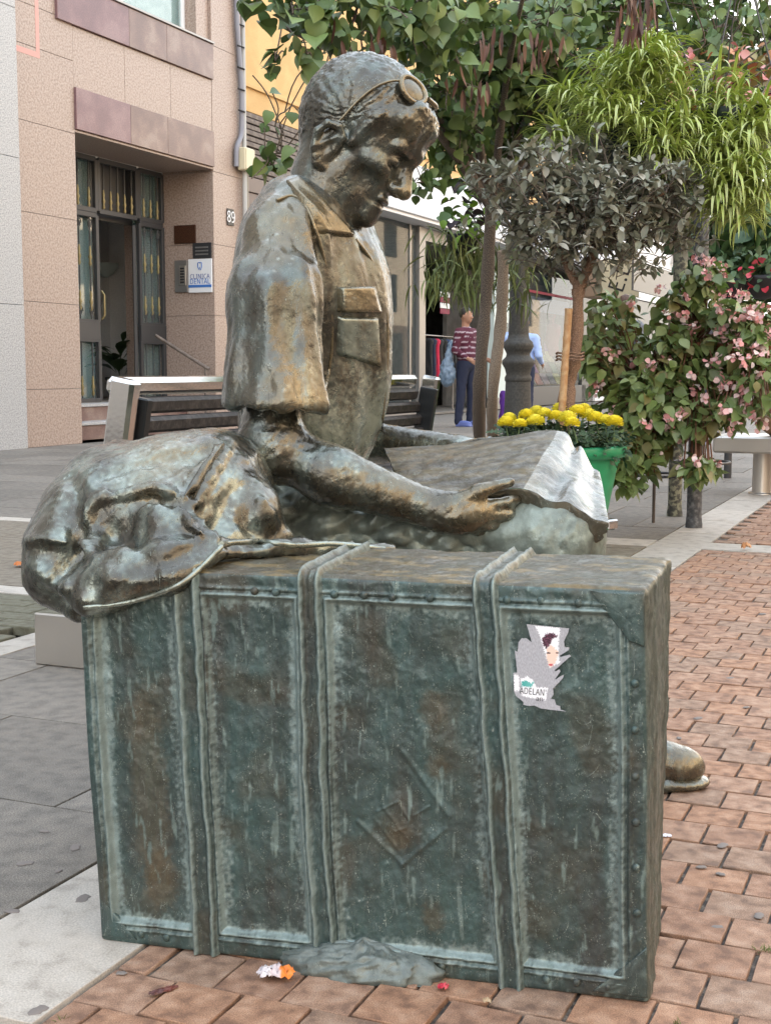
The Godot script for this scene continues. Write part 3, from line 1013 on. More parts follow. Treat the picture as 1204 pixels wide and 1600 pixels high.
func suit_color(s: float, t: float, p: Vector3, ridge: float) -> Color:
	var streak := nz_a.get_noise_3dv(Vector3(p.x * 24.0, p.y * 2.6, p.z * 24.0)) * 0.5 + 0.5
	var blot := nz_b.get_noise_3dv(p * Vector3(6, 3.5, 6)) * 0.5 + 0.5
	var fine := nz_c.get_noise_3dv(p * 120.0) * 0.5 + 0.5
	var c := Color(0.064, 0.073, 0.067).lerp(Color(0.069, 0.115, 0.11), smoothstep(0.25, 0.7, streak * 0.5 + blot * 0.5))
	c = c.lerp(Color(0.095, 0.08, 0.055), 0.5 * smoothstep(0.54, 0.75, nz_d.get_noise_3dv(p * 7.0 + Vector3(3, 1, 4)) * 0.5 + 0.5))
	for k in [[0.09, 0.24, 0.03, 0.17], [0.5, 0.29, 0.018, 0.02], [0.495, 0.37, 0.022, 0.035], [0.49, 0.08, 0.022, 0.03], [0.445, 0.19, 0.018, 0.02], [0.1, 0.09, 0.025, 0.05]]:
		var e := Vector2((s - k[0]) / k[2], (t - k[1]) / k[3]).length()
		c = c.lerp(Color(0.13, 0.1, 0.06), 0.48 * (1.0 - smoothstep(0.5, 1.15, e + (fine - 0.5) * 0.7 + (blot - 0.5) * 0.9)))
	var crust := smoothstep(0.35, 0.8, ridge * 0.75 + (streak - 0.5) * 0.9 + (fine - 0.5) * 0.8)
	c = c.lerp(Color(0.27, 0.34, 0.325), crust * 0.9)
	var scuff := nz_c.get_noise_3dv(Vector3(p.x * 60.0, p.y * 10.0, p.z * 60.0) + Vector3(7, 7, 7)) * 0.5 + 0.5
	c = c.lerp(Color(0.2, 0.265, 0.245), 0.75 * smoothstep(0.68, 0.74, scuff))
	c = c.lerp(Color(0.4, 0.42, 0.39), 0.8 * smoothstep(0.77, 0.83, fine) * smoothstep(0.45, 0.65, blot))
	return c
func suit_side(b: MB, nu: int, nv: int, f: Callable) -> void:
	var rows := []
	var cols := []
	for j in nv + 1:
		var row := []
		for i in nu + 1:
			var q: Vector3 = f.call(float(i) / nu, float(j) / nv)      # a point on the outer box: s, t, z
			var r := 0.009
			var inner := Vector3(clampf(q.x, r, SW - r), clampf(q.y, r * 0.7, SH - r), clampf(q.z, -SD + r, -r))
			var nn := (q - inner).normalized()
			var p := inner + nn * r
			var h := 0.0
			var d := 1.0
			if nn.z > 0.7:
				h = front_height(q.x, q.y, q)
				d = panel_edge(q.x, q.y)
			else:
				h = nz_a.get_noise_3dv(q * 14.0) * 0.0035 + nz_c.get_noise_3dv(q * Vector3(70, 34, 70)) * 0.0016
				if nn.x > 0.7:      # the right end has upright seams
					for k in [-0.025, -0.06, -0.18, -0.215]:
						h += 0.0028 * bell(q.z - k, 0.004)
				h *= smoothstep(0.0, 0.01, minf(minf(q.x - 0 if nn.x < 0.7 else 1.0, q.y), minf(-q.z, q.z + SD)) + 0.004)
			p += nn * h
			row.append(suit(p.x, p.y, p.z))
			var edge := 1.0 - smoothstep(0.0, 0.012, minf(minf(q.x, SW - q.x), minf(q.y, SH - q.y))) if nn.z > 0.7 else 0.0
			var ridge := bell(d + 0.002, 0.0055) + 0.6 * bell(d + 0.0115, 0.004) + 0.35 * edge + (0.7 * bell(d - 0.008, 0.012) if d > 0 else 0.0)
			var c := suit_color(q.x, q.y, q, ridge)
			if nn.y > 0.6:       # handled and rained-on top: browner, rubbed bright along the edges
				c = c.lerp(Color(0.12, 0.085, 0.045), 0.6)
				c = c.lerp(Color(0.24, 0.17, 0.075), 0.7 * smoothstep(0.55, 0.7, nz_b.get_noise_3dv(q * Vector3(12, 1, 30)) * 0.5 + 0.5))
			elif nn.x > 0.6:
				c = c.lerp(Color(0.15, 0.15, 0.12), 0.55)
			cols.append(c)
		rows.append(row)
	var from := b.v.size()
	b.grid(rows)
	for k in cols.size():
		b.c[from + k] = cols[k]

func build_suitcase() -> void:
	bronze_materials()
	var o := thing("bronze_suitcase", "large bronze suitcase with three straps and a torn sticker, green with patina", "suitcase")
	o.transform = suit_frame
	var b := MB.new()
	b.use_c = true
	suit_side(b, 420, 290, func(u, v): return Vector3(u * SW, v * SH, 0))
	suit_side(b, 160, 60, func(u, v): return Vector3(u * SW, SH, -v * SD))
	suit_side(b, 60, 160, func(u, v): return Vector3(SW, v * SH, -u * SD))
	suit_side(b, 20, 60, func(u, v): return Vector3(0, v * SH, -SD + u * SD))
	suit_side(b, 40, 30, func(u, v): return Vector3((1.0 - u) * SW, v * SH, -SD))
	suit_side(b, 40, 20, func(u, v): return Vector3(u * SW, 0, -SD + v * SD))
	put("body", b.mesh(), M.patina, o)
	for i in 3:      # straps run up the front and over the top
		b = MB.new()
		b.use_c = true
		var rows := []
		var cols := []
		var w: float = [0.021, 0.019, 0.019][i]
		var n := 260
		for j in n + 1:
			var l := float(j) / n * (SH + SD + 0.1)
			var row := []
			for k in 21:
				var x := -1.0 + k / 10.0
				var wob := nz_d.get_noise_2d(l * 16.0, i * 31.0) * 0.0022
				var h := 0.0035 + 0.0078 * bell(absf(x) - 0.62, 0.17) + 0.0022 * bell(x - 0.1, 0.16) * (nz_d.get_noise_2d(l * 9.0, i * 5.0) + 0.4)
				h += nz_c.get_noise_3d(x * 2.0 + i * 9.0, l * 60.0, 3.0) * 0.0014
				h -= 0.013 * smoothstep(0.86, 1.0, absf(x))
				var q := Vector3.ZERO
				var nn := Vector3.BACK
				var r := 0.012
				if l < SH - r:
					q = Vector3(0, l, 0)
				elif l < SH - r + PI / 2 * r:
					var an := (l - SH + r) / r
					nn = Vector3(0, sin(an), cos(an))
					q = Vector3(0, SH - r, -r) + nn * r
				else:
					nn = Vector3.UP
					q = Vector3(0, SH, -r - (l - SH + r - PI / 2 * r))
				if q.z < -SD + 0.012:
					var over := -SD + 0.012 - q.z
					q = Vector3(0, SH - over, -SD)
					nn = Vector3.FORWARD
				var p := q + nn * h
				row.append(suit(strap_at(i, q.y) + x * w + wob, p.y, p.z))
				var st := Vector3(strap_at(i, q.y) + x * w, q.y, q.z)
				var c := suit_color(-9.0, 0.0, st + Vector3(0.3, 0.1, 0.2), 1.25 * bell(absf(x) - 0.62, 0.2) + 0.75 * float(absf(x) > 0.85) + 0.15)
				if nn.y > 0.7:
					c = c.lerp(Color(0.13, 0.1, 0.06), 0.45)
				cols.append(c)
			rows.append(row)
		b.grid(rows)
		for k in cols.size():
			b.c[k] = cols[k]
		put("strap", b.mesh(), M.patina, o)
	# corner guards
	for k in [[[0.705, SH - 0.006], [SW - 0.004, SH - 0.006], [SW - 0.004, 0.468], [0.752, 0.474]], [[SW - 0.075, 0.008], [SW - 0.004, 0.008], [SW - 0.004, 0.075]], [[0.006, 0.008], [0.06, 0.008], [0.012, 0.06]]]:
		b = MB.new()
		b.use_c = true
		var ring := []
		for q in k:
			ring.append(Vector2(q[0], q[1]))
		var mid := Vector2.ZERO
		for q in ring:
			mid += q / ring.size()
		var rows := []
		for lev in [[1.0, -0.003], [1.0, 0.0015], [0.93, 0.003], [0.5, 0.0036], [0.02, 0.0036]]:
			var row := []
			for j in ring.size():
				for e in 6:
					var q: Vector2 = mid + (ring[j].lerp(ring[(j + 1) % ring.size()], e / 6.0) - mid) * lev[0]
					row.append(suit(q.x, q.y, lev[1] + nz_a.get_noise_2d(q.x * 90, q.y * 90) * 0.0008))
			rows.append(row)
		b.grid(rows, true)
		for j in b.v.size():
			b.c[j] = suit_color(-9, 0, b.v[j], 0.35)
		put("corner_guard", b.mesh(), M.patina, o)
	# rivets along the edge trims
	for q in [[0.6, 0.52], [0.643, 0.521], [0.69, 0.52], [0.371, 0.517], [0.412, 0.518], [0.26, 0.517], [0.29, 0.516], [0.45, 0.517], [0.5, 0.518], [0.066, 0.017], [0.105, 0.016], [0.03, 0.02], [0.758, 0.42], [0.757, 0.36], [0.757, 0.3], [0.758, 0.24], [0.759, 0.18], [0.76, 0.12], [0.64, 0.016], [0.68, 0.017], [0.72, 0.016], [0.42, 0.017], [0.5, 0.017]]:
		b = MB.new()
		b.use_c = true
		b.blob(suit(q[0], q[1], 0.0005), Vector3(0.0056, 0.0056, 0.0042), Basis.IDENTITY, 12, 8)
		for j in b.v.size():
			b.c[j] = suit_color(-9, 0, b.v[j], 0.3)
		put("rivet", b.mesh(), M.patina, o)
	# rough lump that fixes it to the ground
	b = MB.new()
	b.use_c = true
	b.blob(Vector3(0, 0, 0), Vector3(0.112, 0.034, 0.04), Basis.IDENTITY, 64, 30)
	for j in b.v.size():
		var p := b.v[j]
		p += p.normalized() * (nz_a.get_noise_3dv(p * 34.0) * 0.012 + nz_r.get_noise_3dv(p * 60.0) * 0.006 + nz_c.get_noise_3dv(p * 130.0) * 0.005)
		b.v[j] = suit(0.39, 0.0, 0.0) + Vector3(p.x, maxf(p.y, -0.004) + 0.003, p.z)
		b.n[j] = Vector3.ZERO
		b.c[j] = Color(0.1, 0.12, 0.112).lerp(Color(0.24, 0.275, 0.255), nz_c.get_noise_3dv(p * 110.0) * 0.5 + 0.5)
	b.smooth(0, 0)
	put("mortar_foot", b.mesh(), M.patina, o)
	build_sticker(o)

func build_sticker(o: Node3D) -> void:
	var out := []
	for q in [[430, 120], [1005, 150], [985, 215], [930, 330], [935, 400], [1000, 405], [985, 445], [870, 520], [870, 540], [1000, 500], [1020, 520], [960, 570], [790, 720], [800, 735], [860, 705], [870, 735], [800, 830], [790, 850], [910, 775], [905, 810], [850, 880], [760, 970], [770, 1040], [730, 1110], [780, 1115], [800, 1190], [850, 1200], [855, 1250], [940, 1270], [590, 1250], [500, 1215], [420, 1225], [345, 1215], [350, 1180], [250, 1100], [225, 1040], [225, 790], [275, 780], [270, 640], [255, 480], [290, 500], [310, 370], [360, 310], [420, 310], [490, 360], [460, 230]]:
		out.append(q)
	var n := 380
	var im := Image.create(n, n, false, Image.FORMAT_RGB8)
	var cell := func(x: float, y: float) -> bool: return false
	var white := [PackedVector2Array([Vector2(530, 130), Vector2(880, 148), Vector2(850, 400), Vector2(860, 620), Vector2(720, 690), Vector2(600, 250)]), PackedVector2Array([Vector2(320, 860), Vector2(420, 820), Vector2(500, 880), Vector2(530, 965), Vector2(690, 960), Vector2(660, 1130), Vector2(330, 1095)]), PackedVector2Array([Vector2(228, 800), Vector2(300, 820), Vector2(300, 1030), Vector2(228, 1030)])]
	var hair := PackedVector2Array([Vector2(635, 300), Vector2(690, 235), Vector2(780, 222), Vector2(850, 265), Vector2(770, 300), Vector2(740, 380), Vector2(680, 435), Vector2(645, 390)])
	var skin := PackedVector2Array([Vector2(690, 440), Vector2(745, 380), Vector2(780, 410), Vector2(860, 470), Vector2(800, 620), Vector2(745, 690), Vector2(705, 650), Vector2(685, 540)])
	var teal := PackedVector2Array([Vector2(322, 960), Vector2(340, 900), Vector2(400, 876), Vector2(460, 920), Vector2(515, 876), Vector2(470, 965)])
	for y in n:
		for x in n:
			var q := Vector2(x * 1204.0 / n, y * 1376.0 / n)
			var g := 0.66 + 0.10 * nz_c.get_noise_2d(q.x * 0.05, q.y * 0.02) + 0.05 * nz_a.get_noise_2d(q.x * 0.3, q.y * 0.1)
			var c := Color(g, g, g + 0.025)
			var qq := q + Vector2(nz_a.get_noise_2d(q.x * 0.04, q.y * 0.04), nz_a.get_noise_2d(q.y * 0.04, q.x * 0.04)) * 26.0
			for w in white:
				if Geometry2D.is_point_in_polygon(qq, w):
					c = Color(0.93, 0.93, 0.95)
			if Geometry2D.is_point_in_polygon(qq, skin):
				c = Color(0.93, 0.8, 0.74)
				if Vector2((q.x - 712) / 30.0, (q.y - 492) / 11.0).length() < 1.0 or Vector2((q.x - 832) / 22.0, (q.y - 485) / 10.0).length() < 1.0:
					c = Color(0.3, 0.22, 0.2)
				if Vector2((q.x - 750) / 42.0, (q.y - 650) / 15.0).length() < 1.0:
					c = Color(0.78, 0.36, 0.38)
			if Geometry2D.is_point_in_polygon(qq, hair):
				c = Color(0.26, 0.14, 0.2).lerp(Color(0.55, 0.34, 0.42), smoothstep(0.1, 0.5, nz_a.get_noise_2d(q.x * 0.02, q.y * 0.05)))
			if Geometry2D.is_point_in_polygon(qq, teal):
				c = Color(0.25, 0.62, 0.6).lerp(Color(0.8, 0.92, 0.9), clampf((q.x - 320) / 240.0, 0, 1) * 0.5)
			im.set_pixel(x, y, c)
	var m := StandardMaterial3D.new()
	m.albedo_texture = ImageTexture.create_from_image(im)
	m.roughness = 0.6
	var poly := PackedVector2Array()
	for k in out.size():
		var a := Vector2(out[k][0], out[k][1])
		var e := Vector2(out[(k + 1) % out.size()][0], out[(k + 1) % out.size()][1])
		var side := (e - a).orthogonal().normalized()
		for j in 3:
			var q := a.lerp(e, j / 3.0)
			poly.append(q + side * (nz_c.get_noise_2d(q.x * 0.05, q.y * 0.05) * 7.0 if j > 0 and k > 0 else 0.0))
	if Geometry2D.triangulate_polygon(poly).size() == 0:
		poly.clear()
		for q in out:
			poly.append(Vector2(q[0], q[1]))
	var b := MB.new()
	b.use_uv = true
	var place := func(q: Vector2) -> Vector3:
		return suit(lerpf(0.578, 0.6905, q.x / 1204.0) + 0.006, lerpf(0.503, 0.370, q.y / 1376.0) - 0.002, -0.0012)
	for k in poly.size():
		b.vert(place.call(poly[k]), Vector3.BACK, Vector2(poly[k].x / 1204.0, poly[k].y / 1376.0))
	var t := Geometry2D.triangulate_polygon(poly)
	for k in range(0, t.size(), 3):
		b.tri(t[k], t[k + 1], t[k + 2])
	var st := put("sticker", b.mesh(), m, o)
	st.set_meta("label", "torn white paper sticker with part of a face")
	var ink := mat(Color(0.1, 0.1, 0.11), 0.6)
	var p1: Vector3 = place.call(Vector2(487, 1030))
	text_part("print", "ADELAN'", ink, st, Transform3D(Basis(Vector3.BACK, -0.03).scaled(Vector3(0.82, 1, 1)), p1), 0.0082, 0.0004)
	text_part("print", "an·", ink, st, Transform3D(Basis(Vector3.BACK, -0.03), place.call(Vector2(585, 1122))), 0.0062, 0.0004)

# ---------- soft solids: joined round shapes meshed on a grid ----------
class Soft:
	var inv: Array[Basis] = []
	var org := PackedVector3Array()
	var kind := PackedInt32Array()
	var pa := PackedVector3Array()
	var pb := PackedVector3Array()
	var ra := PackedFloat32Array()
	var rb := PackedFloat32Array()
	var blend := PackedFloat32Array()
	var cut := PackedInt32Array()
	var lo := Vector3.ONE * 1e9
	var hi := Vector3.ONE * -1e9
	var v := PackedVector3Array()
	var ix := PackedInt32Array()
	func grow(p: Vector3, r: float) -> void:
		lo = lo.min(p - Vector3.ONE * r)
		hi = hi.max(p + Vector3.ONE * r)
	func _add(k: int, o: Vector3, bs: Basis, a: Vector3, b: Vector3, r0: float, r1: float, bl: float, c: int) -> void:
		kind.append(k)
		org.append(o)
		inv.append(bs)
		pa.append(a)
		pb.append(b)
		ra.append(r0)
		rb.append(r1)
		blend.append(bl)
		cut.append(c)
	func limb(a: Vector3, b: Vector3, r0: float, r1: float, bl := 0.02, c := 0) -> void:
		_add(0, Vector3.ZERO, Basis.IDENTITY, a, b - a, r0, r1, bl, c)
		if c == 0:
			grow(a, r0 + bl)
			grow(b, r1 + bl)
	func egg(o: Vector3, r: Vector3, bs := Basis.IDENTITY, bl := 0.02, c := 0) -> void:
		_add(1, o, bs.transposed(), r, Vector3.ONE / r, 0, 0, bl, c)
		if c == 0:
			grow(o, maxf(r.x, maxf(r.y, r.z)) + bl)
	func slab(o: Vector3, h: Vector3, round_: float, bs := Basis.IDENTITY, bl := 0.02, c := 0) -> void:      # a box with rounded edges
		_add(2, o, bs.transposed(), h - Vector3.ONE * round_, Vector3.ZERO, round_, 0, bl, c)
		if c == 0:
			grow(o, h.length() + bl)
	func one(k: int, p: Vector3) -> float:
		if kind[k] == 0:
			var q := p - pa[k]
			var d := pb[k]
			var h := clampf(q.dot(d) / d.dot(d), 0.0, 1.0)
			return (q - d * h).length() - lerpf(ra[k], rb[k], h)
		var l := inv[k] * (p - org[k])
		if kind[k] == 1:
			var m := l * pb[k]
			var k0 := m.length()
			var k1 := (m * pb[k]).length()
			return k0 * (k0 - 1.0) / maxf(k1, 1e-5) if k0 > 0.05 else -minf(pa[k].x, minf(pa[k].y, pa[k].z))
		var q := l.abs() - pa[k]
		return q.max(Vector3.ZERO).length() + minf(maxf(q.x, maxf(q.y, q.z)), 0.0) - ra[k]
	func value(p: Vector3, use: PackedInt32Array) -> float:
		var d := 1e3
		for k in use:
			var e := one(k, p)
			var bl := blend[k]
			if cut[k] == 0:
				var h := maxf(bl - absf(d - e), 0.0)
				d = minf(d, e) - (h * h / (4.0 * bl) if bl > 0.0 else 0.0)
			else:
				var h := maxf(bl - absf(d + e), 0.0)
				d = maxf(d, -e) + (h * h / (4.0 * bl) if bl > 0.0 else 0.0)
		return d
	func build(cell: float) -> void:
		var nb := 6
		var side := cell * nb
		var n := Vector3i(((hi - lo) / side).ceil())
		var rad := side * 0.87
		var total := kind.size()
		var ids := {}
		var edges := PackedInt32Array()
		var sy := (n.x * nb + 3)
		var sz := sy * (n.y * nb + 3)
		var g := PackedFloat32Array()
		var m := nb + 1
		g.resize(m * m * m)
		var ds := PackedFloat32Array()
		ds.resize(total)
		for bz in n.z:
			for by in n.y:
				for bx in n.x:
					var o := lo + Vector3(bx, by, bz) * side
					var c := o + Vector3.ONE * side / 2
					var least := 1e3
					for k in total:
						ds[k] = one(k, c)
						if cut[k] == 0:
							least = minf(least, ds[k])
					if least > rad * 1.25 + 0.012:
						continue
					var use := PackedInt32Array()
					for k in total:
						if cut[k] == 0:
							if ds[k] < least + 2.2 * rad + blend[k]:
								use.append(k)
						elif ds[k] < rad * 1.3 + blend[k]:
							use.append(k)
					if absf(value(c, use)) > rad * 1.6 + 0.012:
						continue
					for z in range(0, m, 2):
						for y in range(0, m, 2):
							for x in range(0, m, 2):
								g[x + m * (y + m * z)] = value(o + Vector3(x, y, z) * cell, use)
					var far_off := cell * 2.5
					for z in m:
						for y in m:
							for x in m:
								if (x | y | z) & 1:
									var q: float = g[(x & 6) + m * ((y & 6) + m * (z & 6))]
									g[x + m * (y + m * z)] = q if absf(q) > far_off else value(o + Vector3(x, y, z) * cell, use)
					for z in nb:
						for y in nb:
							for x in nb:
								var i := x + m * (y + m * z)
								var s0 := g[i] < 0.0
								# edges that start at this node
								var key := (bx * nb + x + 1) + sy * (by * nb + y + 1) + sz * (bz * nb + z + 1)
								if s0 != (g[i + 1] < 0.0):
									edges.append(key * 6 + (1 if s0 else 0))
								if s0 != (g[i + m] < 0.0):
									edges.append(key * 6 + 2 + (1 if s0 else 0))
								if s0 != (g[i + m * m] < 0.0):
									edges.append(key * 6 + 4 + (1 if s0 else 0))
								var cnt := 0
								var sum := Vector3.ZERO
								for e in CELL_EDGES:
									var q0: float = g[i + e[0] + m * (e[1] + m * e[2])]
									var q1: float = g[i + e[3] + m * (e[4] + m * e[5])]
									if (q0 < 0.0) != (q1 < 0.0):
										var t := q0 / (q0 - q1)
										sum += Vector3(e[0] + (e[3] - e[0]) * t, e[1] + (e[4] - e[1]) * t, e[2] + (e[5] - e[2]) * t)
										cnt += 1
								if cnt > 0:
									ids[key] = v.size()
									v.append(o + (Vector3(x, y, z) + sum / cnt) * cell - Vector3.ZERO)
		for e in edges:
			var key := e / 6
			var ax := (e % 6) / 2
			var s := e % 2
			var d1: int = [sy, sz, 1][ax]
			var d2: int = [sz, 1, sy][ax]
			var a: int = ids.get(key, -1)
			var b: int = ids.get(key - d1, -1)
			var c: int = ids.get(key - d1 - d2, -1)
			var d: int = ids.get(key - d2, -1)
			if a < 0 or b < 0 or c < 0 or d < 0:
				continue
			if s == 1:
				ix.append_array([a, b, c, a, c, d])
			else:
				ix.append_array([a, c, b, a, d, c])
	const CELL_EDGES := [[0, 0, 0, 1, 0, 0], [0, 1, 0, 1, 1, 0], [0, 0, 1, 1, 0, 1], [0, 1, 1, 1, 1, 1], [0, 0, 0, 0, 1, 0], [1, 0, 0, 1, 1, 0], [0, 0, 1, 0, 1, 1], [1, 0, 1, 1, 1, 1], [0, 0, 0, 0, 0, 1], [1, 0, 0, 1, 0, 1], [0, 1, 0, 0, 1, 1], [1, 1, 0, 1, 1, 1]]

# the soft solid, with relief and colour by point, added to a mesh
func add_soft(b: MB, s: Soft, cell: float, relief = null, paint = null, rounds := 1) -> void:
	s.build(cell)
	var from := b.v.size()
	var start := b.ix.size()
	b.use_c = true
	for p in s.v:
		b.vert(p)
	for k in s.ix:
		b.ix.append(from + k)
	for r in rounds:      # smooth the grid's stairs away
		var sum := PackedVector3Array()
		sum.resize(s.v.size())
		var cnt := PackedFloat32Array()
		cnt.resize(s.v.size())
		for t in range(start, b.ix.size(), 3):
			for e in 3:
				var i := b.ix[t + e] - from
				sum[i] += b.v[b.ix[t + (e + 1) % 3]] + b.v[b.ix[t + (e + 2) % 3]]
				cnt[i] += 2.0
		for i in s.v.size():
			if cnt[i] > 0:
				b.v[from + i] = b.v[from + i].lerp(sum[i] / cnt[i], 0.5)
	b.smooth(from, start)
	if relief != null:
		for i in range(from, b.v.size()):
			b.v[i] += b.n[i] * (relief.call(b.v[i], b.n[i]) as float)
		for i in range(from, b.v.size()):
			b.n[i] = Vector3.ZERO
		b.smooth(from, start)
	if paint != null:
		for i in range(from, b.v.size()):
			b.c[i] = paint.call(b.v[i], b.n[i])

# ---------- the reader ----------
const HEAD_F := Vector3(0.824, -0.53, 0.2)
var fd := Vector3(0.966, 0, 0.259)      # the way he faces
var sd := Vector3(-0.259, 0, 0.966)     # his right
var nz_cell := noise(205, 1.0, 2, FastNoiseLite.TYPE_CELLULAR)
func bronze_color(p: Vector3, gold: float, pale: float) -> Color:
	var streak := nz_a.get_noise_3dv(Vector3(p.x * 22.0, p.y * 7.0, p.z * 22.0)) * 0.5 + 0.5
	var blot := nz_b.get_noise_3dv(p * 8.0) * 0.5 + 0.5
	var fine := nz_c.get_noise_3dv(p * 110.0) * 0.5 + 0.5
	var c := Color(0.078, 0.07, 0.054).lerp(Color(0.125, 0.112, 0.084), smoothstep(0.35, 0.7, blot))
	c = c.lerp(Color(0.135, 0.155, 0.138), 0.85 * smoothstep(0.42, 0.72, streak))
	c = c.lerp(Color(0.25, 0.198, 0.115), clampf(gold * 1.1, 0, 0.85) * smoothstep(0.25, 0.6, fine * 0.45 + blot * 0.55 + gold * 0.2))
	var m := smoothstep(0.62, 0.3, 1.0 - (streak * 0.35 + blot * 0.3 + fine * 0.35 + (pale - 0.5) * 0.8)) if pale > 0.0 else 0.0
	c = c.lerp(Color(0.36, 0.405, 0.35), 0.9 * clampf(m, 0, 1))
	c = c.lerp(Color(0.42, 0.43, 0.37), 0.7 * smoothstep(0.72, 0.8, fine) * smoothstep(0.4, 0.6, blot))
	return c
func near(p: Vector3, c: Vector3, r: float) -> float:
	return clampf(1.0 - (p - c).length() / r, 0, 1)
func hit(s: Soft, x: float, y: float, z0 := 1.7) -> Vector3:      # where the sight line through a pixel meets a soft solid
	var d := ray(x, y).normalized()
	var all := PackedInt32Array(range(s.kind.size()))
	var p := EYE + d * z0
	for k in 80:
		var e := s.value(p, all)
		if e < 0.0008:
			break
		p += d * e * 0.8
		if (p - EYE).length() > 4.0:
			break
	return p
func slope(s: Soft, p: Vector3) -> Vector3:
	var all := PackedInt32Array(range(s.kind.size()))
	var e := 0.004
	return Vector3(s.value(p + Vector3(e, 0, 0), all) - s.value(p - Vector3(e, 0, 0), all), s.value(p + Vector3(0, e, 0), all) - s.value(p - Vector3(0, e, 0), all), s.value(p + Vector3(0, 0, e), all) - s.value(p - Vector3(0, 0, e), all)).normalized()
# a plate that lies on a soft solid: rows of traced outline points, spanned and thickened
func plate(called: String, s: Soft, left: Array, right: Array, thick: float, parent: Node3D, m: Material, paint, nu := 12, nv := 16, sink := 0.004) -> MeshInstance3D:
	var rows := []
	for j in nv + 1:
		var t := float(j) / nv * (left.size() - 1)
		var k := mini(int(t), left.size() - 2)
		var a: Vector2 = left[k].lerp(left[k + 1], t - k)
		var b: Vector2 = right[k].lerp(right[k + 1], t - k)
		var row := []
		for i in nu + 1:
			var q := a.lerp(b, float(i) / nu)
			var p := hit(s, q.x, q.y)
			var nn := slope(s, p)
			var e := minf(minf(float(i) / nu, 1.0 - float(i) / nu) * nu * 0.8, minf(float(j) / nv, 1.0 - float(j) / nv) * nv * 0.8)
			row.append(p + nn * (thick * smoothstep(0.0, 1.0, e) - sink * (1.0 - smoothstep(0.0, 0.5, e)) + nz_b.get_noise_3dv(p * 40.0) * 0.001))
		rows.append(row)
	var b := MB.new()
	b.use_c = true
	b.grid(rows)
	for i in b.v.size():
		b.c[i] = paint.call(b.v[i], b.n[i])
	return put(called, b.mesh(), m, parent)
func cord(called: String, s: Soft, pts: Array, r: float, parent: Node3D, m: Material, paint, lift := 0.0) -> MeshInstance3D:
	var line := []
	for q in spline(pts, 6):
		var p := hit(s, q.x, q.y)
		line.append(p + slope(s, p) * lift)
	var b := MB.new()
	b.use_c = true
	b.tube(line, [r], 8)
	for i in b.v.size():
		b.c[i] = paint.call(b.v[i], b.n[i])
	return put(called, b.mesh(), m, parent)

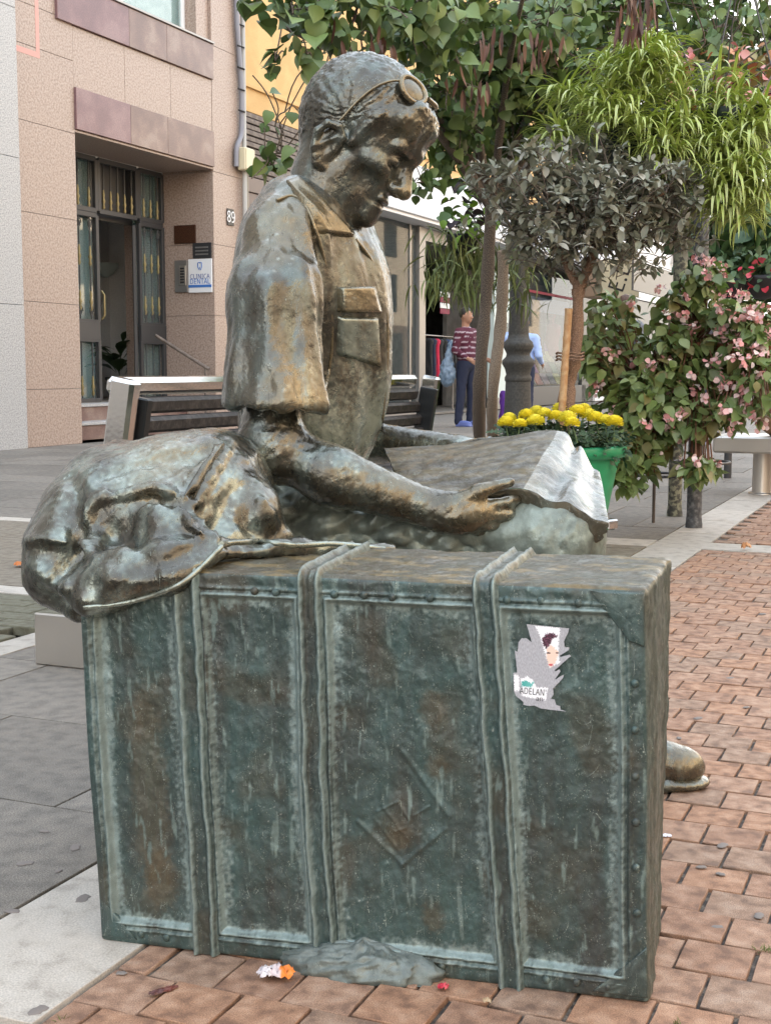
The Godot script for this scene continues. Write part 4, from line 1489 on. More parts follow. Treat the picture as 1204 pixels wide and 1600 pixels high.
func head_soft() -> Soft:      # metres; x forward, y up, z to his right
	var s := Soft.new()
	var q := 0.001
	s.egg(Vector3(0, 20, 0) * q, Vector3(112, 97, 82) * q)
	s.egg(Vector3(-48, -18, 0) * q, Vector3(56, 62, 66) * q, Basis.IDENTITY, 0.03)
	s.egg(Vector3(52, -42, 0) * q, Vector3(57, 74, 63) * q, Basis.IDENTITY, 0.03)
	s.egg(Vector3(48, -100, 0) * q, Vector3(60, 54, 50) * q, Basis.IDENTITY, 0.03)
	s.egg(Vector3(94, -134, 0) * q, Vector3(24, 22, 26) * q, Basis.IDENTITY, 0.022)
	s.limb(Vector3(102, -8, -44) * q, Vector3(112, -4, 0) * q, 0.012, 0.013, 0.018)
	s.limb(Vector3(112, -4, 0) * q, Vector3(98, -8, 46) * q, 0.013, 0.012, 0.018)
	for z in [-1.0, 1.0]:
		s.egg(Vector3(76, -60, 44 * z) * q, Vector3(26, 20, 20) * q, Basis.IDENTITY, 0.02)
		s.egg(Vector3(116, -33, 34 * z) * q, Vector3(19, 13, 24) * q, Basis.IDENTITY, 0.014, 1)
		s.egg(Vector3(93, -36, 33 * z) * q, Vector3(16, 13, 17) * q, Basis.IDENTITY, 0.004)
		s.limb(Vector3(107, -41, 20 * z) * q, Vector3(96, -45, 50 * z) * q, 0.0025, 0.0025, 0.003, 1)
		s.limb(Vector3(112, -79, 20 * z) * q, Vector3(104, -106, 32 * z) * q, 0.004, 0.004, 0.01, 1)
	s.limb(Vector3(108, -16, 0) * q, Vector3(130, -62, 0) * q, 0.010, 0.0135, 0.012)
	s.egg(Vector3(131, -67, 0) * q, Vector3(14, 12, 13) * q, Basis.IDENTITY, 0.008)
	for z in [-1.0, 1.0]:
		s.egg(Vector3(117, -71, 13 * z) * q, Vector3(13, 10, 8) * q, Basis.IDENTITY, 0.006)
		s.egg(Vector3(122, -80, 7 * z) * q, Vector3(6, 4, 4) * q, Basis.IDENTITY, 0.003, 1)
	s.egg(Vector3(107, -97, 0) * q, Vector3(12, 8, 25) * q, Basis.IDENTITY, 0.008)
	s.egg(Vector3(104, -113, 0) * q, Vector3(12, 8, 21) * q, Basis.IDENTITY, 0.008)
	s.limb(Vector3(120, -104, 0) * q, Vector3(100, -107, 29) * q, 0.003, 0.002, 0.004, 1)
	s.limb(Vector3(120, -104, 0) * q, Vector3(100, -107, -29) * q, 0.003, 0.002, 0.004, 1)
	for z in [-1.0, 1.0]:      # hollow cheeks and temples
		s.egg(Vector3(80, -94, 56 * z) * q, Vector3(24, 20, 12) * q, Basis.IDENTITY, 0.03, 1)
	# hair: a heavy fringe and locks above the ear
	s.limb(Vector3(80, 30, -58) * q, Vector3(100, 42, 0) * q, 0.02, 0.024, 0.02)
	s.limb(Vector3(99, 42, 0) * q, Vector3(80, 30, 60) * q, 0.024, 0.02, 0.02)
	for k in 7:
		var z := -50.0 + k * 17.0
		s.limb(Vector3(84 + 14 * cos(z / 50.0), 58, z) * q, Vector3(98 + 18 * cos(z / 60.0) - 6.0 * (k % 2), 14 - 6 * (k % 3), z * 0.95) * q, 0.015, 0.006, 0.012)
	s.limb(Vector3(42, 10, 74) * q, Vector3(26, -50, 70) * q, 0.014, 0.006, 0.012)
	# neck
	s.limb(Vector3(-15, -70, 0) * q, Vector3(22, -215, 0) * q, 0.058, 0.062, 0.03)
	s.limb(Vector3(8, -100, 0) * q, Vector3(34, -215, 0) * q, 0.05, 0.056, 0.03)
	# ears
	for z in [-1.0, 1.0]:
		var ring := [Vector3(8, -74, 66), Vector3(10, -50, 73), Vector3(-3, -38, 79), Vector3(-22, -43, 83), Vector3(-31, -64, 81), Vector3(-23, -90, 75), Vector3(-8, -110, 68), Vector3(4, -108, 63)]
		for k in ring.size() - 1:
			s.limb(ring[k] * Vector3(1, 1, z) * q, ring[k + 1] * Vector3(1, 1, z) * q, 0.0065, 0.0065, 0.004)
		s.egg(Vector3(-10, -72, 66 * z) * q, Vector3(20, 34, 9) * q, Basis.IDENTITY, 0.008)
		s.limb(Vector3(0, -56, 75 * z) * q, Vector3(-17, -84, 75 * z) * q, 0.005, 0.004, 0.005)
		s.egg(Vector3(-3, -78, 80 * z) * q, Vector3(8, 10, 9) * q, Basis.IDENTITY, 0.005, 1)
	return s

func build_reader() -> void:
	var o := thing("reader_statue", "bronze statue of a seated man in a short sleeved shirt reading a book", "statue")
	var shirt_paint := func(p: Vector3, _n: Vector3) -> Color:
		var low := clampf((0.95 - p.y) * 2.4 + (p.x + 0.02) * 1.8, 0, 1.0)
		var top := near(p, P(440, 330, 2.2), 0.13) * 0.6 + near(p, P(475, 615, 2.1), 0.07) * 0.9
		return bronze_color(p, top, 0.18 + low)
	# shirt
	var s := Soft.new()
	var tb := Basis(fd, Vector3.UP, sd)
	s.egg(P(488, 480, 2.42), Vector3(0.135, 0.2, 0.185), tb * Basis(Vector3.BACK, -0.12), 0.05)
	s.egg(P(482, 640, 2.42), Vector3(0.122, 0.17, 0.165), tb, 0.06)
	s.egg(P(470, 400, 2.43), Vector3(0.105, 0.13, 0.16), tb, 0.05)
	s.limb(P(446, 362, 2.27), P(505, 362, 2.6), 0.054, 0.056, 0.05)
	s.limb(P(470, 335, 2.34), P(505, 345, 2.52), 0.062, 0.062, 0.05)
	s.egg(P(496, 345, 2.42), Vector3(0.075, 0.06, 0.1), tb, 0.04)
	s.limb(P(441, 380, 2.26), P(430, 470, 2.2), 0.06, 0.073, 0.03)
	s.limb(P(430, 470, 2.2), P(431, 640, 2.16), 0.074, 0.088, 0.03)
	s.limb(P(518, 380, 2.6), P(556, 600, 2.63), 0.062, 0.066, 0.03)
	s.egg(P(582, 545, 2.4), Vector3(0.028, 0.13, 0.03), tb, 0.05)
	s.slab(P(431, 706, 2.13), Vector3(0.13, 0.068, 0.115), 0.002, Basis(Vector3.BACK, -0.06), 0.006, 1)
	s.limb(P(432, 560, 2.17), P(428, 760, 2.14), 0.055, 0.078, 0.01, 1)
	var b := MB.new()
	var axis0 := P(432, 372, 2.25)
	add_soft(b, s, 0.0058, func(p: Vector3, n: Vector3) -> float:
		var sleeve := smoothstep(2.3, 2.2, -p.z)
		var q := Vector3(p.x * 15.0, p.y * 2.0, p.z * 15.0)
		var h := nz_d.get_noise_3dv(q) * (0.004 + 0.008 * sleeve)
		h += nz_d.get_noise_3dv(p * Vector3(7, 5, 7) + Vector3(5, 5, 5)) * 0.005
		h += nz_r.get_noise_3dv(p * Vector3(10, 3, 10)) * 0.0022 + nz_r.get_noise_3dv(p * Vector3(34, 9, 34) + Vector3(9, 2, 4)) * 0.0011 + nz_c.get_noise_3dv(p * 70.0) * 0.0012
		return h, shirt_paint)
	put("shirt", b.mesh(), M.bronze, o)
	plate("collar", s, [Vector2(444, 283), Vector2(459, 306), Vector2(480, 326), Vector2(494, 350), Vector2(500, 368)], [Vector2(462, 276), Vector2(488, 298), Vector2(519, 332), Vector2(546, 360), Vector2(553, 373)], 0.010, o, M.bronze, func(p: Vector3, _n: Vector3) -> Color: return bronze_color(p, 0.75, 0.1))
	var gold_edge := func(p: Vector3, _n: Vector3) -> Color: return bronze_color(p, 0.95, 0.1)
	cord("sleeve_seam", s, [Vector2(432, 312), Vector2(457, 305), Vector2(478, 322), Vector2(494, 360), Vector2(508, 410), Vector2(517, 470), Vector2(518, 550), Vector2(506, 615)], 0.0032, o, M.bronze, gold_edge, -0.0008)
	plate("breast_pocket", s, [Vector2(524, 492), Vector2(524, 555)], [Vector2(590, 492), Vector2(598, 578)], 0.009, o, M.bronze, func(p: Vector3, _n: Vector3) -> Color: return bronze_color(p, 0.25 + 0.6 * near(p, hit(s, 595, 572), 0.06), 0.55))
	plate("pocket_flap", s, [Vector2(524, 448), Vector2(523, 489)], [Vector2(580, 446), Vector2(594, 491)], 0.015, o, M.bronze, func(p: Vector3, _n: Vector3) -> Color: return bronze_color(p, 0.75, 0.3))
	cord("placket", s, [Vector2(556, 374), Vector2(582, 410), Vector2(601, 470), Vector2(606, 540), Vector2(602, 600), Vector2(597, 660), Vector2(591, 716)], 0.0036, o, M.bronze, gold_edge, -0.001)
	# head, arms and hands: one body
	b = MB.new()
	var hs := head_soft()
	var f := HEAD_F.normalized()
	var u := (Vector3(0.53, 0.848, 0.0) - f * f.dot(Vector3(0.53, 0.848, 0.0))).normalized()
	var ht := Transform3D(Basis(f, u, f.cross(u)), P(565, 190, 2.36))
	var hair_at := func(p: Vector3) -> float:      # where hair covers the head
		var line := -0.030 + 0.055 * smoothstep(0.0, 0.09, p.x)
		if p.x < -0.03:
			line = -0.030 - (-0.03 - p.x) * 1.4
		return smoothstep(line - 0.008, line + 0.008, p.y) * (1.0 if p.x > -0.13 else 0.0)
	add_soft(b, hs, 0.0032, func(p: Vector3, _n: Vector3) -> float:
		var hair: float = hair_at.call(p)
		var a := atan2(p.y + 0.02, p.x)
		var strand := nz_a.get_noise_3d(a * 4.0 + p.z * 30.0, p.z * 75.0, p.length() * 30.0)
		return hair * (strand * 0.003 + nz_c.get_noise_3dv(p * 130.0) * 0.0021) + nz_b.get_noise_3dv(p * 50.0) * 0.0008 + nz_r.get_noise_3dv(p * 40.0) * 0.0006, func(p: Vector3, _n: Vector3) -> Color:
		var hair: float = hair_at.call(p)
		var gold := 1.1 * near(p, Vector3(0.138, -0.066, 0), 0.032) + 0.8 * near(p, Vector3(-0.04, 0.115, 0.0), 0.06) + 0.5 * near(p, Vector3(0.09, 0.03, 0.06), 0.05)
		return bronze_color(p * 1.3, gold, 0.04 + 0.26 * hair))
	for i in b.v.size():
		b.v[i] = ht * b.v[i]
		b.n[i] = ht.basis * b.n[i]
	s = Soft.new()
	s.limb(P(434, 420, 2.22), P(424, 695, 2.165), 0.05, 0.047, 0.02)
	s.limb(P(424, 695, 2.165), P(520, 745, 2.15), 0.047, 0.044, 0.03)
	s.limb(P(520, 745, 2.15), P(690, 800, 2.14), 0.046, 0.030, 0.03)
	s.egg(P(422, 712, 2.16), Vector3(0.042, 0.04, 0.04), Basis.IDENTITY, 0.03)
	s.limb(P(530, 420, 2.62), P(560, 690, 2.64), 0.05, 0.043, 0.02)
	s.limb(P(560, 690, 2.64), P(712, 702, 2.55), 0.042, 0.028, 0.02)
	# near hand: palm under the book's edge, thumb on the page, four fingers curled below
	s.egg(P(728, 802, 2.13), Vector3(0.052, 0.030, 0.030), Basis(Vector3.BACK, 0.05), 0.02)
	s.limb(P(690, 800, 2.14), P(722, 802, 2.135), 0.029, 0.030, 0.02)
	var hand_pts := [[[752, 792, 2.125], [792, 785, 2.125], [816, 777, 2.15]], [[754, 806, 2.12], [793, 803, 2.13], [808, 795, 2.17]], [[750, 818, 2.125], [784, 821, 2.14], [798, 814, 2.18]], [[742, 828, 2.135], [768, 834, 2.155], [784, 830, 2.185]]]
	for k in hand_pts.size():
		var h: Array = hand_pts[k]
		var r: float = [0.0105, 0.011, 0.0105, 0.009][k]
		s.limb(P(h[0][0], h[0][1], h[0][2]), P(h[1][0], h[1][1], h[1][2]), r * 1.08, r * 0.96, 0.003)
		s.limb(P(h[1][0], h[1][1], h[1][2]), P(h[2][0], h[2][1], h[2][2]), r * 1.0, r * 0.8, 0.003)
	s.limb(P(705, 790, 2.125), P(748, 768, 2.115), 0.017, 0.0125, 0.012)
	s.limb(P(748, 768, 2.115), P(797, 753, 2.12), 0.012, 0.008, 0.004)
	# far hand on the book's other edge
	s.egg(P(735, 706, 2.53), Vector3(0.045, 0.026, 0.035), Basis.IDENTITY, 0.02)
	for k in 4:
		s.limb(P(745, 704 + k * 3, 2.55 - k * 0.022), P(775, 694 + k * 4, 2.53 - k * 0.02), 0.011, 0.01, 0.004)
		s.limb(P(775, 694 + k * 4, 2.53 - k * 0.02), P(792, 702 + k * 4, 2.51 - k * 0.02), 0.01, 0.0085, 0.004)
	s.limb(P(728, 700, 2.5), P(765, 690, 2.46), 0.014, 0.01, 0.005)
	var skin_paint := func(p: Vector3, _n: Vector3) -> Color:
		return bronze_color(p, 0.9 * near(p, P(760, 790, 2.1), 0.08) + 0.5 * near(p, P(620, 760, 2.1), 0.09), 0.34)
	add_soft(b, s, 0.0042, func(p: Vector3, _n: Vector3) -> float: return nz_b.get_noise_3dv(p * 14.0) * 0.002 + nz_r.get_noise_3dv(p * Vector3(18, 44, 44)) * 0.0012 + nz_c.get_noise_3dv(p * 80.0) * 0.0008, skin_paint)
	put("body", b.mesh(), M.bronze, o)
	# sunglasses pushed up on the hair
	var g := Node3D.new()
	g.name = "sunglasses"
	o.add_child(g)
	for z in [-1.0, 1.0]:
		var c := Vector3(0.060, 0.076, 0.047 * z)
		var nn := Vector3(0.5, 0.62, 0.62 * z).normalized()
		var tx := Vector3.UP.cross(nn).normalized()
		var ty := nn.cross(tx)
		c += nn * 0.009
		b = MB.new()
		b.use_c = true
		var ring := []
		for k in 25:
			var an := TAU * k / 24.0
			ring.append(ht * (c + tx * cos(an) * 0.027 * (1.0 + 0.12 * sin(an)) + ty * sin(an) * 0.023))
		b.tube(ring, [0.0048], 8, false)
		for i in b.v.size():
			b.c[i] = bronze_color(b.v[i], 0.9, 0.1)
		put("rim", b.mesh(), M.bronze, g)
		b = MB.new()
		b.use_c = true
		b.blob(ht * (c - nn * 0.002), Vector3(0.026, 0.022, 0.007), ht.basis * Basis(tx, ty, nn), 24, 12)
		for i in b.v.size():
			b.c[i] = bronze_color(b.v[i], 0.35, 0.05)
		put("lens", b.mesh(), M.bronze, g)
		b = MB.new()
		b.use_c = true
		var arm := []
		for q in [[0.044, 0.082, 0.07], [0.03, 0.07, 0.078], [0.014, 0.045, 0.084], [0.002, 0.01, 0.086], [-0.006, -0.03, 0.084]]:
			arm.append(ht * Vector3(q[0], q[1], q[2] * z))
		b.tube(spline(arm, 4), [0.0025], 8)
		for i in b.v.size():
			b.c[i] = bronze_color(b.v[i], 0.7, 0.2)
		put("temple_arm", b.mesh(), M.bronze, g)
	b = MB.new()
	b.use_c = true
	b.tube(spline([ht * Vector3(0.088, 0.086, 0.028), ht * Vector3(0.098, 0.088, 0.0), ht * Vector3(0.088, 0.086, -0.028)], 4), [0.005], 8)
	for i in b.v.size():
		b.c[i] = bronze_color(b.v[i], 0.8, 0.1)
	put("bridge", b.mesh(), M.bronze, g)
	# trousers
	s = Soft.new()
	s.egg(P(455, 800, 2.42), Vector3(0.16, 0.115, 0.2), tb, 0.05)
	s.egg(P(440, 740, 2.42), Vector3(0.125, 0.12, 0.165), tb, 0.05)
	s.limb(P(455, 812, 2.28), P(870, 842, 2.17), 0.098, 0.074, 0.04)
	s.limb(P(480, 800, 2.54), P(830, 832, 2.42), 0.095, 0.072, 0.04)
	s.limb(P(870, 842, 2.17), Vector3(0.22, 0.09, -2.24), 0.072, 0.056, 0.03)
	s.limb(P(830, 832, 2.42), Vector3(0.4, 0.1, -2.52), 0.07, 0.056, 0.03)
	b = MB.new()
	add_soft(b, s, 0.0075, func(p: Vector3, _n: Vector3) -> float:
		var c := nz_cell.get_noise_3dv(p * Vector3(20, 20, 20))
		var lap := 1.0 - smoothstep(0.12, 0.24, p.x)
		return (0.05 * (-c - 0.9)) * lap + nz_a.get_noise_3dv(p * 16.0) * 0.008 + nz_c.get_noise_3dv(p * 60.0) * 0.0012, func(p: Vector3, _n: Vector3) -> Color:
		return bronze_color(p, 0.0, 0.62).lerp(Color(0.16, 0.21, 0.19), 0.35))
	put("trousers", b.mesh(), M.patina, o)
	# shoes
	for k in 2:
		var at_: Vector3 = [Vector3(0.432, 0.0, -2.52), Vector3(0.2, 0.0, -2.25)][k]
		var fr := Transform3D(Basis(Vector3.UP, -0.1), at_)
		var sh := Node3D.new()
		sh.name = "shoe" if k == 0 else "shoe_001"
		o.add_child(sh)
		s = Soft.new()
		s.limb(Vector3(-0.03, 0.055, 0), Vector3(0.1, 0.05, 0), 0.043, 0.043, 0.02)
		s.egg(Vector3(0.13, 0.042, 0), Vector3(0.065, 0.042, 0.045), Basis.IDENTITY, 0.02)
		s.limb(Vector3(-0.02, 0.09, 0), Vector3(-0.03, 0.14, 0), 0.045, 0.048, 0.02)
		s.limb(Vector3(0.02, 0.1, 0), Vector3(0.11, 0.075, 0), 0.02, 0.012, 0.015)
		s.slab(Vector3(0.06, -0.02, 0), Vector3(0.2, 0.03, 0.1), 0.001, Basis.IDENTITY, 0.002, 1)
		b = MB.new()
		add_soft(b, s, 0.005, func(p: Vector3, _n: Vector3) -> float: return nz_b.get_noise_3dv(p * 30.0) * 0.002, func(p: Vector3, _n: Vector3) -> Color: return bronze_color(p * 1.7, 0.9 * near(p, Vector3(0.16, 0.06, 0.0), 0.07), 0.3))
		put("upper", b.mesh(), M.bronze, sh, fr)
		s = Soft.new()
		s.slab(Vector3(0.03, 0.013, 0), Vector3(0.1, 0.0155, 0.046), 0.012, Basis.IDENTITY, 0.01)
		s.egg(Vector3(0.128, 0.013, 0), Vector3(0.077, 0.0165, 0.053), Basis.IDENTITY, 0.012)
		b = MB.new()
		add_soft(b, s, 0.005, func(p: Vector3, _n: Vector3) -> float: return nz_c.get_noise_3dv(p * 90.0) * 0.0015, func(p: Vector3, _n: Vector3) -> Color: return bronze_color(p * 1.7, 0.5 * near(p, Vector3(0.17, 0.01, 0.03), 0.09), 0.3))
		put("sole", b.mesh(), M.bronze, sh, fr)
		for q in [0.045, 0.078]:
			b = MB.new()
			b.use_c = true
			var arc := []
			for j in 13:
				var an := lerpf(-0.35, PI + 0.35, j / 12.0)
				arc.append(Vector3(q + 0.02, 0.048 + sin(an) * (0.056 - q * 0.12), cos(an) * 0.047))
			b.tube(arc, [0.0045], 6)
			for i in b.v.size():
				b.c[i] = bronze_color(b.v[i], 0.5, 0.3)
			put("strap", b.mesh(), M.bronze, sh, fr)
	# what he sits on
	var seat := thing("bronze_seat_block", "rough bronze block under the seated reader, behind the suitcase", "block")
	b = MB.new()
	s = Soft.new()
	s.slab(Vector3(-0.1, 0.215, -2.42), Vector3(0.2, 0.215, 0.2), 0.03, tb, 0.0)
	add_soft(b, s, 0.014, func(p: Vector3, _n: Vector3) -> float: return nz_a.get_noise_3dv(p * 12.0) * 0.012, func(p: Vector3, _n: Vector3) -> Color: return bronze_color(p, 0.0, 0.6))
	put("block", b.mesh(), M.patina, seat)
	build_book()

func build_book() -> void:
	var o := thing("bronze_book", "open bronze book lying across the reader's lap with a curled page end", "book")
	var g := [[[640, 772, 2.17], [730, 776, 2.15], [812, 764, 2.13], [880, 788, 2.11], [950, 818, 2.10]], [[618, 738, 2.30], [720, 728, 2.28], [843, 710, 2.27], [893, 741, 2.25], [944, 776, 2.23]], [[600, 700, 2.46], [700, 693, 2.45], [865, 673, 2.42], [903, 704, 2.40], [936, 737, 2.37]]]
	var long := []
	for r in g:
		var row := []
		for q in r:
			row.append(P(q[0], q[1], q[2]))
		long.append(spline(row, 16))
	var rows := []
	var across := []
	for k in long[0].size():
		across.append(spline([long[0][k], long[1][k], long[2][k]], 20))
	for j in across[0].size():
		var row := []
		for k in across.size():
			var p: Vector3 = across[k][j]
			var u := float(k) / (across.size() - 1)
			var ridge := 0.012 * bell(u - 0.78, 0.05) - 0.008 * bell(u - 0.66, 0.06) - 0.006 * bell(u - 0.9, 0.04)
			p += Vector3.UP * (ridge * (0.6 + 0.4 * sin(j * 0.2)) + nz_a.get_noise_3dv(p * 14.0) * 0.004 + nz_c.get_noise_3dv(p * Vector3(20, 20, 90)) * 0.001)
			row.append(p)
		rows.append(row)
	var paint := func(p: Vector3, _n: Vector3) -> Color:
		var end := smoothstep(0.24, 0.29, p.x + (2.2 + p.z) * 0.25)
		return bronze_color(p, 0.55 * (1.0 - end), -1.0 + 0.8 * end)
	var fold := 0
	for k in across.size():
		if float(k) / (across.size() - 1) < 0.52:
			fold = k
	for part in 2:
		var b0 := MB.new()
		b0.use_c = true
		b0.grid(rows.map(func(x): return x.slice(0, fold + 1) if part == 0 else x.slice(fold)))
		for i in b0.v.size():
			b0.c[i] = paint.call(b0.v[i], b0.n[i]) if part == 1 else page_color(b0.v[i])
		put(["open_page", "curled_page"][part], b0.mesh(), [M.patina, M.bronze][part], o)
	var b: MB
	# the stack of leaves below: its near, far and end sides
	b = MB.new()
	b.use_c = true
	var ring := []
	for k in rows[0].size():
		ring.append([rows[0][k], float(k) / (rows[0].size() - 1)])
	for j in range(1, rows.size()):
		ring.append([rows[j][-1], 1.0])
	for k in range(rows[0].size() - 2, -1, -1):
		ring.append([rows[-1][k], float(k) / (rows[0].size() - 1)])
	for j in range(rows.size() - 2, 0, -1):
		ring.append([rows[j][0], 0.0])
	var mid := P(770, 735, 2.28)
	var sides := []
	for l in 9:
		var row := []
		for e in ring:
			var p: Vector3 = e[0]
			var th := 0.012 + 0.05 * bell(e[1] - 0.78, 0.24)
			var t := l / 7.0
			if l == 8:
				p = p.lerp(mid, 0.5)
				t = 1.0
			var w := 0.0016 * sin(l * 2.6) + nz_c.get_noise_3dv(p * Vector3(60, 60, 60) + Vector3(0, l, 0)) * 0.005 * float(l > 0)
			var out := (p - mid)
			out.y = 0
			row.append(p - Vector3.UP * (th * t + 0.0005) + out.normalized() * (w - 0.02 * t * t))
		sides.append(row)
	b.grid(sides, true)
	for i in b.v.size():
		b.c[i] = bronze_color(b.v[i], 0.15, 0.3)
	put("page_block", b.mesh(), M.patina, o)

func page_color(p: Vector3) -> Color:      # the page that many hands have rubbed brown
	var c := Color(0.06, 0.048, 0.028).lerp(Color(0.125, 0.093, 0.043), smoothstep(-0.2, 0.4, nz_a.get_noise_3dv(p * Vector3(8, 20, 30))))
	return c.lerp(Color(0.22, 0.18, 0.1), 0.5 * smoothstep(0.2, 0.5, nz_c.get_noise_3dv(p * Vector3(20, 50, 70))))

func build_backpack() -> void:
	var o := thing("bronze_backpack", "slumped bronze backpack with open pocket lying over the suitcase's left corner", "backpack")
	var s := Soft.new()
	s.egg(P(265, 800, 2.02), Vector3(0.155, 0.085, 0.16), Basis(Vector3.BACK, 0.12), 0.04)
	s.egg(P(330, 765, 2.1), Vector3(0.1, 0.075, 0.12), Basis(Vector3.BACK, 0.25), 0.04)
	s.egg(P(175, 800, 2.0), Vector3(0.085, 0.075, 0.12), Basis(Vector3.BACK, 0.5), 0.04)
	s.egg(P(110, 860, 1.96), Vector3(0.06, 0.085, 0.11), Basis(Vector3.BACK, -0.3), 0.04)
	s.limb(P(150, 735, 2.02), P(190, 720, 2.14), 0.03, 0.03, 0.03)
	s.limb(P(340, 705, 2.12), P(372, 745, 2.06), 0.026, 0.026, 0.03)
	s.egg(P(385, 800, 1.98), Vector3(0.055, 0.05, 0.07), Basis(Vector3.BACK, -0.5), 0.03)
	s.limb(P(60, 845, 1.96), P(95, 850, 1.9), 0.014, 0.025, 0.03)
	s.limb(P(75, 895, 1.95), P(125, 945, 1.88), 0.028, 0.024, 0.03)
	# roll that hangs over the front edge, and the flap on top of the case
	s.limb(P(142, 928, 1.80), P(270, 897, 1.775), 0.030, 0.024, 0.018)
	s.limb(P(270, 897, 1.775), P(345, 858, 1.80), 0.022, 0.013, 0.018)
	s.egg(P(215, 880, 1.83), Vector3(0.11, 0.035, 0.075), Basis(Vector3.BACK, 0.25), 0.025)
	s.limb(P(345, 856, 1.83), P(470, 857, 1.9), 0.018, 0.012, 0.02)
	s.limb(P(470, 857, 1.9), P(612, 860, 1.97), 0.013, 0.010, 0.015)
	s.limb(P(350, 850, 1.9), P(440, 842, 1.98), 0.025, 0.02, 0.02)
	s.egg(P(235, 760, 2.04), Vector3(0.16, 0.07, 0.14), Basis(Vector3.BACK, 0.3), 0.05)
	# pocket: a raised rim round a hollow
	s.limb(P(158, 800, 1.93), P(148, 870, 1.83), 0.016, 0.018, 0.012)
	s.limb(P(158, 800, 1.93), P(215, 772, 1.9), 0.016, 0.014, 0.012)
	s.limb(P(215, 772, 1.9), P(262, 776, 1.88), 0.014, 0.014, 0.012)
	s.limb(P(262, 776, 1.88), P(338, 842, 1.8), 0.014, 0.012, 0.012)
	s.egg(P(188, 836, 1.825), Vector3(0.032, 0.042, 0.022), Basis(Vector3.BACK, 0.2), 0.012, 1)
	s.egg(P(262, 828, 1.84), Vector3(0.05, 0.034, 0.03), Basis(Vector3.BACK, -0.5), 0.02)
	# hems stand proud of the cloth and creases sink into it
	var hems := [[[128, 868], [132, 815], [150, 782], [190, 770], [235, 766], [264, 774], [300, 812], [342, 848]], [[343, 694], [318, 722], [296, 762], [280, 790]], [[362, 690], [338, 726], [316, 768], [302, 792]], [[44, 844], [80, 847], [130, 852]], [[60, 893], [90, 915], [118, 932]], [[378, 752], [408, 785], [430, 820]]]
	var creases := [[[134, 880], [146, 905], [142, 925]], [[222, 802], [214, 845], [228, 884]], [[345, 802], [362, 778], [378, 756]], [[350, 846], [385, 842], [425, 838]], [[100, 786], [122, 830], [124, 880], [108, 935]], [[160, 745], [230, 718], [300, 707]], [[180, 764], [260, 730], [325, 702]], [[70, 870], [98, 886], [122, 903]], [[240, 780], [300, 792], [330, 830]], [[165, 872], [205, 884], [262, 872], [320, 850]], [[390, 770], [385, 810], [396, 832]], [[56, 862], [85, 866], [118, 872]], [[108, 745], [118, 770], [110, 800]]]
	var traced := []
	for l in hems + creases:
		var pts := []
		for q in l:
			pts.append(Vector2(q[0], q[1]))
		var t3 := []
		for q in spline(pts, 2):
			t3.append(hit(s, q.x, q.y))
		traced.append(t3)
	for l in traced.size():
		var t3: Array = traced[l]
		for k in t3.size() - 1:
			if (t3[k] - t3[k + 1]).length() < 0.09:
				if l < hems.size():
					s.limb(t3[k], t3[k + 1], 0.0062 if l > 0 else 0.010, 0.0062 if l > 0 else 0.010, 0.008)
				else:
					s.limb(t3[k], t3[k + 1], 0.0055, 0.0055, 0.02, 1)
	var paint := func(p: Vector3, _n: Vector3) -> Color:
		var gold := 0.85 * near(p, P(255, 715, 1.95), 0.1) + 0.5 * near(p, P(230, 770, 1.86), 0.04)
		return bronze_color(p, gold, 0.44)
	var b := MB.new()
	add_soft(b, s, 0.0055, func(p: Vector3, _n: Vector3) -> float:
		var q := p.rotated(Vector3.BACK, -0.6)
		return nz_b.get_noise_3dv(Vector3(q.x * 6.0, q.y * 26.0, q.z * 14.0)) * 0.002 + nz_d.get_noise_3dv(p * 6.0) * 0.004 + nz_r.get_noise_3dv(Vector3(q.x * 4.0, q.y * 13.0, q.z * 6.0)) * 0.003 + nz_c.get_noise_3dv(p * 70.0) * 0.0014, paint)
	put("bag", b.mesh(), M.bronze, o)
	var edge := func(p: Vector3, _n: Vector3) -> Color: return bronze_color(p, 0.35, 0.62)
	plate("strap", s, [Vector2(338, 698), Vector2(312, 728), Vector2(287, 770)], [Vector2(356, 692), Vector2(330, 730), Vector2(306, 776)], 0.009, o, M.bronze, paint, 8, 14)
	cord("pocket_hem", s, [Vector2(132, 948), Vector2(200, 940), Vector2(270, 918), Vector2(310, 890), Vector2(345, 855)], 0.004, o, M.bronze, edge, 0.001)
	cord("drawstring", s, [Vector2(345, 850), Vector2(400, 846), Vector2(460, 852), Vector2(520, 850), Vector2(600, 858)], 0.0045, o, M.bronze, edge, 0.0)

# ---------- plants ----------
func leaf_mat(c: Color, rough := 0.55, back := 0.35) -> StandardMaterial3D:
	var m := mat(Color(1, 1, 1) if c.a > 1.5 else c, rough)
	m.backlight_enabled = true
	m.backlight = Color(c.r * back, c.g * back, c.b * back)
	m.vertex_color_use_as_albedo = true
	return m
# a leaf along +z, folded along its rib; outline is half widths along its length
func leaf_shape(length: float, outline: Array, fold := 0.25, droop := 0.2, wave := 0.0, rim := Color(1, 1, 1), rib := Color(1, 1, 1)) -> ArrayMesh:
	var b := MB.new()
	b.use_c = true
	var rows := []
	var n := outline.size()
	for k in n:
		var t := float(k) / (n - 1)
		var w: float = outline[k] * length
		var y := -droop * length * t * t + wave * length * sin(t * 9.0)
		rows.append([Vector3(-w, y + w * fold, t * length), Vector3(0, y, t * length * 1.0), Vector3(w, y + w * fold, t * length)])
	b.grid(rows)
	for k in b.v.size():
		b.c[k] = rib if k % 3 == 1 else rim
	return b.mesh()
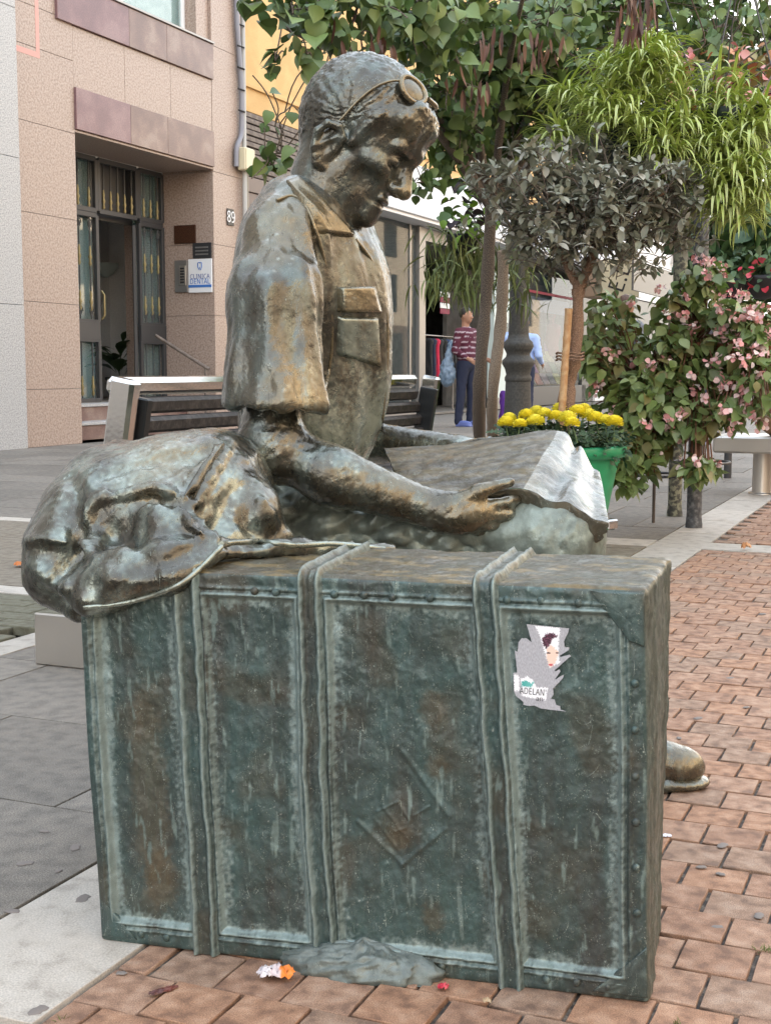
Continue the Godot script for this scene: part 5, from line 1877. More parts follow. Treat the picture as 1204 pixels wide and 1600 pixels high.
# leaves of one kind on one plant: the nearest in view are parts, the others one mass
func foliage(plant: Node3D, called: String, meshes: Array, mats: Array, xfs: Array, most := 120) -> void:
	var order := []
	for k in xfs.size():
		var p: Vector3 = plant.transform * xfs[k].origin
		order.append([(p - EYE).length() + (0.0 if in_view(p, 0.0) else 100.0), k])
	order.sort_custom(func(p, q): return p[0] < q[0] or (p[0] == q[0] and p[1] < q[1]))
	var rest := []
	for j in order.size():
		var k: int = order[j][1]
		if j < most and order[j][0] < 100.0:
			put(called, meshes[k % meshes.size()], mats[(k * 7 + k / 3) % mats.size()], plant, xfs[k])
		else:
			rest.append(k)
	for g in mats.size():
		for h in meshes.size():
			var part := []
			for k in rest:
				if (k * 7 + k / 3) % mats.size() == g and k % meshes.size() == h:
					part.append(xfs[k])
			if part.size() > 0:
				many("more_" + called.trim_suffix("f") + ("ves" if called.ends_with("f") else "s"), meshes[h], mats[g], part, plant)
func aim(p: Vector3, dir: Vector3, size: float, r: RandomNumberGenerator, roll := 0.6) -> Transform3D:
	var z := dir.normalized()
	var x := Vector3.UP.cross(z)
	if x.length() < 0.05:
		x = Vector3.RIGHT
	x = x.normalized().rotated(z, r.randf_range(-roll, roll))
	return Transform3D(Basis(x, z.cross(x), z).scaled_local(Vector3.ONE * size), p)
func rand_dir(r: RandomNumberGenerator) -> Vector3:
	return Vector3(r.randfn(), r.randfn(), r.randfn()).normalized()
func stem(called: String, pts: Array, r0: float, r1: float, m: Material, parent: Node3D, sides := 8, knobs := 0.0) -> MeshInstance3D:
	var line := spline(pts, 8)
	var radii := []
	for k in line.size():
		radii.append(lerpf(r0, r1, float(k) / (line.size() - 1)) * (1.0 + knobs * nz_a.get_noise_2d(k * 3.0, r0 * 900.0)))
	var b := MB.new()
	b.tube(line, radii, sides)
	return put(called, b.mesh(), m, parent)
func twigs(parent: Node3D, list: Array, r0: float, m: Material) -> void:
	var b := MB.new()
	for q in list:
		b.tube(spline(q, 4), [r0], 5, false)
	var o := put("twigs", b.mesh(), m, parent)
	o.set_meta("kind", "stuff")
func group_at(list: Array, base: Vector3) -> Array:
	return list.map(func(x): return Transform3D(x.basis, x.origin - base))

func build_plants() -> void:
	var bark := mat(Color(1, 1, 1), 0.9, 0.0, speckled(512, 401, 0.05, [[0.3, lin(0.07, 0.055, 0.045)], [0.55, lin(0.14, 0.11, 0.088)], [0.75, lin(0.22, 0.18, 0.145)]], 0.3, 0.3), 5.0, M.grit, 0.3)
	var pale_bark := mat(Color(1, 1, 1), 0.9, 0.0, speckled(512, 402, 0.05, [[0.3, lin(0.17, 0.13, 0.095)], [0.55, lin(0.27, 0.215, 0.165)], [0.75, lin(0.36, 0.295, 0.235)]], 0.3, 0.3), 5.0, M.grit, 0.3)
	var red_bark := mat(Color(1, 1, 1), 0.85, 0.0, speckled(512, 403, 0.05, [[0.3, lin(0.16, 0.095, 0.062)], [0.55, lin(0.24, 0.15, 0.1)], [0.75, lin(0.31, 0.21, 0.15)]], 0.3, 0.3), 5.0, M.grit, 0.3)
	M.bark = bark
	var r := RandomNumberGenerator.new()
	r.seed = 21
	canopy_tree(r, bark)
	staked_trunk(r, bark, pale_bark)
	grey_tree(r, red_bark)
	flower_tower(r)
	spider_baskets(r)
	background_green(r, bark)

func canopy_tree(r: RandomNumberGenerator, bark: Material) -> void:
	var base := G(752, 760)
	var t := thing("street_tree", "street tree whose heart shaped leaves and brown pods hang over the whole scene", "tree", base)
	var top := P(768, 300, 7.6) - base
	stem("trunk", [Vector3.ZERO, P(748, 620, 8.0) - base, P(760, 450, 7.8) - base, top], 0.041, 0.032, bark, t, 10, 0.3)
	var ends := []
	for q in [[700, 190, 7.2], [620, 120, 6.4], [520, 60, 5.2], [440, 40, 4.8], [800, 160, 7.4], [900, 90, 7.0], [1020, 40, 7.2], [1150, 30, 7.6], [680, 30, 5.6], [820, -20, 6.0]]:
		ends.append(P(q[0], q[1], q[2]) - base)
	for e in ends:
		var mid: Vector3 = top.lerp(e, 0.5) + Vector3(0, 0.12, 0)
		stem("limb", [top - Vector3(0, 0.1, 0), mid, e], 0.028, 0.007, bark, t, 6, 0.2)
	var heart := [0.0, 0.36, 0.5, 0.53, 0.5, 0.42, 0.28, 0.12, 0.0]
	var meshes := [leaf_shape(0.062, heart, 0.25, 0.25), leaf_shape(0.05, heart, 0.1, 0.12, 0.02), leaf_shape(0.07, heart, 0.4, 0.35)]
	var mats := [leaf_mat(lin(0.075, 0.12, 0.035), 0.5, 0.8), leaf_mat(lin(0.095, 0.15, 0.04), 0.5, 0.8), leaf_mat(lin(0.055, 0.09, 0.03), 0.5, 0.8), leaf_mat(lin(0.13, 0.19, 0.05), 0.5, 0.8), leaf_mat(lin(0.08, 0.135, 0.045), 0.5, 0.8), leaf_mat(lin(0.11, 0.17, 0.05), 0.5, 0.8), leaf_mat(lin(0.2, 0.2, 0.04), 0.5, 0.8), leaf_mat(lin(0.07, 0.125, 0.035), 0.5, 0.8), leaf_mat(lin(0.10, 0.14, 0.04), 0.5, 0.8), leaf_mat(lin(0.06, 0.10, 0.03), 0.5, 0.8), leaf_mat(lin(0.17, 0.09, 0.03), 0.5, 0.8)]
	var xfs := []
	var pods := []
	var tw := []
	# clumps: pixel column, row, distance, spread in metres, how many
	var clumps := [[455, 15, 4.6, 0.11, 34], [430, 95, 4.5, 0.05, 9], [500, 20, 4.7, 0.11, 34], [480, 85, 4.6, 0.07, 14], [545, 60, 4.9, 0.10, 26], [400, -10, 4.5, 0.08, 16], [580, 10, 5.0, 0.14, 40],
		[530, -25, 4.8, 0.15, 40], [445, 175, 5.4, 0.09, 6], [440, 240, 5.5, 0.10, 12], [425, 265, 5.5, 0.06, 6], [630, 40, 5.6, 0.16, 60], [680, 60, 5.8, 0.18, 80], [700, 140, 6.5, 0.20, 118], [650, 0, 5.4, 0.15, 50], [720, 200, 6.8, 0.17, 77],
		[690, 250, 7.0, 0.13, 40], [660, 285, 6.5, 0.09, 18], [740, 20, 6.4, 0.21, 87], [790, 60, 6.8, 0.23, 112], [760, 120, 7.0, 0.26, 151], [830, 110, 7.2, 0.29, 168], [860, 30, 7.0, 0.23, 112], [800, 180, 7.4, 0.26, 135], [860, 190, 7.6, 0.26, 135], [920, 20, 7.9, 0.20, 80],
		[900, 130, 7.4, 0.29, 148], [980, 0, 7.9, 0.20, 70], [1040, -20, 7.9, 0.20, 70], [1010, 20, 7.9, 0.12, 26], [1100, 0, 7.9, 0.20, 60], [1180, -20, 7.9, 0.25, 60], [1120, 60, 7.6, 0.25, 90], [1190, 70, 8.0, 0.25, 90], [1150, 130, 8.2, 0.25, 80], [1060, 80, 7.8, 0.25, 90], [760, 230, 7.6, 0.20, 84], [700, 10, 7.2, 0.34, 125], [960, 70, 8.0, 0.30, 100]]
	for c in clumps:
		var p := P(c[0], c[1], c[2]) - base
		var near_end: Vector3 = ends[0]
		for e in ends:
			if (e - p).length() < (near_end - p).length():
				near_end = e
		tw.append([near_end, near_end.lerp(p, 0.5) + rand_dir(r) * 0.05, p])
		for k in int(c[4] * (1.0 if c[0] < 560 else 1.5)):
			var q := p + rand_dir(r) * float(c[3]) * pow(r.randf(), 0.4) * Vector3(1.1, 0.85, 1.3)
			xfs.append(aim(q, Vector3(r.randf_range(-1, 1), r.randf_range(-1.2, 0.1), r.randf_range(-0.6, 1)), r.randf_range(0.75, 1.25), r, 1.2))
			if k % 5 == 0:
				tw.append([p, p.lerp(q, 0.6) + Vector3(0, 0.02, 0), q])
	for c in [[545, 70, 4.9, 16], [590, 60, 5.1, 26], [575, 30, 5.0, 16], [830, 70, 6.4, 30], [740, 130, 6.0, 22], [770, 60, 6.0, 20], [980, 20, 5.6, 40], [1000, 10, 5.6, 30], [700, 100, 5.8, 12], [860, 60, 6.2, 16], [510, 45, 4.7, 8]]:
		var p := P(c[0], c[1], c[2]) - base
		for k in int(c[3] * 0.55):
			var q := p + rand_dir(r) * 0.06 * Vector3(1, 1.2, 1)
			pods.append(aim(q, Vector3(r.randf_range(-0.25, 0.25), -1, r.randf_range(-0.25, 0.25)), r.randf_range(0.7, 1.1), r, 3.0))
	foliage(t, "leaf", meshes, mats, xfs, 230)
	foliage(t, "seed_pod", [leaf_shape(0.1, [0.0, 0.07, 0.09, 0.09, 0.08, 0.05, 0.0], 0.3, 0.1)], [leaf_mat(lin(0.11, 0.045, 0.03)), leaf_mat(lin(0.15, 0.07, 0.04)), leaf_mat(lin(0.075, 0.035, 0.025))], pods, 60)
	for k in 5:
		var a := P(440 + r.randf_range(-40, 30), 150 + r.randf_range(-30, 80), 5.4) - base
		var d0 := rand_dir(r)
		tw.append([a, a + d0 * 0.08, a + d0 * 0.15 + rand_dir(r) * 0.04, a + d0 * 0.22 + rand_dir(r) * 0.07])
	twigs(t, tw, 0.0028, bark)

func staked_trunk(r: RandomNumberGenerator, bark: Material, pale: Material) -> void:
	var base := G(778, 765)
	var t := thing("tree_stake", "rough pale wooden stake leaning against the thin street tree", "stake", base)
	stem("pole", [Vector3.ZERO, P(768, 640, 7.75) - base, P(782, 500, 7.6) - base, P(786, 392, 7.5) - base], 0.037, 0.03, pale, t, 9, 0.25)
	# lamp post
	var lb := G(807, 765)
	var l := thing("lamp_post", "dark grey cast iron lamp post with a ringed base behind the marigolds", "lamp post", lb)
	var iron := mat(Color(1, 1, 1), 0.6, 0.2, speckled(256, 411, 0.06, [[0.3, lin(0.055, 0.055, 0.052)], [0.7, lin(0.085, 0.083, 0.078)]], 0.3, 0.2), 3.0)
	M.post = iron
	var b := MB.new()
	b.lathe([Vector2(0.17, 0), Vector2(0.17, 0.08), Vector2(0.14, 0.12), Vector2(0.105, 0.3), Vector2(0.09, 0.62), Vector2(0.085, 0.74)], 24)
	put("base", b.mesh(), iron, l)
	b = MB.new()
	b.lathe([Vector2(0.085, 0.74), Vector2(0.092, 0.75), Vector2(0.092, 0.77), Vector2(0.082, 0.79), Vector2(0.092, 0.83), Vector2(0.11, 0.86), Vector2(0.11, 0.885), Vector2(0.085, 0.91), Vector2(0.08, 0.93), Vector2(0.09, 0.95), Vector2(0.105, 0.98), Vector2(0.097, 1.01), Vector2(0.076, 1.03), Vector2(0.07, 1.06)], 24)
	put("ring", b.mesh(), iron, l)
	b = MB.new()
	b.lathe([Vector2(0.07, 1.06), Vector2(0.064, 1.3), Vector2(0.06, 3.2), Vector2(0.05, 4.2)], 20)
	put("shaft", b.mesh(), iron, l)
	b = MB.new()
	b.tube([Vector3(0, 1.76, 0), Vector3(-0.15, 1.8, 0.1), Vector3(-0.36, 1.78, 0.22)], [0.014], 8)
	put("arm", b.mesh(), iron, l)
	# plants hung round it
	var hb := P(722, 370, 8.2)
	var h := thing("hanging_plant", "hanging pot of willowy green foliage topped with lime leaves beside the thin trunk", "hanging plant", hb)
	b = MB.new()
	b.lathe([Vector2(0.04, -0.1), Vector2(0.08, -0.08), Vector2(0.1, 0.0), Vector2(0.105, 0.01), Vector2(0.01, 0.01)], 16)
	put("pot", b.mesh(), M.dark, h)
	var xfs := []
	for k in 620:
		var q := Vector3(r.randfn() * 0.11, r.randf_range(-0.34, 0.08), r.randfn() * 0.11)
		if k % 4 == 0:
			q.x += 0.32
			q.y -= 0.08
		xfs.append(aim(q, Vector3(r.randfn() * 0.7, r.randf_range(-1.4, 0.2), r.randfn() * 0.7), r.randf_range(0.6, 1.2), r))
	foliage(h, "blade", [leaf_shape(0.16, [0.0, 0.035, 0.045, 0.045, 0.035, 0.02, 0.0], 0.3, 0.5)], [leaf_mat(lin(0.13, 0.17, 0.045)), leaf_mat(lin(0.18, 0.22, 0.07)), leaf_mat(lin(0.09, 0.12, 0.035))], xfs, 60)
	xfs = []
	for k in 90:
		var q := Vector3(r.randfn() * 0.07 + 0.02, r.randf_range(-0.02, 0.36), r.randfn() * 0.08)
		xfs.append(aim(q, Vector3(r.randfn(), r.randf_range(-1.2, 0.2), r.randfn() + 0.4), r.randf_range(0.6, 1.2), r))
	foliage(h, "leaf", [leaf_shape(0.09, [0.0, 0.3, 0.4, 0.38, 0.3, 0.15, 0.0], 0.3, 0.3)], [leaf_mat(lin(0.17, 0.3, 0.03)), leaf_mat(lin(0.13, 0.24, 0.03)), leaf_mat(lin(0.045, 0.03, 0.04)), leaf_mat(lin(0.07, 0.13, 0.03))], xfs, 60)

func pot_mesh(r_top: float, r_bot: float, h: float, rim: float, lip: float) -> ArrayMesh:
	var b := MB.new()
	b.lathe([Vector2(0.0, 0.0), Vector2(r_bot, 0), Vector2(r_bot + 0.004, 0.01), Vector2(r_top - 0.012, h - rim - 0.03), Vector2(r_top - 0.004, h - rim - 0.02), Vector2(r_top - 0.006, h - rim), Vector2(r_top + lip * 0.8, h - rim + 0.006), Vector2(r_top + lip, h - rim * 0.5), Vector2(r_top + lip, h - 0.008), Vector2(r_top + lip - 0.01, h), Vector2(r_top - 0.006, h), Vector2(r_top - 0.012, h - 0.05), Vector2(0.0, h - 0.05)], 40)
	return b.mesh()

func grey_tree(r: RandomNumberGenerator, bark: Material) -> void:
	var base := G(873, 866)
	var green := mat(Color(1, 1, 1), 0.42, 0.0, speckled(512, 421, 0.012, [[0.3, lin(0.012, 0.21, 0.085)], [0.7, lin(0.018, 0.26, 0.11)]], 0.3, 0.08), 1.5)
	var p := thing("green_planter", "bright green round planter holding marigolds and a small tree", "planter", base)
	put("pot", pot_mesh(0.262, 0.17, 0.49, 0.055, 0.024), green, p)
	var b := MB.new()
	b.lathe([Vector2(0.25, 0.45), Vector2(0.15, 0.47), Vector2(0.0, 0.475)], 24)
	put("soil", b.mesh(), M.joint, p)
	# steel fitting on the planter's side, dry flecks
	put("metal_clip", box_mesh(Vector3(0.06, 0.045, 0.05), 0.006), M.steel, p, at(Vector3(0.2, 0.15, 0.13), 0.6))
	# tree
	var t := thing("grey_leaved_tree", "small tree with a dense crown of grey oval leaves growing in the green planter", "tree", base + Vector3(0, 0.46, 0))
	var tb := base + Vector3(0, 0.46, 0)
	var fork := P(903, 452, 5.85) - tb
	stem("trunk", [Vector3(0.0, 0, 0), P(885, 620, 5.88) - tb, P(898, 540, 5.85) - tb, fork], 0.036, 0.03, bark, t, 12, 0.5)
	stem("limb", [fork, P(890, 425, 5.86) - tb, P(872, 385, 5.9) - tb, P(850, 330, 5.9) - tb], 0.022, 0.008, bark, t, 8, 0.3)
	stem("limb", [fork, P(925, 400, 5.84) - tb, P(938, 340, 5.8) - tb, P(960, 270, 5.8) - tb], 0.026, 0.008, bark, t, 8, 0.3)
	stem("limb", [P(932, 370, 5.82) - tb, P(985, 330, 5.75) - tb, P(1040, 300, 5.7) - tb], 0.014, 0.006, bark, t, 7, 0.3)
	var xfs := []
	var tw := []
	var oval := [0.0, 0.15, 0.22, 0.25, 0.23, 0.16, 0.0]
	for k in 820:
		var q := rand_dir(r)
		q *= pow(r.randf(), 0.36) * (0.95 + 0.55 * nz_d.get_noise_3dv(q * 2.2))
		var c := Vector2(928 + q.x * 186.0 + 14.0 * q.y, 318 - q.y * 104.0 - 12.0 * q.x * q.x + 26.0 * absf(q.x) * float(q.y < 0) * r.randf())
		c += Vector2(r.randfn(), r.randfn()) * 9.0
		if c.x < 790 and c.y > 360:
			continue
		var w := P(c.x, c.y, 5.85 - q.z * 0.42) - tb
		var out := (w - (P(925, 340, 5.85) - tb)).normalized() + rand_dir(r) * 0.7 + Vector3(0, 0.25, 0)
		tw.append([w, w - out.normalized() * 0.06, w - out.normalized() * 0.14 + Vector3(0, -0.02, 0)])
		var n := 5 + r.randi() % 4
		var ax := out.normalized()
		var sx := ax.cross(Vector3(0.3, 0.9, 0.2)).normalized()
		for j in n:
			var an := TAU * j / n + r.randf()
			var d := ax * r.randf_range(0.1, 0.8) + (sx * cos(an) + ax.cross(sx) * sin(an)) * 0.9
			xfs.append(aim(w - ax * 0.012 * (j % 3), d, r.randf_range(0.75, 1.2), r, 0.5))
	foliage(t, "leaf", [leaf_shape(0.05, oval, 0.22, 0.15), leaf_shape(0.042, oval, 0.05, -0.1), leaf_shape(0.055, oval, 0.35, 0.3)], [leaf_mat(lin(0.22, 0.225, 0.175), 0.75, 0.7), leaf_mat(lin(0.28, 0.28, 0.22), 0.75, 0.7), leaf_mat(lin(0.165, 0.175, 0.13), 0.75, 0.7), leaf_mat(lin(0.34, 0.335, 0.285), 0.8, 0.6), leaf_mat(lin(0.19, 0.2, 0.145), 0.75, 0.7)], xfs, 280)
	twigs(t, tw, 0.0022, M.bark)
	# cane beside the trunk
	var cane := thing("bamboo_cane", "straight bamboo cane tied beside the grey leaved tree's trunk", "cane", base + Vector3(0, 0.44, 0))
	var cb := base + Vector3(0, 0.44, 0)
	var bam := mat(Color(1, 1, 1), 0.5, 0.0, speckled(256, 431, 0.03, [[0.3, lin(0.4, 0.22, 0.1)], [0.7, lin(0.5, 0.33, 0.18)]], 0.3, 0.1), 3.0)
	b = MB.new()
	var c0 := P(874, 690, 5.8) - cb
	var c1 := P(888, 482, 5.78) - cb
	var pts := []
	var rad := []
	for k in 41:
		pts.append(c0.lerp(c1, k / 40.0))
		rad.append(0.0165 + (0.002 if k % 9 == 4 else 0.0))
	b.tube(pts, rad, 12)
	put("cane", b.mesh(), bam, cane)
	for k in 3:
		b = MB.new()
		var m := P(890, 552 + k * 5, 5.83) - cb
		var loop := []
		for j in 17:
			loop.append(m + Vector3(cos(TAU * j / 16.0) * 0.062, 0.004 * sin(j * 2.0), sin(TAU * j / 16.0) * 0.05))
		b.tube(loop, [0.004], 6, false)
		put("tie", b.mesh(), bark, cane)
	# marigolds
	var petal := leaf_shape(0.021, [0.18, 0.34, 0.46, 0.5, 0.36], 0.3, -0.35, 0.05)
	var yellow := [leaf_mat(lin(0.9, 0.82, 0.1), 0.6, 0.4), leaf_mat(lin(0.88, 0.77, 0.06), 0.6, 0.4)]
	var fl := []
	for q in [[795, 655, 5.72], [822, 650, 5.7], [836, 660, 5.62], [812, 664, 5.6], [850, 648, 5.72], [868, 652, 5.7], [886, 655, 5.55], [893, 662, 5.5], [874, 640, 5.85], [902, 645, 5.75], [918, 650, 5.75], [930, 655, 5.7], [944, 658, 5.68], [959, 661, 5.65], [838, 645, 5.95], [790, 662, 5.66], [912, 640, 5.95]]:
		fl.append(q)
	var leafy := thing("marigold_plants", "feathery green marigold plants filling the green planter under the yellow flowers", "plant", base + Vector3(0, 0.46, 0))
	for k in fl.size():
		var w := P(fl[k][0], fl[k][1], fl[k][2])
		var f := thing("marigold", ["yellow marigold bloom at the %s of the green planter", "lemon yellow marigold head at the %s of the green planter"][k % 2] % ["left end", "left front", "left middle", "front left", "back left", "middle left", "front middle", "very front", "back middle", "back right", "right middle", "right side", "right front", "far right end", "far back left", "leftmost edge", "far back right"][k], "flower", w, 0.0, "marigolds in the green planter")
		var size := r.randf_range(0.7, 0.98)
		var ball := []
		for j in 100:
			var yy := 1.0 - 1.55 * (j + 0.5) / 100.0
			var an := j * 2.39996
			var d := Vector3(cos(an) * sqrt(1 - yy * yy), yy, sin(an) * sqrt(1 - yy * yy))
			ball.append(aim(d * 0.0235 * size * Vector3(1, 0.7, 1), d * Vector3(1, 0.7, 1) + rand_dir(r) * 0.25, size, r, 0.4))
		many("petals", petal, yellow[k % 2], ball, f)
		b = MB.new()
		b.tube([Vector3(0, 0, 0), Vector3(r.randfn() * 0.01, -0.08, 0.0)], [0.004], 5)
		put("stalk", b.mesh(), leaf_mat(lin(0.08, 0.13, 0.05)), f)
	xfs = []
	for k in 900:
		var an := r.randf() * TAU
		var rr := 0.27 * sqrt(r.randf())
		var q := Vector3(cos(an) * rr, r.randf_range(0.0, 0.12) - rr * 0.12, sin(an) * rr)
		xfs.append(aim(q, Vector3(cos(an), r.randf_range(-0.1, 1.1), sin(an)) + rand_dir(r) * 0.6, r.randf_range(0.6, 1.2), r, 1.0))
	foliage(leafy, "frond", [leaf_shape(0.07, [0.02, 0.16, 0.05, 0.2, 0.05, 0.18, 0.04, 0.12, 0.0], 0.3, 0.3), leaf_shape(0.06, [0.02, 0.18, 0.04, 0.22, 0.04, 0.16, 0.0], 0.2, 0.5)], [leaf_mat(lin(0.045, 0.085, 0.04)), leaf_mat(lin(0.065, 0.11, 0.055)), leaf_mat(lin(0.03, 0.06, 0.03))], xfs, 100)

func begonia(called_label: String, base: Vector3, pot_label: String, pr: float, clay: Material, spots: Array, r: RandomNumberGenerator, n: int, most: int, flowers: int) -> void:
	var p := thing("terracotta_pot", pot_label, "flower pot", base)
	put("pot", pot_mesh(pr, pr * 0.68, pr * 1.5, pr * 0.28, 0.012), clay, p)
	var b := MB.new()
	b.lathe([Vector2(pr * 0.95, pr * 1.36), Vector2(0, pr * 1.4)], 16)
	put("soil", b.mesh(), M.joint, p)
	var t := thing("begonia", called_label, "plant", base + Vector3(0, pr * 1.4, 0))
	var tb := base + Vector3(0, pr * 1.4, 0)
	var xfs := []
	var fx := []
	var tw := []
	for k in n:
		var s: Array = spots[r.randi() % spots.size()]
		var q := rand_dir(r) * pow(r.randf(), 0.4)
		var w := P(s[0] + q.x * s[3], s[1] - q.y * s[4], s[2] - q.z * 0.22) - tb
		xfs.append(aim(w, Vector3(q.x * 0.8, -0.5, q.z * 0.6 + 0.3) + rand_dir(r) * 0.8, r.randf_range(0.7, 1.3), r, 0.9))
		if k % 6 == 0:
			tw.append([w, w.lerp(Vector3.ZERO, 0.3) + Vector3(0, 0.04, 0), w.lerp(Vector3.ZERO, 0.8) + rand_dir(r) * 0.03])
	for k in flowers:
		var s: Array = spots[r.randi() % spots.size()]
		var q := rand_dir(r)
		var w := P(s[0] + q.x * s[3] * 1.05, s[1] - q.y * s[4] * 1.05, s[2] - absf(q.z) * 0.22 - 0.03) - tb
		for j in 5 + r.randi() % 7:
			var d := rand_dir(r) + Vector3(0, -0.3, 0.5)
			fx.append(aim(w + rand_dir(r) * 0.022, d, r.randf_range(0.7, 1.25), r, 1.5))
	foliage(t, "leaf", [leaf_shape(0.072, [0.0, 0.3, 0.38, 0.36, 0.3, 0.22, 0.1, 0.0], 0.25, 0.3, 0.015), leaf_shape(0.06, [0.0, 0.26, 0.36, 0.37, 0.28, 0.16, 0.0], 0.1, 0.15)], [leaf_mat(lin(0.16, 0.225, 0.07), 0.4, 0.9), leaf_mat(lin(0.22, 0.3, 0.11), 0.4, 0.9), leaf_mat(lin(0.12, 0.175, 0.06), 0.4, 0.9), leaf_mat(lin(0.28, 0.36, 0.16), 0.4, 0.9), leaf_mat(lin(0.17, 0.16, 0.06), 0.4, 0.9)], xfs, most)
	foliage(t, "petal", [leaf_shape(0.027, [0.05, 0.36, 0.46, 0.44, 0.3, 0.0], 0.25, 0.2)], [leaf_mat(lin(0.74, 0.46, 0.47), 0.5, 0.5), leaf_mat(lin(0.78, 0.58, 0.57), 0.5, 0.5), leaf_mat(lin(0.72, 0.34, 0.34), 0.5, 0.5), leaf_mat(lin(0.8, 0.66, 0.64), 0.5, 0.5)], fx, most)
	twigs(t, tw, 0.0035, leaf_mat(lin(0.17, 0.075, 0.045)))

func flower_tower(r: RandomNumberGenerator) -> void:
	var b0 := G(1083, 824)
	var b1 := G(1053, 806)
	var t := thing("flower_stand", "dark metal flower stand of two posts with rings for hanging pots", "stand", b0)
	var steel := mat(Color(1, 1, 1), 0.55, 0.3, speckled(512, 441, 0.03, [[0.3, lin(0.06, 0.064, 0.072)], [0.55, lin(0.1, 0.105, 0.115)], [0.75, lin(0.17, 0.175, 0.185)]], 0.3, 0.2), 2.0)
	var lichen := mat(Color(1, 1, 1), 0.7, 0.2, speckled(512, 442, 0.02, [[0.3, lin(0.05, 0.05, 0.045)], [0.5, lin(0.09, 0.09, 0.075)], [0.62, lin(0.24, 0.24, 0.17)]], 0.3, 0.2), 2.5)
	for k in 2:
		var b := MB.new()
		var o := [Vector3.ZERO, b1 - b0][k] as Vector3
		b.lathe([Vector2(0.044, 0), Vector2(0.044, 0.02), Vector2(0.041, 0.035), Vector2(0.041, 0.05), Vector2(0.0385, 0.055), Vector2(0.0385, 2.35), Vector2(0.0, 2.36)], 20, at(o))
		put("post", b.mesh(), [steel, lichen][k], t)
	for q in [[1095, 722, 6.7], [1030, 742, 7.0], [1090, 640, 6.75], [1000, 620, 6.8]]:
		var b := MB.new()
		var c := P(q[0], q[1], q[2]) - b0
		var ring := []
		for j in 25:
			ring.append(c + Vector3(cos(TAU * j / 24.0) * 0.14, 0, sin(TAU * j / 24.0) * 0.14))
		b.tube(ring, [0.008], 6, false)
		put("ring", b.mesh(), steel, t)
	var b2 := MB.new()
	var rod := G(1020, 817) - b0
	b2.tube([rod, rod + Vector3(0, 0.42, 0)], [0.009], 7)
	put("rod", b2.mesh(), mat(lin(0.1, 0.08, 0.065), 0.7), t)
	var clay := mat(Color(1, 1, 1), 0.8, 0.0, speckled(512, 443, 0.03, [[0.3, lin(0.22, 0.075, 0.04)], [0.7, lin(0.33, 0.125, 0.065)]], 0.3, 0.15), 2.0)
	begonia("leafy begonia with pale pink flowers hanging from the left pot of the stand", P(1012, 716, 6.75), "terracotta pot under the left begonia, nearest the green planter", 0.15, clay, [[985, 600, 6.7, 62, 70], [960, 510, 6.75, 45, 60], [1010, 660, 6.6, 55, 60], [985, 720, 6.55, 42, 50], [1045, 560, 6.7, 50, 70], [935, 560, 6.7, 25, 40], [960, 690, 6.5, 34, 50], [1020, 620, 6.5, 60, 60]], r, 1900, 150, 24)
	begonia("tall begonia with pink flower clusters on the middle of the stand", P(1085, 600, 6.75), "terracotta pot hidden in the middle begonia", 0.14, clay, [[1075, 480, 6.7, 55, 45], [1110, 560, 6.6, 55, 60], [1060, 570, 6.6, 50, 60], [1090, 650, 6.5, 45, 40], [1100, 430, 6.7, 30, 25], [1090, 730, 6.45, 26, 20]], r, 1100, 130, 34)
	begonia("begonia thick with bright pink blossom at the right edge of the photo", P(1178, 600, 6.5), "terracotta pot inside the right hand begonia", 0.14, clay, [[1160, 560, 6.4, 40, 60], [1190, 600, 6.3, 30, 60], [1150, 490, 6.5, 36, 30], [1180, 520, 6.4, 30, 40], [1140, 640, 6.4, 26, 30]], r, 700, 100, 60)

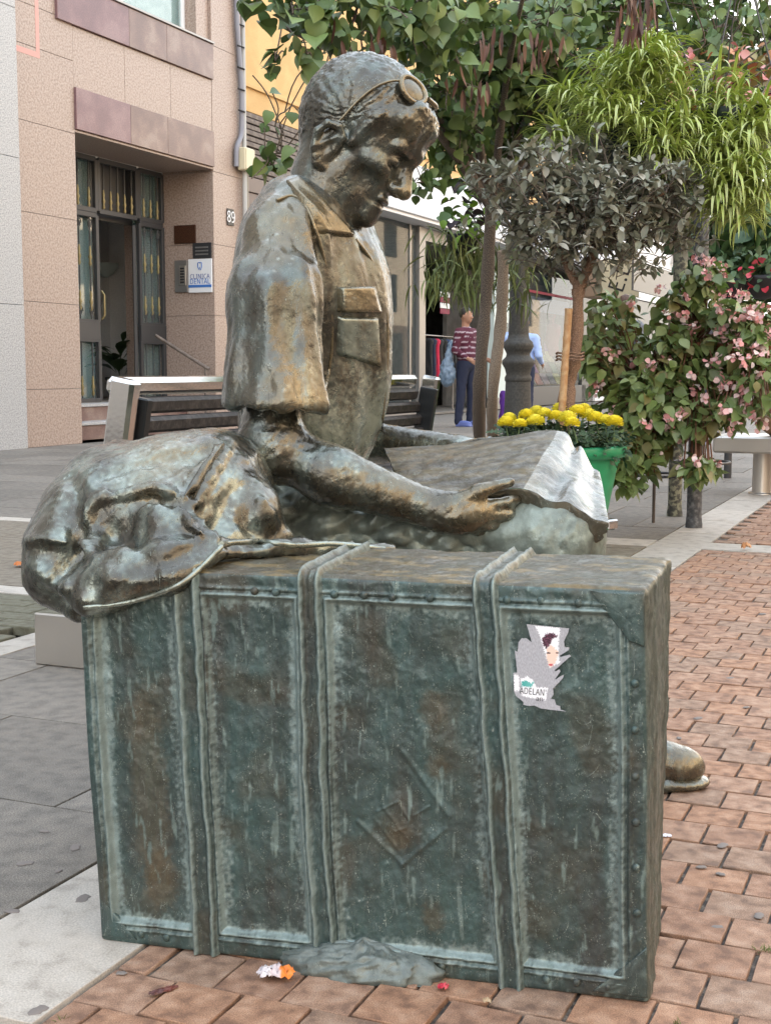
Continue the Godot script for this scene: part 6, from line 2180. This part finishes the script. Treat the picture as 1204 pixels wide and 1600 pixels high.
func spider_baskets(r: RandomNumberGenerator) -> void:
	var blade := []
	for k in 3:
		var b := MB.new()
		b.use_c = true
		var rows := []
		for j in 9:
			var t := j / 8.0
			var an := lerpf(0.9, [-1.0, -1.5, -0.4][k], t)
			var prev: Vector3 = rows[-1][1] if j > 0 else Vector3.ZERO
			var c := prev + (Vector3(0, sin(an), cos(an)) * 0.035 if j > 0 else Vector3.ZERO)
			var w := 0.0085 * (1.0 - pow(t, 3.0)) + 0.0006
			rows.append([c + Vector3(-w, 0.003, 0), c + Vector3(0, 0, 0.0), c + Vector3(w, 0.003, 0)])
		b.grid(rows)
		for j in b.v.size():
			b.c[j] = Color(0.62, 0.78, 0.7) if j % 3 == 1 else Color(1.0, 1.0, 1.0)
		blade.append(b.mesh())
	var mats := [leaf_mat(lin(0.5, 0.53, 0.16), 0.45, 0.7), leaf_mat(lin(0.58, 0.59, 0.27), 0.45, 0.7), leaf_mat(lin(0.4, 0.45, 0.11), 0.45, 0.7), leaf_mat(lin(0.45, 0.49, 0.15), 0.45, 0.7)]
	var tubs := [[1010, 200, 6.2, 0.27, "large spider plant arching over a dark hanging basket at the upper right", "dark green hanging basket under the large spider plant", [[980, 120, 6.1, 0.17, 10], [1030, 130, 6.0, 0.18, 10], [1060, 190, 5.95, 0.14, 8], [960, 190, 5.95, 0.13, 8], [1040, 250, 5.85, 0.1, 8], [1000, 205, 5.9, 0.12, 6], [1005, 95, 6.2, 0.14, 7], [880, 150, 6.2, 0.05, 3], [870, 215, 6.1, 0.07, 4], [930, 160, 6.1, 0.1, 5]]], [1150, 190, 6.1, 0.2, "spider plant trailing pale striped leaves down the right side", "dark basket hidden behind the trailing spider plant", [[1130, 160, 6.0, 0.14, 9], [1160, 230, 5.9, 0.13, 10], [1140, 280, 5.85, 0.13, 9], [1180, 290, 5.8, 0.12, 8], [1150, 330, 5.8, 0.09, 6], [1110, 230, 5.9, 0.12, 8], [1185, 190, 5.9, 0.1, 6], [1125, 310, 5.8, 0.08, 5]]]]
	for q in tubs:
		var c := P(q[0], q[1], q[2])
		var bk := thing("hanging_basket", q[5], "basket", c)
		var b := MB.new()
		var R: float = q[3]
		b.lathe([Vector2(0.02, -R * 0.8), Vector2(R * 0.6, -R * 0.72), Vector2(R * 0.88, -R * 0.4), Vector2(R, 0.0), Vector2(R * 1.03, 0.01), Vector2(R * 1.03, 0.035), Vector2(R * 0.97, 0.035), Vector2(0.0, 0.02)], 28)
		put("bowl", b.mesh(), mat(lin(0.02, 0.032, 0.028), 0.4), bk)
		for k in 3:
			b = MB.new()
			var an := TAU * k / 3.0 + 0.4
			b.tube([Vector3(cos(an) * R, 0.03, sin(an) * R), Vector3(0, 0.75, 0)], [0.004], 5, false)
			put("wire", b.mesh(), M.iron, bk)
		var t := thing("spider_plant", q[4], "plant", c)
		var xfs := []
		for s in q[6]:
			for k in int(s[4] * 2.3):
				var w := P(s[0], s[1], s[2]) - c + rand_dir(r) * float(s[3]) * 0.9 * pow(r.randf(), 0.5)
				var a0 := r.randf() * TAU
				var n := 9 + r.randi() % 5
				for j in n:
					var an := a0 + TAU * j / n + r.randf() * 0.4
					var e := r.randf_range(0.55, 1.0)
					xfs.append(Transform3D((Basis(Vector3.UP, an) * Basis(Vector3.RIGHT, r.randf_range(-0.5, 0.5))).scaled(Vector3.ONE * e * 0.85), w))
		foliage(t, "blade", blade, mats, xfs, 170)

func background_green(r: RandomNumberGenerator, bark: Material) -> void:
	# a second tree further along
	var base := AB(-2.6, 11.5)
	var t := thing("far_street_tree", "dark trunked street tree behind the flower stand", "tree", base)
	stem("trunk", [Vector3.ZERO, P(1066, 500, 11.6) - base, P(1070, 380, 11.6) - base, P(1085, 260, 11.6) - base], 0.13, 0.1, bark, t, 12, 0.2)
	var xfs := []
	var tw := []
	for c in [[1090, 330, 10.8, 0.4, 90], [1150, 370, 10.4, 0.4, 150], [1190, 400, 10.2, 0.35, 120], [1120, 400, 10.6, 0.3, 100], [1180, 310, 10.8, 0.5, 140], [1040, 180, 11.0, 0.7, 200], [1150, 200, 11.0, 0.8, 260], [950, 200, 11.5, 0.7, 200], [860, 130, 11.5, 0.7, 200], [1000, 80, 11.5, 0.8, 200], [1120, 80, 11.5, 0.8, 220], [800, 60, 11.5, 0.7, 160]]:
		var p := P(c[0], c[1], c[2]) - base
		tw.append([P(1085, 260, 11.6) - base, p])
		for k in c[4]:
			var q := p + rand_dir(r) * float(c[3]) * pow(r.randf(), 0.4)
			xfs.append(aim(q, Vector3(r.randf_range(-1, 1), r.randf_range(-1.2, 0.1), r.randf_range(-1, 1)), r.randf_range(0.8, 1.4), r, 1.2))
	foliage(t, "leaf", [leaf_shape(0.11, [0.0, 0.36, 0.5, 0.52, 0.45, 0.3, 0.0], 0.25, 0.25)], [leaf_mat(lin(0.05, 0.1, 0.035)), leaf_mat(lin(0.075, 0.14, 0.045)), leaf_mat(lin(0.035, 0.07, 0.028)), leaf_mat(lin(0.1, 0.17, 0.05))], xfs, 60)
	twigs(t, tw, 0.012, bark)
	# orange leaved branches with pink flowers, upper right
	var ob := P(1120, 120, 7.2)
	var ot := thing("orange_vine", "vine of orange leaves and pink blossom over the right spider plant", "vine", ob)
	xfs = []
	var fx := []
	tw = []
	for k in 150:
		var q := P(1040 + r.randf() * 180, 60 + r.randf() * 90 + r.randf() * 30, 7.2 + r.randf_range(-0.4, 0.4)) - ob
		xfs.append(aim(q, rand_dir(r) + Vector3(0, -0.5, 0), r.randf_range(0.6, 1.2), r, 1.0))
		if k % 8 == 0:
			tw.append([q, q + rand_dir(r) * 0.15, q + rand_dir(r) * 0.3])
		if k % 9 == 0:
			for j in 7:
				fx.append(aim(q + rand_dir(r) * 0.03, rand_dir(r), r.randf_range(0.7, 1.2), r, 1.0))
	foliage(ot, "leaf", [leaf_shape(0.07, [0.0, 0.26, 0.36, 0.37, 0.28, 0.16, 0.0], 0.1, 0.15)], [leaf_mat(lin(0.36, 0.12, 0.04)), leaf_mat(lin(0.28, 0.13, 0.05)), leaf_mat(lin(0.2, 0.16, 0.05)), leaf_mat(lin(0.42, 0.2, 0.09))], xfs, 80)
	foliage(ot, "petal", [leaf_shape(0.045, [0.05, 0.36, 0.46, 0.44, 0.3, 0.0], 0.25, 0.2)], [leaf_mat(lin(0.75, 0.42, 0.42), 0.5, 0.4), leaf_mat(lin(0.7, 0.3, 0.3), 0.5, 0.4)], fx, 40)
	twigs(ot, tw, 0.004, bark)
	# red flowered hanging pot at the right edge
	var hb := P(1165, 440, 10.0)
	var h := thing("red_flower_basket", "dark hanging bowl of small red flowers at the right edge", "hanging plant", hb)
	for k in 2:
		var b := MB.new()
		b.lathe([Vector2(0.02, -0.16), Vector2(0.14, -0.13), Vector2(0.19, -0.02), Vector2(0.195, 0.01), Vector2(0, 0.01)], 20, at(Vector3(-0.12 + k * 0.22, 0.02 * k, 0.1 * k)))
		put("bowl", b.mesh(), M.dark, h)
	var b3 := MB.new()
	b3.tube([Vector3(-0.1, -0.12, 0), Vector3(-0.1, -2.5, 0)], [0.03], 8)
	put("post", b3.mesh(), M.iron, h)
	xfs = []
	fx = []
	for k in 260:
		xfs.append(aim(Vector3(r.randfn() * 0.2, r.randf_range(-0.05, 0.25), r.randfn() * 0.15), rand_dir(r) + Vector3(0, -0.4, 0.2), r.randf_range(0.6, 1.1), r, 1.0))
		if k % 6 == 0:
			fx.append(aim(Vector3(r.randfn() * 0.22, r.randf_range(-0.14, 0.12), 0.18 + r.randf() * 0.1), rand_dir(r), r.randf_range(0.8, 1.4), r, 1.0))
	foliage(h, "leaf", [leaf_shape(0.08, [0.0, 0.3, 0.38, 0.36, 0.22, 0.0], 0.2, 0.2)], [leaf_mat(lin(0.06, 0.11, 0.04)), leaf_mat(lin(0.04, 0.075, 0.03))], xfs, 40)
	foliage(h, "petal", [leaf_shape(0.05, [0.05, 0.36, 0.46, 0.44, 0.0], 0.25, 0.2)], [leaf_mat(lin(0.55, 0.03, 0.06)), leaf_mat(lin(0.6, 0.1, 0.14))], fx, 30)
	# plant inside the doorway
	var pb := AB(-10.7, FB(188, -10.7), 0.43)
	var pp := thing("doorway_plant", "dark broad leaved pot plant inside the open doorway", "plant", pb)
	put("pot", pot_mesh(0.2, 0.14, 0.3, 0.05, 0.015), M.dark, pp)
	xfs = []
	for k in 22:
		var an := r.randf() * TAU
		xfs.append(aim(Vector3(cos(an) * 0.08, 0.3 + r.randf() * 0.45, sin(an) * 0.08), Vector3(cos(an), r.randf_range(0.3, 1.5), sin(an)), r.randf_range(0.7, 1.2), r, 0.4))
	foliage(pp, "leaf", [leaf_shape(0.5, [0.01, 0.02, 0.1, 0.17, 0.18, 0.12, 0.0], 0.3, 0.5)], [leaf_mat(lin(0.03, 0.06, 0.025)), leaf_mat(lin(0.045, 0.085, 0.035))], xfs, 30)

# ---------- benches ----------
func build_benches() -> void:
	var wood := mat(Color(1, 1, 1), 0.5, 0.0, speckled(512, 501, 0.03, [[0.3, lin(0.014, 0.013, 0.014)], [0.55, lin(0.026, 0.024, 0.025)], [0.75, lin(0.05, 0.045, 0.043)]], 0.3, 0.3), 2.0, M.grit, 0.1)
	var dark_frame := mat(lin(0.03, 0.033, 0.035), 0.3, 0.6)
	var b_end := [2.98, 5.24]
	var o := thing("street_bench", "stainless steel bench with dark wooden slats standing behind the reader", "bench")
	var fr := ab_basis()
	var lean := Basis(-U, 0.2) * fr
	for k in 2:
		var bb: float = b_end[k]
		put("foot", box_mesh(Vector3(0.62, 0.145, 0.012), 0.005), M.brushed, o, Transform3D(fr, AB(-2.0, bb - 0.06 + k * 0.1, 0.073)))
		put("leg", box_mesh(Vector3(0.06, 0.3, 0.05), 0.006), M.brushed, o, Transform3D(fr, AB(-2.020, bb, 0.28)))
		put("end_plate", box_mesh(Vector3(0.075, 0.44, 0.05), 0.01), M.steel, o, Transform3D(Basis(-U, -0.17) * fr, AB(-2.070, bb, 0.575)))
		put("inner_plate", box_mesh(Vector3(0.075, 0.36, 0.03), 0.004), dark_frame, o, Transform3D(Basis(-U, -0.17) * fr, AB(-2.055, bb + 0.045 * (1 - 2 * k), 0.565)))
		put("seat_end", box_mesh(Vector3(0.46, 0.06, 0.05), 0.01), M.steel, o, Transform3D(fr, AB(-1.890, bb, 0.405)))
	var mid: float = (b_end[0] + b_end[1]) / 2
	var span: float = b_end[1] - b_end[0]
	var rail := MB.new()
	rail.box(Vector3(0.045, 0.05, span - 0.06), Transform3D(Basis(-U, -0.17) * fr, AB(-2.105, mid, 0.772)), 0.014)
	put("top_rail", rail.mesh(), M.steel, o)
	for k in 5:
		var sl := MB.new()
		sl.box(Vector3(0.032, 0.046, span - 0.1), Transform3D(Basis(-U, -0.17) * fr, AB(-2.088 + k * 0.0095, mid, 0.716 - k * 0.054)), 0.014)
		put("back_slat", sl.mesh(), wood, o)
	for k in 4:
		var sl := MB.new()
		sl.box(Vector3(0.09, 0.034, span - 0.06), Transform3D(fr, AB(-2.050 + k * 0.11, mid, 0.435)), 0.015)
		put("seat_slat", sl.mesh(), wood, o)
	# steel bench on the right
	var s := thing("steel_bench", "brushed steel bench on round legs at the right edge, a bowl of flowers on it", "bench")
	put("seat", box_mesh(Vector3(2.2, 0.11, 0.5), 0.012), M.brushed, s, Transform3D(fr, AB(-0.32, 9.0, 0.335)))
	for k in 2:
		var lg := MB.new()
		lg.lathe([Vector2(0.085, 0), Vector2(0.085, 0.012), Vector2(0.062, 0.016), Vector2(0.06, 0.29)], 24, at(AB(-1.13 + k * 1.6, 8.98)))
		put("leg", lg.mesh(), M.brushed, s)
	var bowl := thing("clay_bowl", "shallow tan clay bowl standing on the steel bench", "bowl", AB(-0.95, 8.95, 0.39))
	var bm := MB.new()
	bm.lathe([Vector2(0.0, 0), Vector2(0.13, 0), Vector2(0.2, 0.05), Vector2(0.235, 0.14), Vector2(0.25, 0.165), Vector2(0.24, 0.175), Vector2(0.2, 0.15), Vector2(0, 0.14)], 28)
	put("bowl", bm.mesh(), mat(Color(1, 1, 1), 0.8, 0.0, speckled(256, 511, 0.04, [[0.3, lin(0.26, 0.15, 0.085)], [0.7, lin(0.36, 0.22, 0.13)]], 0.3, 0.2), 2.0), bowl)

# ---------- passers-by ----------
func person(label: String, at_: Vector3, turn: float, tall: float, shirt_m: Material, legs_m: Material, hair_c: Color, raised: bool, long_hair := false) -> Node3D:
	var o := thing("person", label, "person", at_, turn)
	o.scale = Vector3.ONE * (tall / 1.75)
	var skin := mat(lin(0.36, 0.19, 0.12), 0.6)
	var key := str(raised) + str(long_hair)
	if not M.has(key):
		M[key] = person_meshes(raised, long_hair)
	var w: Array = M[key]
	put("body", w[0], skin, o)
	put("hair", w[1], mat(hair_c, 0.6), o)
	put("top", w[2], shirt_m, o)
	put("trousers", w[3], legs_m, o)
	for k in 2:
		put("shoe", w[4 + k], mat(lin(0.12, 0.16, 0.4), 0.6) if not raised else M.dark, o)
	return o

func person_meshes(raised: bool, long_hair: bool) -> Array:
	var out := []
	# faces +z; body of head, neck, arms and hands
	var s := Soft.new()
	s.egg(Vector3(0, 1.64, 0.0), Vector3(0.075, 0.105, 0.095), Basis.IDENTITY, 0.02)
	s.egg(Vector3(0, 1.59, 0.035), Vector3(0.055, 0.075, 0.06), Basis.IDENTITY, 0.02)
	s.limb(Vector3(0, 1.63, 0.1), Vector3(0, 1.6, 0.115), 0.009, 0.014, 0.008)
	s.limb(Vector3(0, 1.58, -0.01), Vector3(0, 1.44, -0.02), 0.052, 0.06, 0.02)
	for k: float in [-1.0, 1.0]:
		s.egg(Vector3(0.076 * k, 1.625, 0.0), Vector3(0.012, 0.032, 0.02), Basis.IDENTITY, 0.005)
		s.egg(Vector3(0.03 * k, 1.64, 0.098), Vector3(0.015, 0.008, 0.012), Basis.IDENTITY, 0.006, 1)
		var elbow := Vector3(0.25 * k, 1.12, -0.02)
		var wrist := Vector3(0.24 * k, 1.0, 0.2)
		if raised and k > 0:
			elbow = Vector3(0.42, 1.36, 0.04)
			wrist = Vector3(0.16, 1.52, 0.12)
		s.limb(Vector3(0.19 * k, 1.38, 0), elbow, 0.05, 0.04, 0.02)
		s.limb(elbow, wrist, 0.038, 0.027, 0.02)
		var d := (wrist - elbow).normalized()
		s.egg(wrist + d * 0.05, Vector3(0.03, 0.03, 0.045), Basis.looking_at(-d, Vector3.UP if absf(d.y) < 0.9 else Vector3.RIGHT), 0.015)
		for j in 4:
			var sp := Vector3(0.0, 0.018 * (j - 1.5), 0.0)
			s.limb(wrist + d * 0.08 + sp, wrist + d * 0.155 + sp * 1.2 + Vector3(-0.02 * k, 0, 0), 0.011, 0.008, 0.004)
		s.limb(wrist + d * 0.04 + Vector3(0, 0.03, 0), wrist + d * 0.1 + Vector3(-0.02 * k, 0.045, 0), 0.012, 0.009, 0.006)
	var b := MB.new()
	add_soft(b, s, 0.013)
	b.use_c = false
	out.append(b.mesh())
	s = Soft.new()      # hair
	s.egg(Vector3(0, 1.665, -0.015), Vector3(0.084, 0.098, 0.1), Basis.IDENTITY, 0.02)
	if long_hair:
		s.egg(Vector3(0, 1.55, -0.06), Vector3(0.09, 0.17, 0.06), Basis.IDENTITY, 0.03)
	s.slab(Vector3(0, 1.6, 0.12), Vector3(0.2, 0.075, 0.09), 0.02, Basis.IDENTITY, 0.01, 1)
	b = MB.new()
	add_soft(b, s, 0.016, func(p: Vector3, _n: Vector3) -> float: return nz_c.get_noise_3dv(p * Vector3(60, 20, 60)) * 0.008)
	b.use_c = false
	out.append(b.mesh())
	s = Soft.new()      # top
	s.egg(Vector3(0, 1.28, 0), Vector3(0.19, 0.2, 0.115), Basis.IDENTITY, 0.05)
	s.egg(Vector3(0, 1.05, 0.01), Vector3(0.175, 0.17, 0.13), Basis.IDENTITY, 0.06)
	s.limb(Vector3(-0.18, 1.39, 0), Vector3(0.18, 1.39, 0), 0.06, 0.06, 0.05)
	for k: float in [-1.0, 1.0]:
		var elbow := Vector3(0.25 * k, 1.12, -0.02)
		var wrist := Vector3(0.24 * k, 1.0, 0.2)
		if raised and k > 0:
			elbow = Vector3(0.42, 1.36, 0.04)
			wrist = Vector3(0.16, 1.52, 0.12)
		s.limb(Vector3(0.19 * k, 1.38, 0), elbow, 0.066, 0.056, 0.03)
		s.limb(elbow, elbow.lerp(wrist, 0.85), 0.053, 0.042, 0.03)
	b = MB.new()
	add_soft(b, s, 0.02, func(p: Vector3, _n: Vector3) -> float: return nz_a.get_noise_3dv(p * Vector3(9, 16, 9)) * 0.012, func(p: Vector3, _n: Vector3) -> Color:
		var f := fposmod(p.y * 13.0 + 0.4 * nz_a.get_noise_3dv(p * 3.0), 1.0)
		return Color(0.42, 0.34, 0.38) if f < 0.17 else Color(0.075, 0.01, 0.026))
	out.append(b.mesh())
	s = Soft.new()      # trousers
	s.egg(Vector3(0, 0.93, 0.0), Vector3(0.17, 0.13, 0.125), Basis.IDENTITY, 0.04)
	for k: float in [-1.0, 1.0]:
		s.limb(Vector3(0.09 * k, 0.88, 0), Vector3(0.1 * k, 0.48, 0.01 + 0.03 * k), 0.095, 0.068, 0.03)
		s.limb(Vector3(0.1 * k, 0.48, 0.01 + 0.03 * k), Vector3(0.11 * k, 0.07, -0.03 + 0.03 * k), 0.07, 0.06, 0.02)
	b = MB.new()
	add_soft(b, s, 0.024, func(p: Vector3, _n: Vector3) -> float: return nz_a.get_noise_3dv(p * Vector3(12, 20, 12)) * 0.01)
	b.use_c = false
	out.append(b.mesh())
	for k: float in [-1.0, 1.0]:
		s = Soft.new()
		s.egg(Vector3(0.11 * k, 0.045, 0.05), Vector3(0.05, 0.045, 0.13), Basis.IDENTITY, 0.01)
		s.slab(Vector3(0.11 * k, 0.012, 0.05), Vector3(0.05, 0.015, 0.135), 0.012, Basis.IDENTITY, 0.01)
		b = MB.new()
		add_soft(b, s, 0.013)
		b.use_c = false
		out.append(b.mesh())
	return out

func build_people() -> void:
	var stripes := mat(Color(1, 1, 1), 0.85)
	stripes.vertex_color_use_as_albedo = true
	var denim := mat(lin(0.016, 0.022, 0.05), 0.85)
	var c := G(727, 666)
	person("dark haired man in a maroon striped sweater and navy trousers outside the shop", c, 0.9, 1.74, stripes, denim, lin(0.02, 0.018, 0.016), false)
	var d := G(816, 668)
	person("man in a light blue shirt seen from behind, half hidden by the lamp post", d, 2.75, 1.62, mat(lin(0.36, 0.48, 0.78), 0.8), denim, lin(0.03, 0.025, 0.02), true)
	person("brown haired person in dark clothes behind the begonias", AB(-3.3, 14.4), 2.2, 1.64, mat(lin(0.16, 0.17, 0.2), 0.8), denim, lin(0.075, 0.035, 0.02), false, true)
	person("blond person in dark clothes behind the begonias", AB(-2.6, 14.6), 2.9, 1.7, mat(lin(0.12, 0.12, 0.14), 0.8), denim, lin(0.4, 0.26, 0.13), false, true)
	# carrier bag
	var bag := thing("plastic_bag", "thin grey plastic carrier bag hanging behind the man in the striped sweater", "bag", c + Vector3(-0.28, 0.62, 0.12))
	var s := Soft.new()
	s.egg(Vector3(0, 0.16, 0), Vector3(0.12, 0.2, 0.09), Basis.IDENTITY, 0.05)
	s.limb(Vector3(0, 0.3, 0), Vector3(0.05, 0.62, 0), 0.07, 0.03, 0.05)
	var b := MB.new()
	add_soft(b, s, 0.016, func(p: Vector3, _n: Vector3) -> float: return nz_a.get_noise_3dv(p * Vector3(26, 9, 26)) * 0.03)
	b.use_c = false
	var pm := mat(Color(0.42, 0.5, 0.58), 0.3)
	put("bag", b.mesh(), pm, bag)
	# clothes rail in the shop door
	var rail := thing("clothes_rail", "clothes rail in the dark shop doorway behind the striped man", "clothes rail", AB(-9.3, FB(682, -9.3)))
	b = MB.new()
	b.tube([U * -0.9 + Vector3(0, 0.03, 0), U * -0.9 + Vector3(0, 1.5, 0), U * 0.9 + Vector3(0, 1.5, 0), U * 0.9 + Vector3(0, 0.03, 0)], [0.02], 8)
	put("frame", b.mesh(), M.alu, rail)
	var r := RandomNumberGenerator.new()
	r.seed = 8
	for k in 9:
		var g := thing("hanging_garment", ["black", "navy", "bright red", "charcoal", "black", "dark blue", "grey", "black", "dark green"][k] + " garment on the doorway clothes rail, " + ["first", "second", "third", "fourth", "fifth", "sixth", "seventh", "eighth", "ninth"][k] + " from the shop window", "garment", AB(-9.3, FB(682, -9.3)) + U * (-0.75 + k * 0.19), 0, "garments on the clothes rail")
		var col: Color = [lin(0.015, 0.015, 0.017), lin(0.02, 0.025, 0.05), lin(0.5, 0.02, 0.06), lin(0.03, 0.03, 0.032), lin(0.012, 0.012, 0.012), lin(0.02, 0.04, 0.1), lin(0.1, 0.1, 0.11), lin(0.015, 0.015, 0.015), lin(0.02, 0.04, 0.03)][k]
		s = Soft.new()
		s.slab(Vector3(0, 1.05, 0), Vector3(0.05, 0.38, 0.2), 0.03, Basis(V, Vector3.UP, -U) * Basis(Vector3.UP, PI / 2), 0.03)
		s.limb(Vector3(0, 1.38, 0) - V * 0.17, Vector3(0, 1.38, 0) + V * 0.17, 0.04, 0.04, 0.05)
		b = MB.new()
		add_soft(b, s, 0.03, func(p: Vector3, _n: Vector3) -> float: return nz_a.get_noise_3dv(p * Vector3(18, 4, 18)) * 0.02)
		b.use_c = false
		put("cloth", b.mesh(), mat(col, 0.85), g)
	var pb := thing("price_board", "small maroon and white price board in the shop doorway", "sign", AB(-9.2, FB(694, -9.2), 1.98))
	for k in 4:
		put("stripe", box_mesh(Vector3(0.5, 0.1, 0.02), 0.003), [mat(lin(0.2, 0.02, 0.05), 0.6), M.white_paint][k % 2], pb, Transform3D(Basis(U, Vector3.UP, V), Vector3(0, k * 0.11, 0)))
	var pu := thing("purple_coat", "purple cloth hanging beside the pale panel behind the stake", "cloth", G(795, 672) + Vector3(0, 0.0, 0))
	s = Soft.new()
	s.limb(Vector3(0.05, 0.06, 0), Vector3(-0.08, 0.5, 0), 0.2, 0.05, 0.02)
	b = MB.new()
	add_soft(b, s, 0.02, func(p: Vector3, _n: Vector3) -> float: return nz_a.get_noise_3dv(p * Vector3(16, 5, 16)) * 0.03)
	b.use_c = false
	put("cloth", b.mesh(), mat(lin(0.09, 0.02, 0.22), 0.8), pu)

# ---------- litter ----------
func scrap(called: String, label: String, cat: String, at_: Vector3, size: Vector2, cols: Array, sd: int, crumple: float, turn := 0.0) -> void:
	var o := thing(called, label, cat, at_, turn)
	var b := MB.new()
	b.use_c = true
	var rows := []
	var n := 14
	for j in n + 1:
		var row := []
		for i in n + 1:
			var u := Vector2(i, j) / n * 2.0 - Vector2.ONE
			var rim := 1.0 + 0.3 * nz_a.get_noise_2d(atan2(u.y, u.x) * 2.0 + sd * 7.0, sd)
			var q := u * size * 0.5 * rim * (1.0 - 0.16 * u.length_squared())
			row.append(Vector3(q.x, 0.002 + crumple * (0.5 + 0.5 * nz_b.get_noise_2d(u.x * 2.1 + sd * 11.0, u.y * 2.1)) * (1.0 - 0.35 * u.length_squared()) + absf(nz_c.get_noise_2d(u.x * 4.0 + sd, u.y * 4.0)) * crumple * 0.5, q.y))
		rows.append(row)
	b.grid(rows)
	for k in b.v.size():
		var t := clampf(b.v[k].x / size.x + 0.5 + 0.12 * nz_b.get_noise_2d(b.v[k].z * 60.0, sd), 0.0, 0.999)
		b.c[k] = cols[int(t * cols.size())]
	var m := mat(Color(1, 1, 1), 0.45)
	m.vertex_color_use_as_albedo = true
	put("sheet", b.mesh(), m, o)

func build_small_things() -> void:
	scrap("sweet_wrapper", "crumpled white and orange sweet wrapper lying in front of the suitcase", "wrapper", G(430, 1530), Vector2(0.058, 0.036), [Color(0.62, 0.55, 0.56), Color(0.66, 0.6, 0.6), Color(0.6, 0.5, 0.5), Color(0.75, 0.2, 0.02), Color(0.8, 0.22, 0.03)], 3, 0.022)
	scrap("red_wrapper", "tiny crumpled red wrapper at the foot of the suitcase", "wrapper", G(692, 1548), Vector2(0.017, 0.013), [Color(0.5, 0.02, 0.05), Color(0.6, 0.08, 0.1)], 5, 0.011)
	scrap("fallen_leaf", "dark red fallen leaf on the pavers left of the white wrapper", "leaf", G(255, 1552), Vector2(0.045, 0.015), [Color(0.09, 0.03, 0.025), Color(0.14, 0.04, 0.03)], 7, 0.006, 0.6)
	scrap("fallen_leaf", "orange fallen leaf on the far left pavement", "leaf", G(37, 886), Vector2(0.085, 0.07), [Color(0.5, 0.16, 0.04), Color(0.55, 0.22, 0.06)], 9, 0.03)
	scrap("fallen_leaf", "curled orange leaf on the pale strip beyond the suitcase", "leaf", G(1165, 860), Vector2(0.05, 0.045), [Color(0.55, 0.25, 0.1), Color(0.65, 0.36, 0.18)], 12, 0.045)
	scrap("paper_scrap", "white scrap of paper beside the suitcase's right edge", "paper", G(1040, 1308), Vector2(0.022, 0.016), [Color(0.8, 0.8, 0.84), Color(0.72, 0.72, 0.8)], 14, 0.004)
	scrap("paper_scrap", "white strip of paper behind the bronze shoe", "paper", G(1078, 1188), Vector2(0.03, 0.055), [Color(0.78, 0.78, 0.84), Color(0.7, 0.7, 0.78)], 16, 0.012, 0.5)
	scrap("pebble", "small tan pebble on the pavers before the suitcase's right strap", "pebble", G(760, 1569), Vector2(0.013, 0.011), [Color(0.42, 0.3, 0.18), Color(0.45, 0.33, 0.2)], 18, 0.008)
	var r := RandomNumberGenerator.new()
	r.seed = 31
	var xfs := []
	for q in [[1178, 1482], [1190, 1486], [1196, 1487], [1060, 1600], [95, 1592]]:
		for k in 9:
			xfs.append(aim(G(q[0] + r.randf_range(-8, 8), q[1] + r.randf_range(-2, 2)) - Vector3(0, 0.004, 0), Vector3(r.randfn() * 0.6, 1, r.randfn() * 0.6), r.randf_range(0.5, 1.0), r, 3.0))
	var g := many("joint_grass", leaf_shape(0.016, [0.06, 0.08, 0.05, 0.0], 0.2, 0.4), leaf_mat(lin(0.12, 0.14, 0.04)), xfs, self)
	g.set_meta("label", "grass tufts growing in the paver joints")
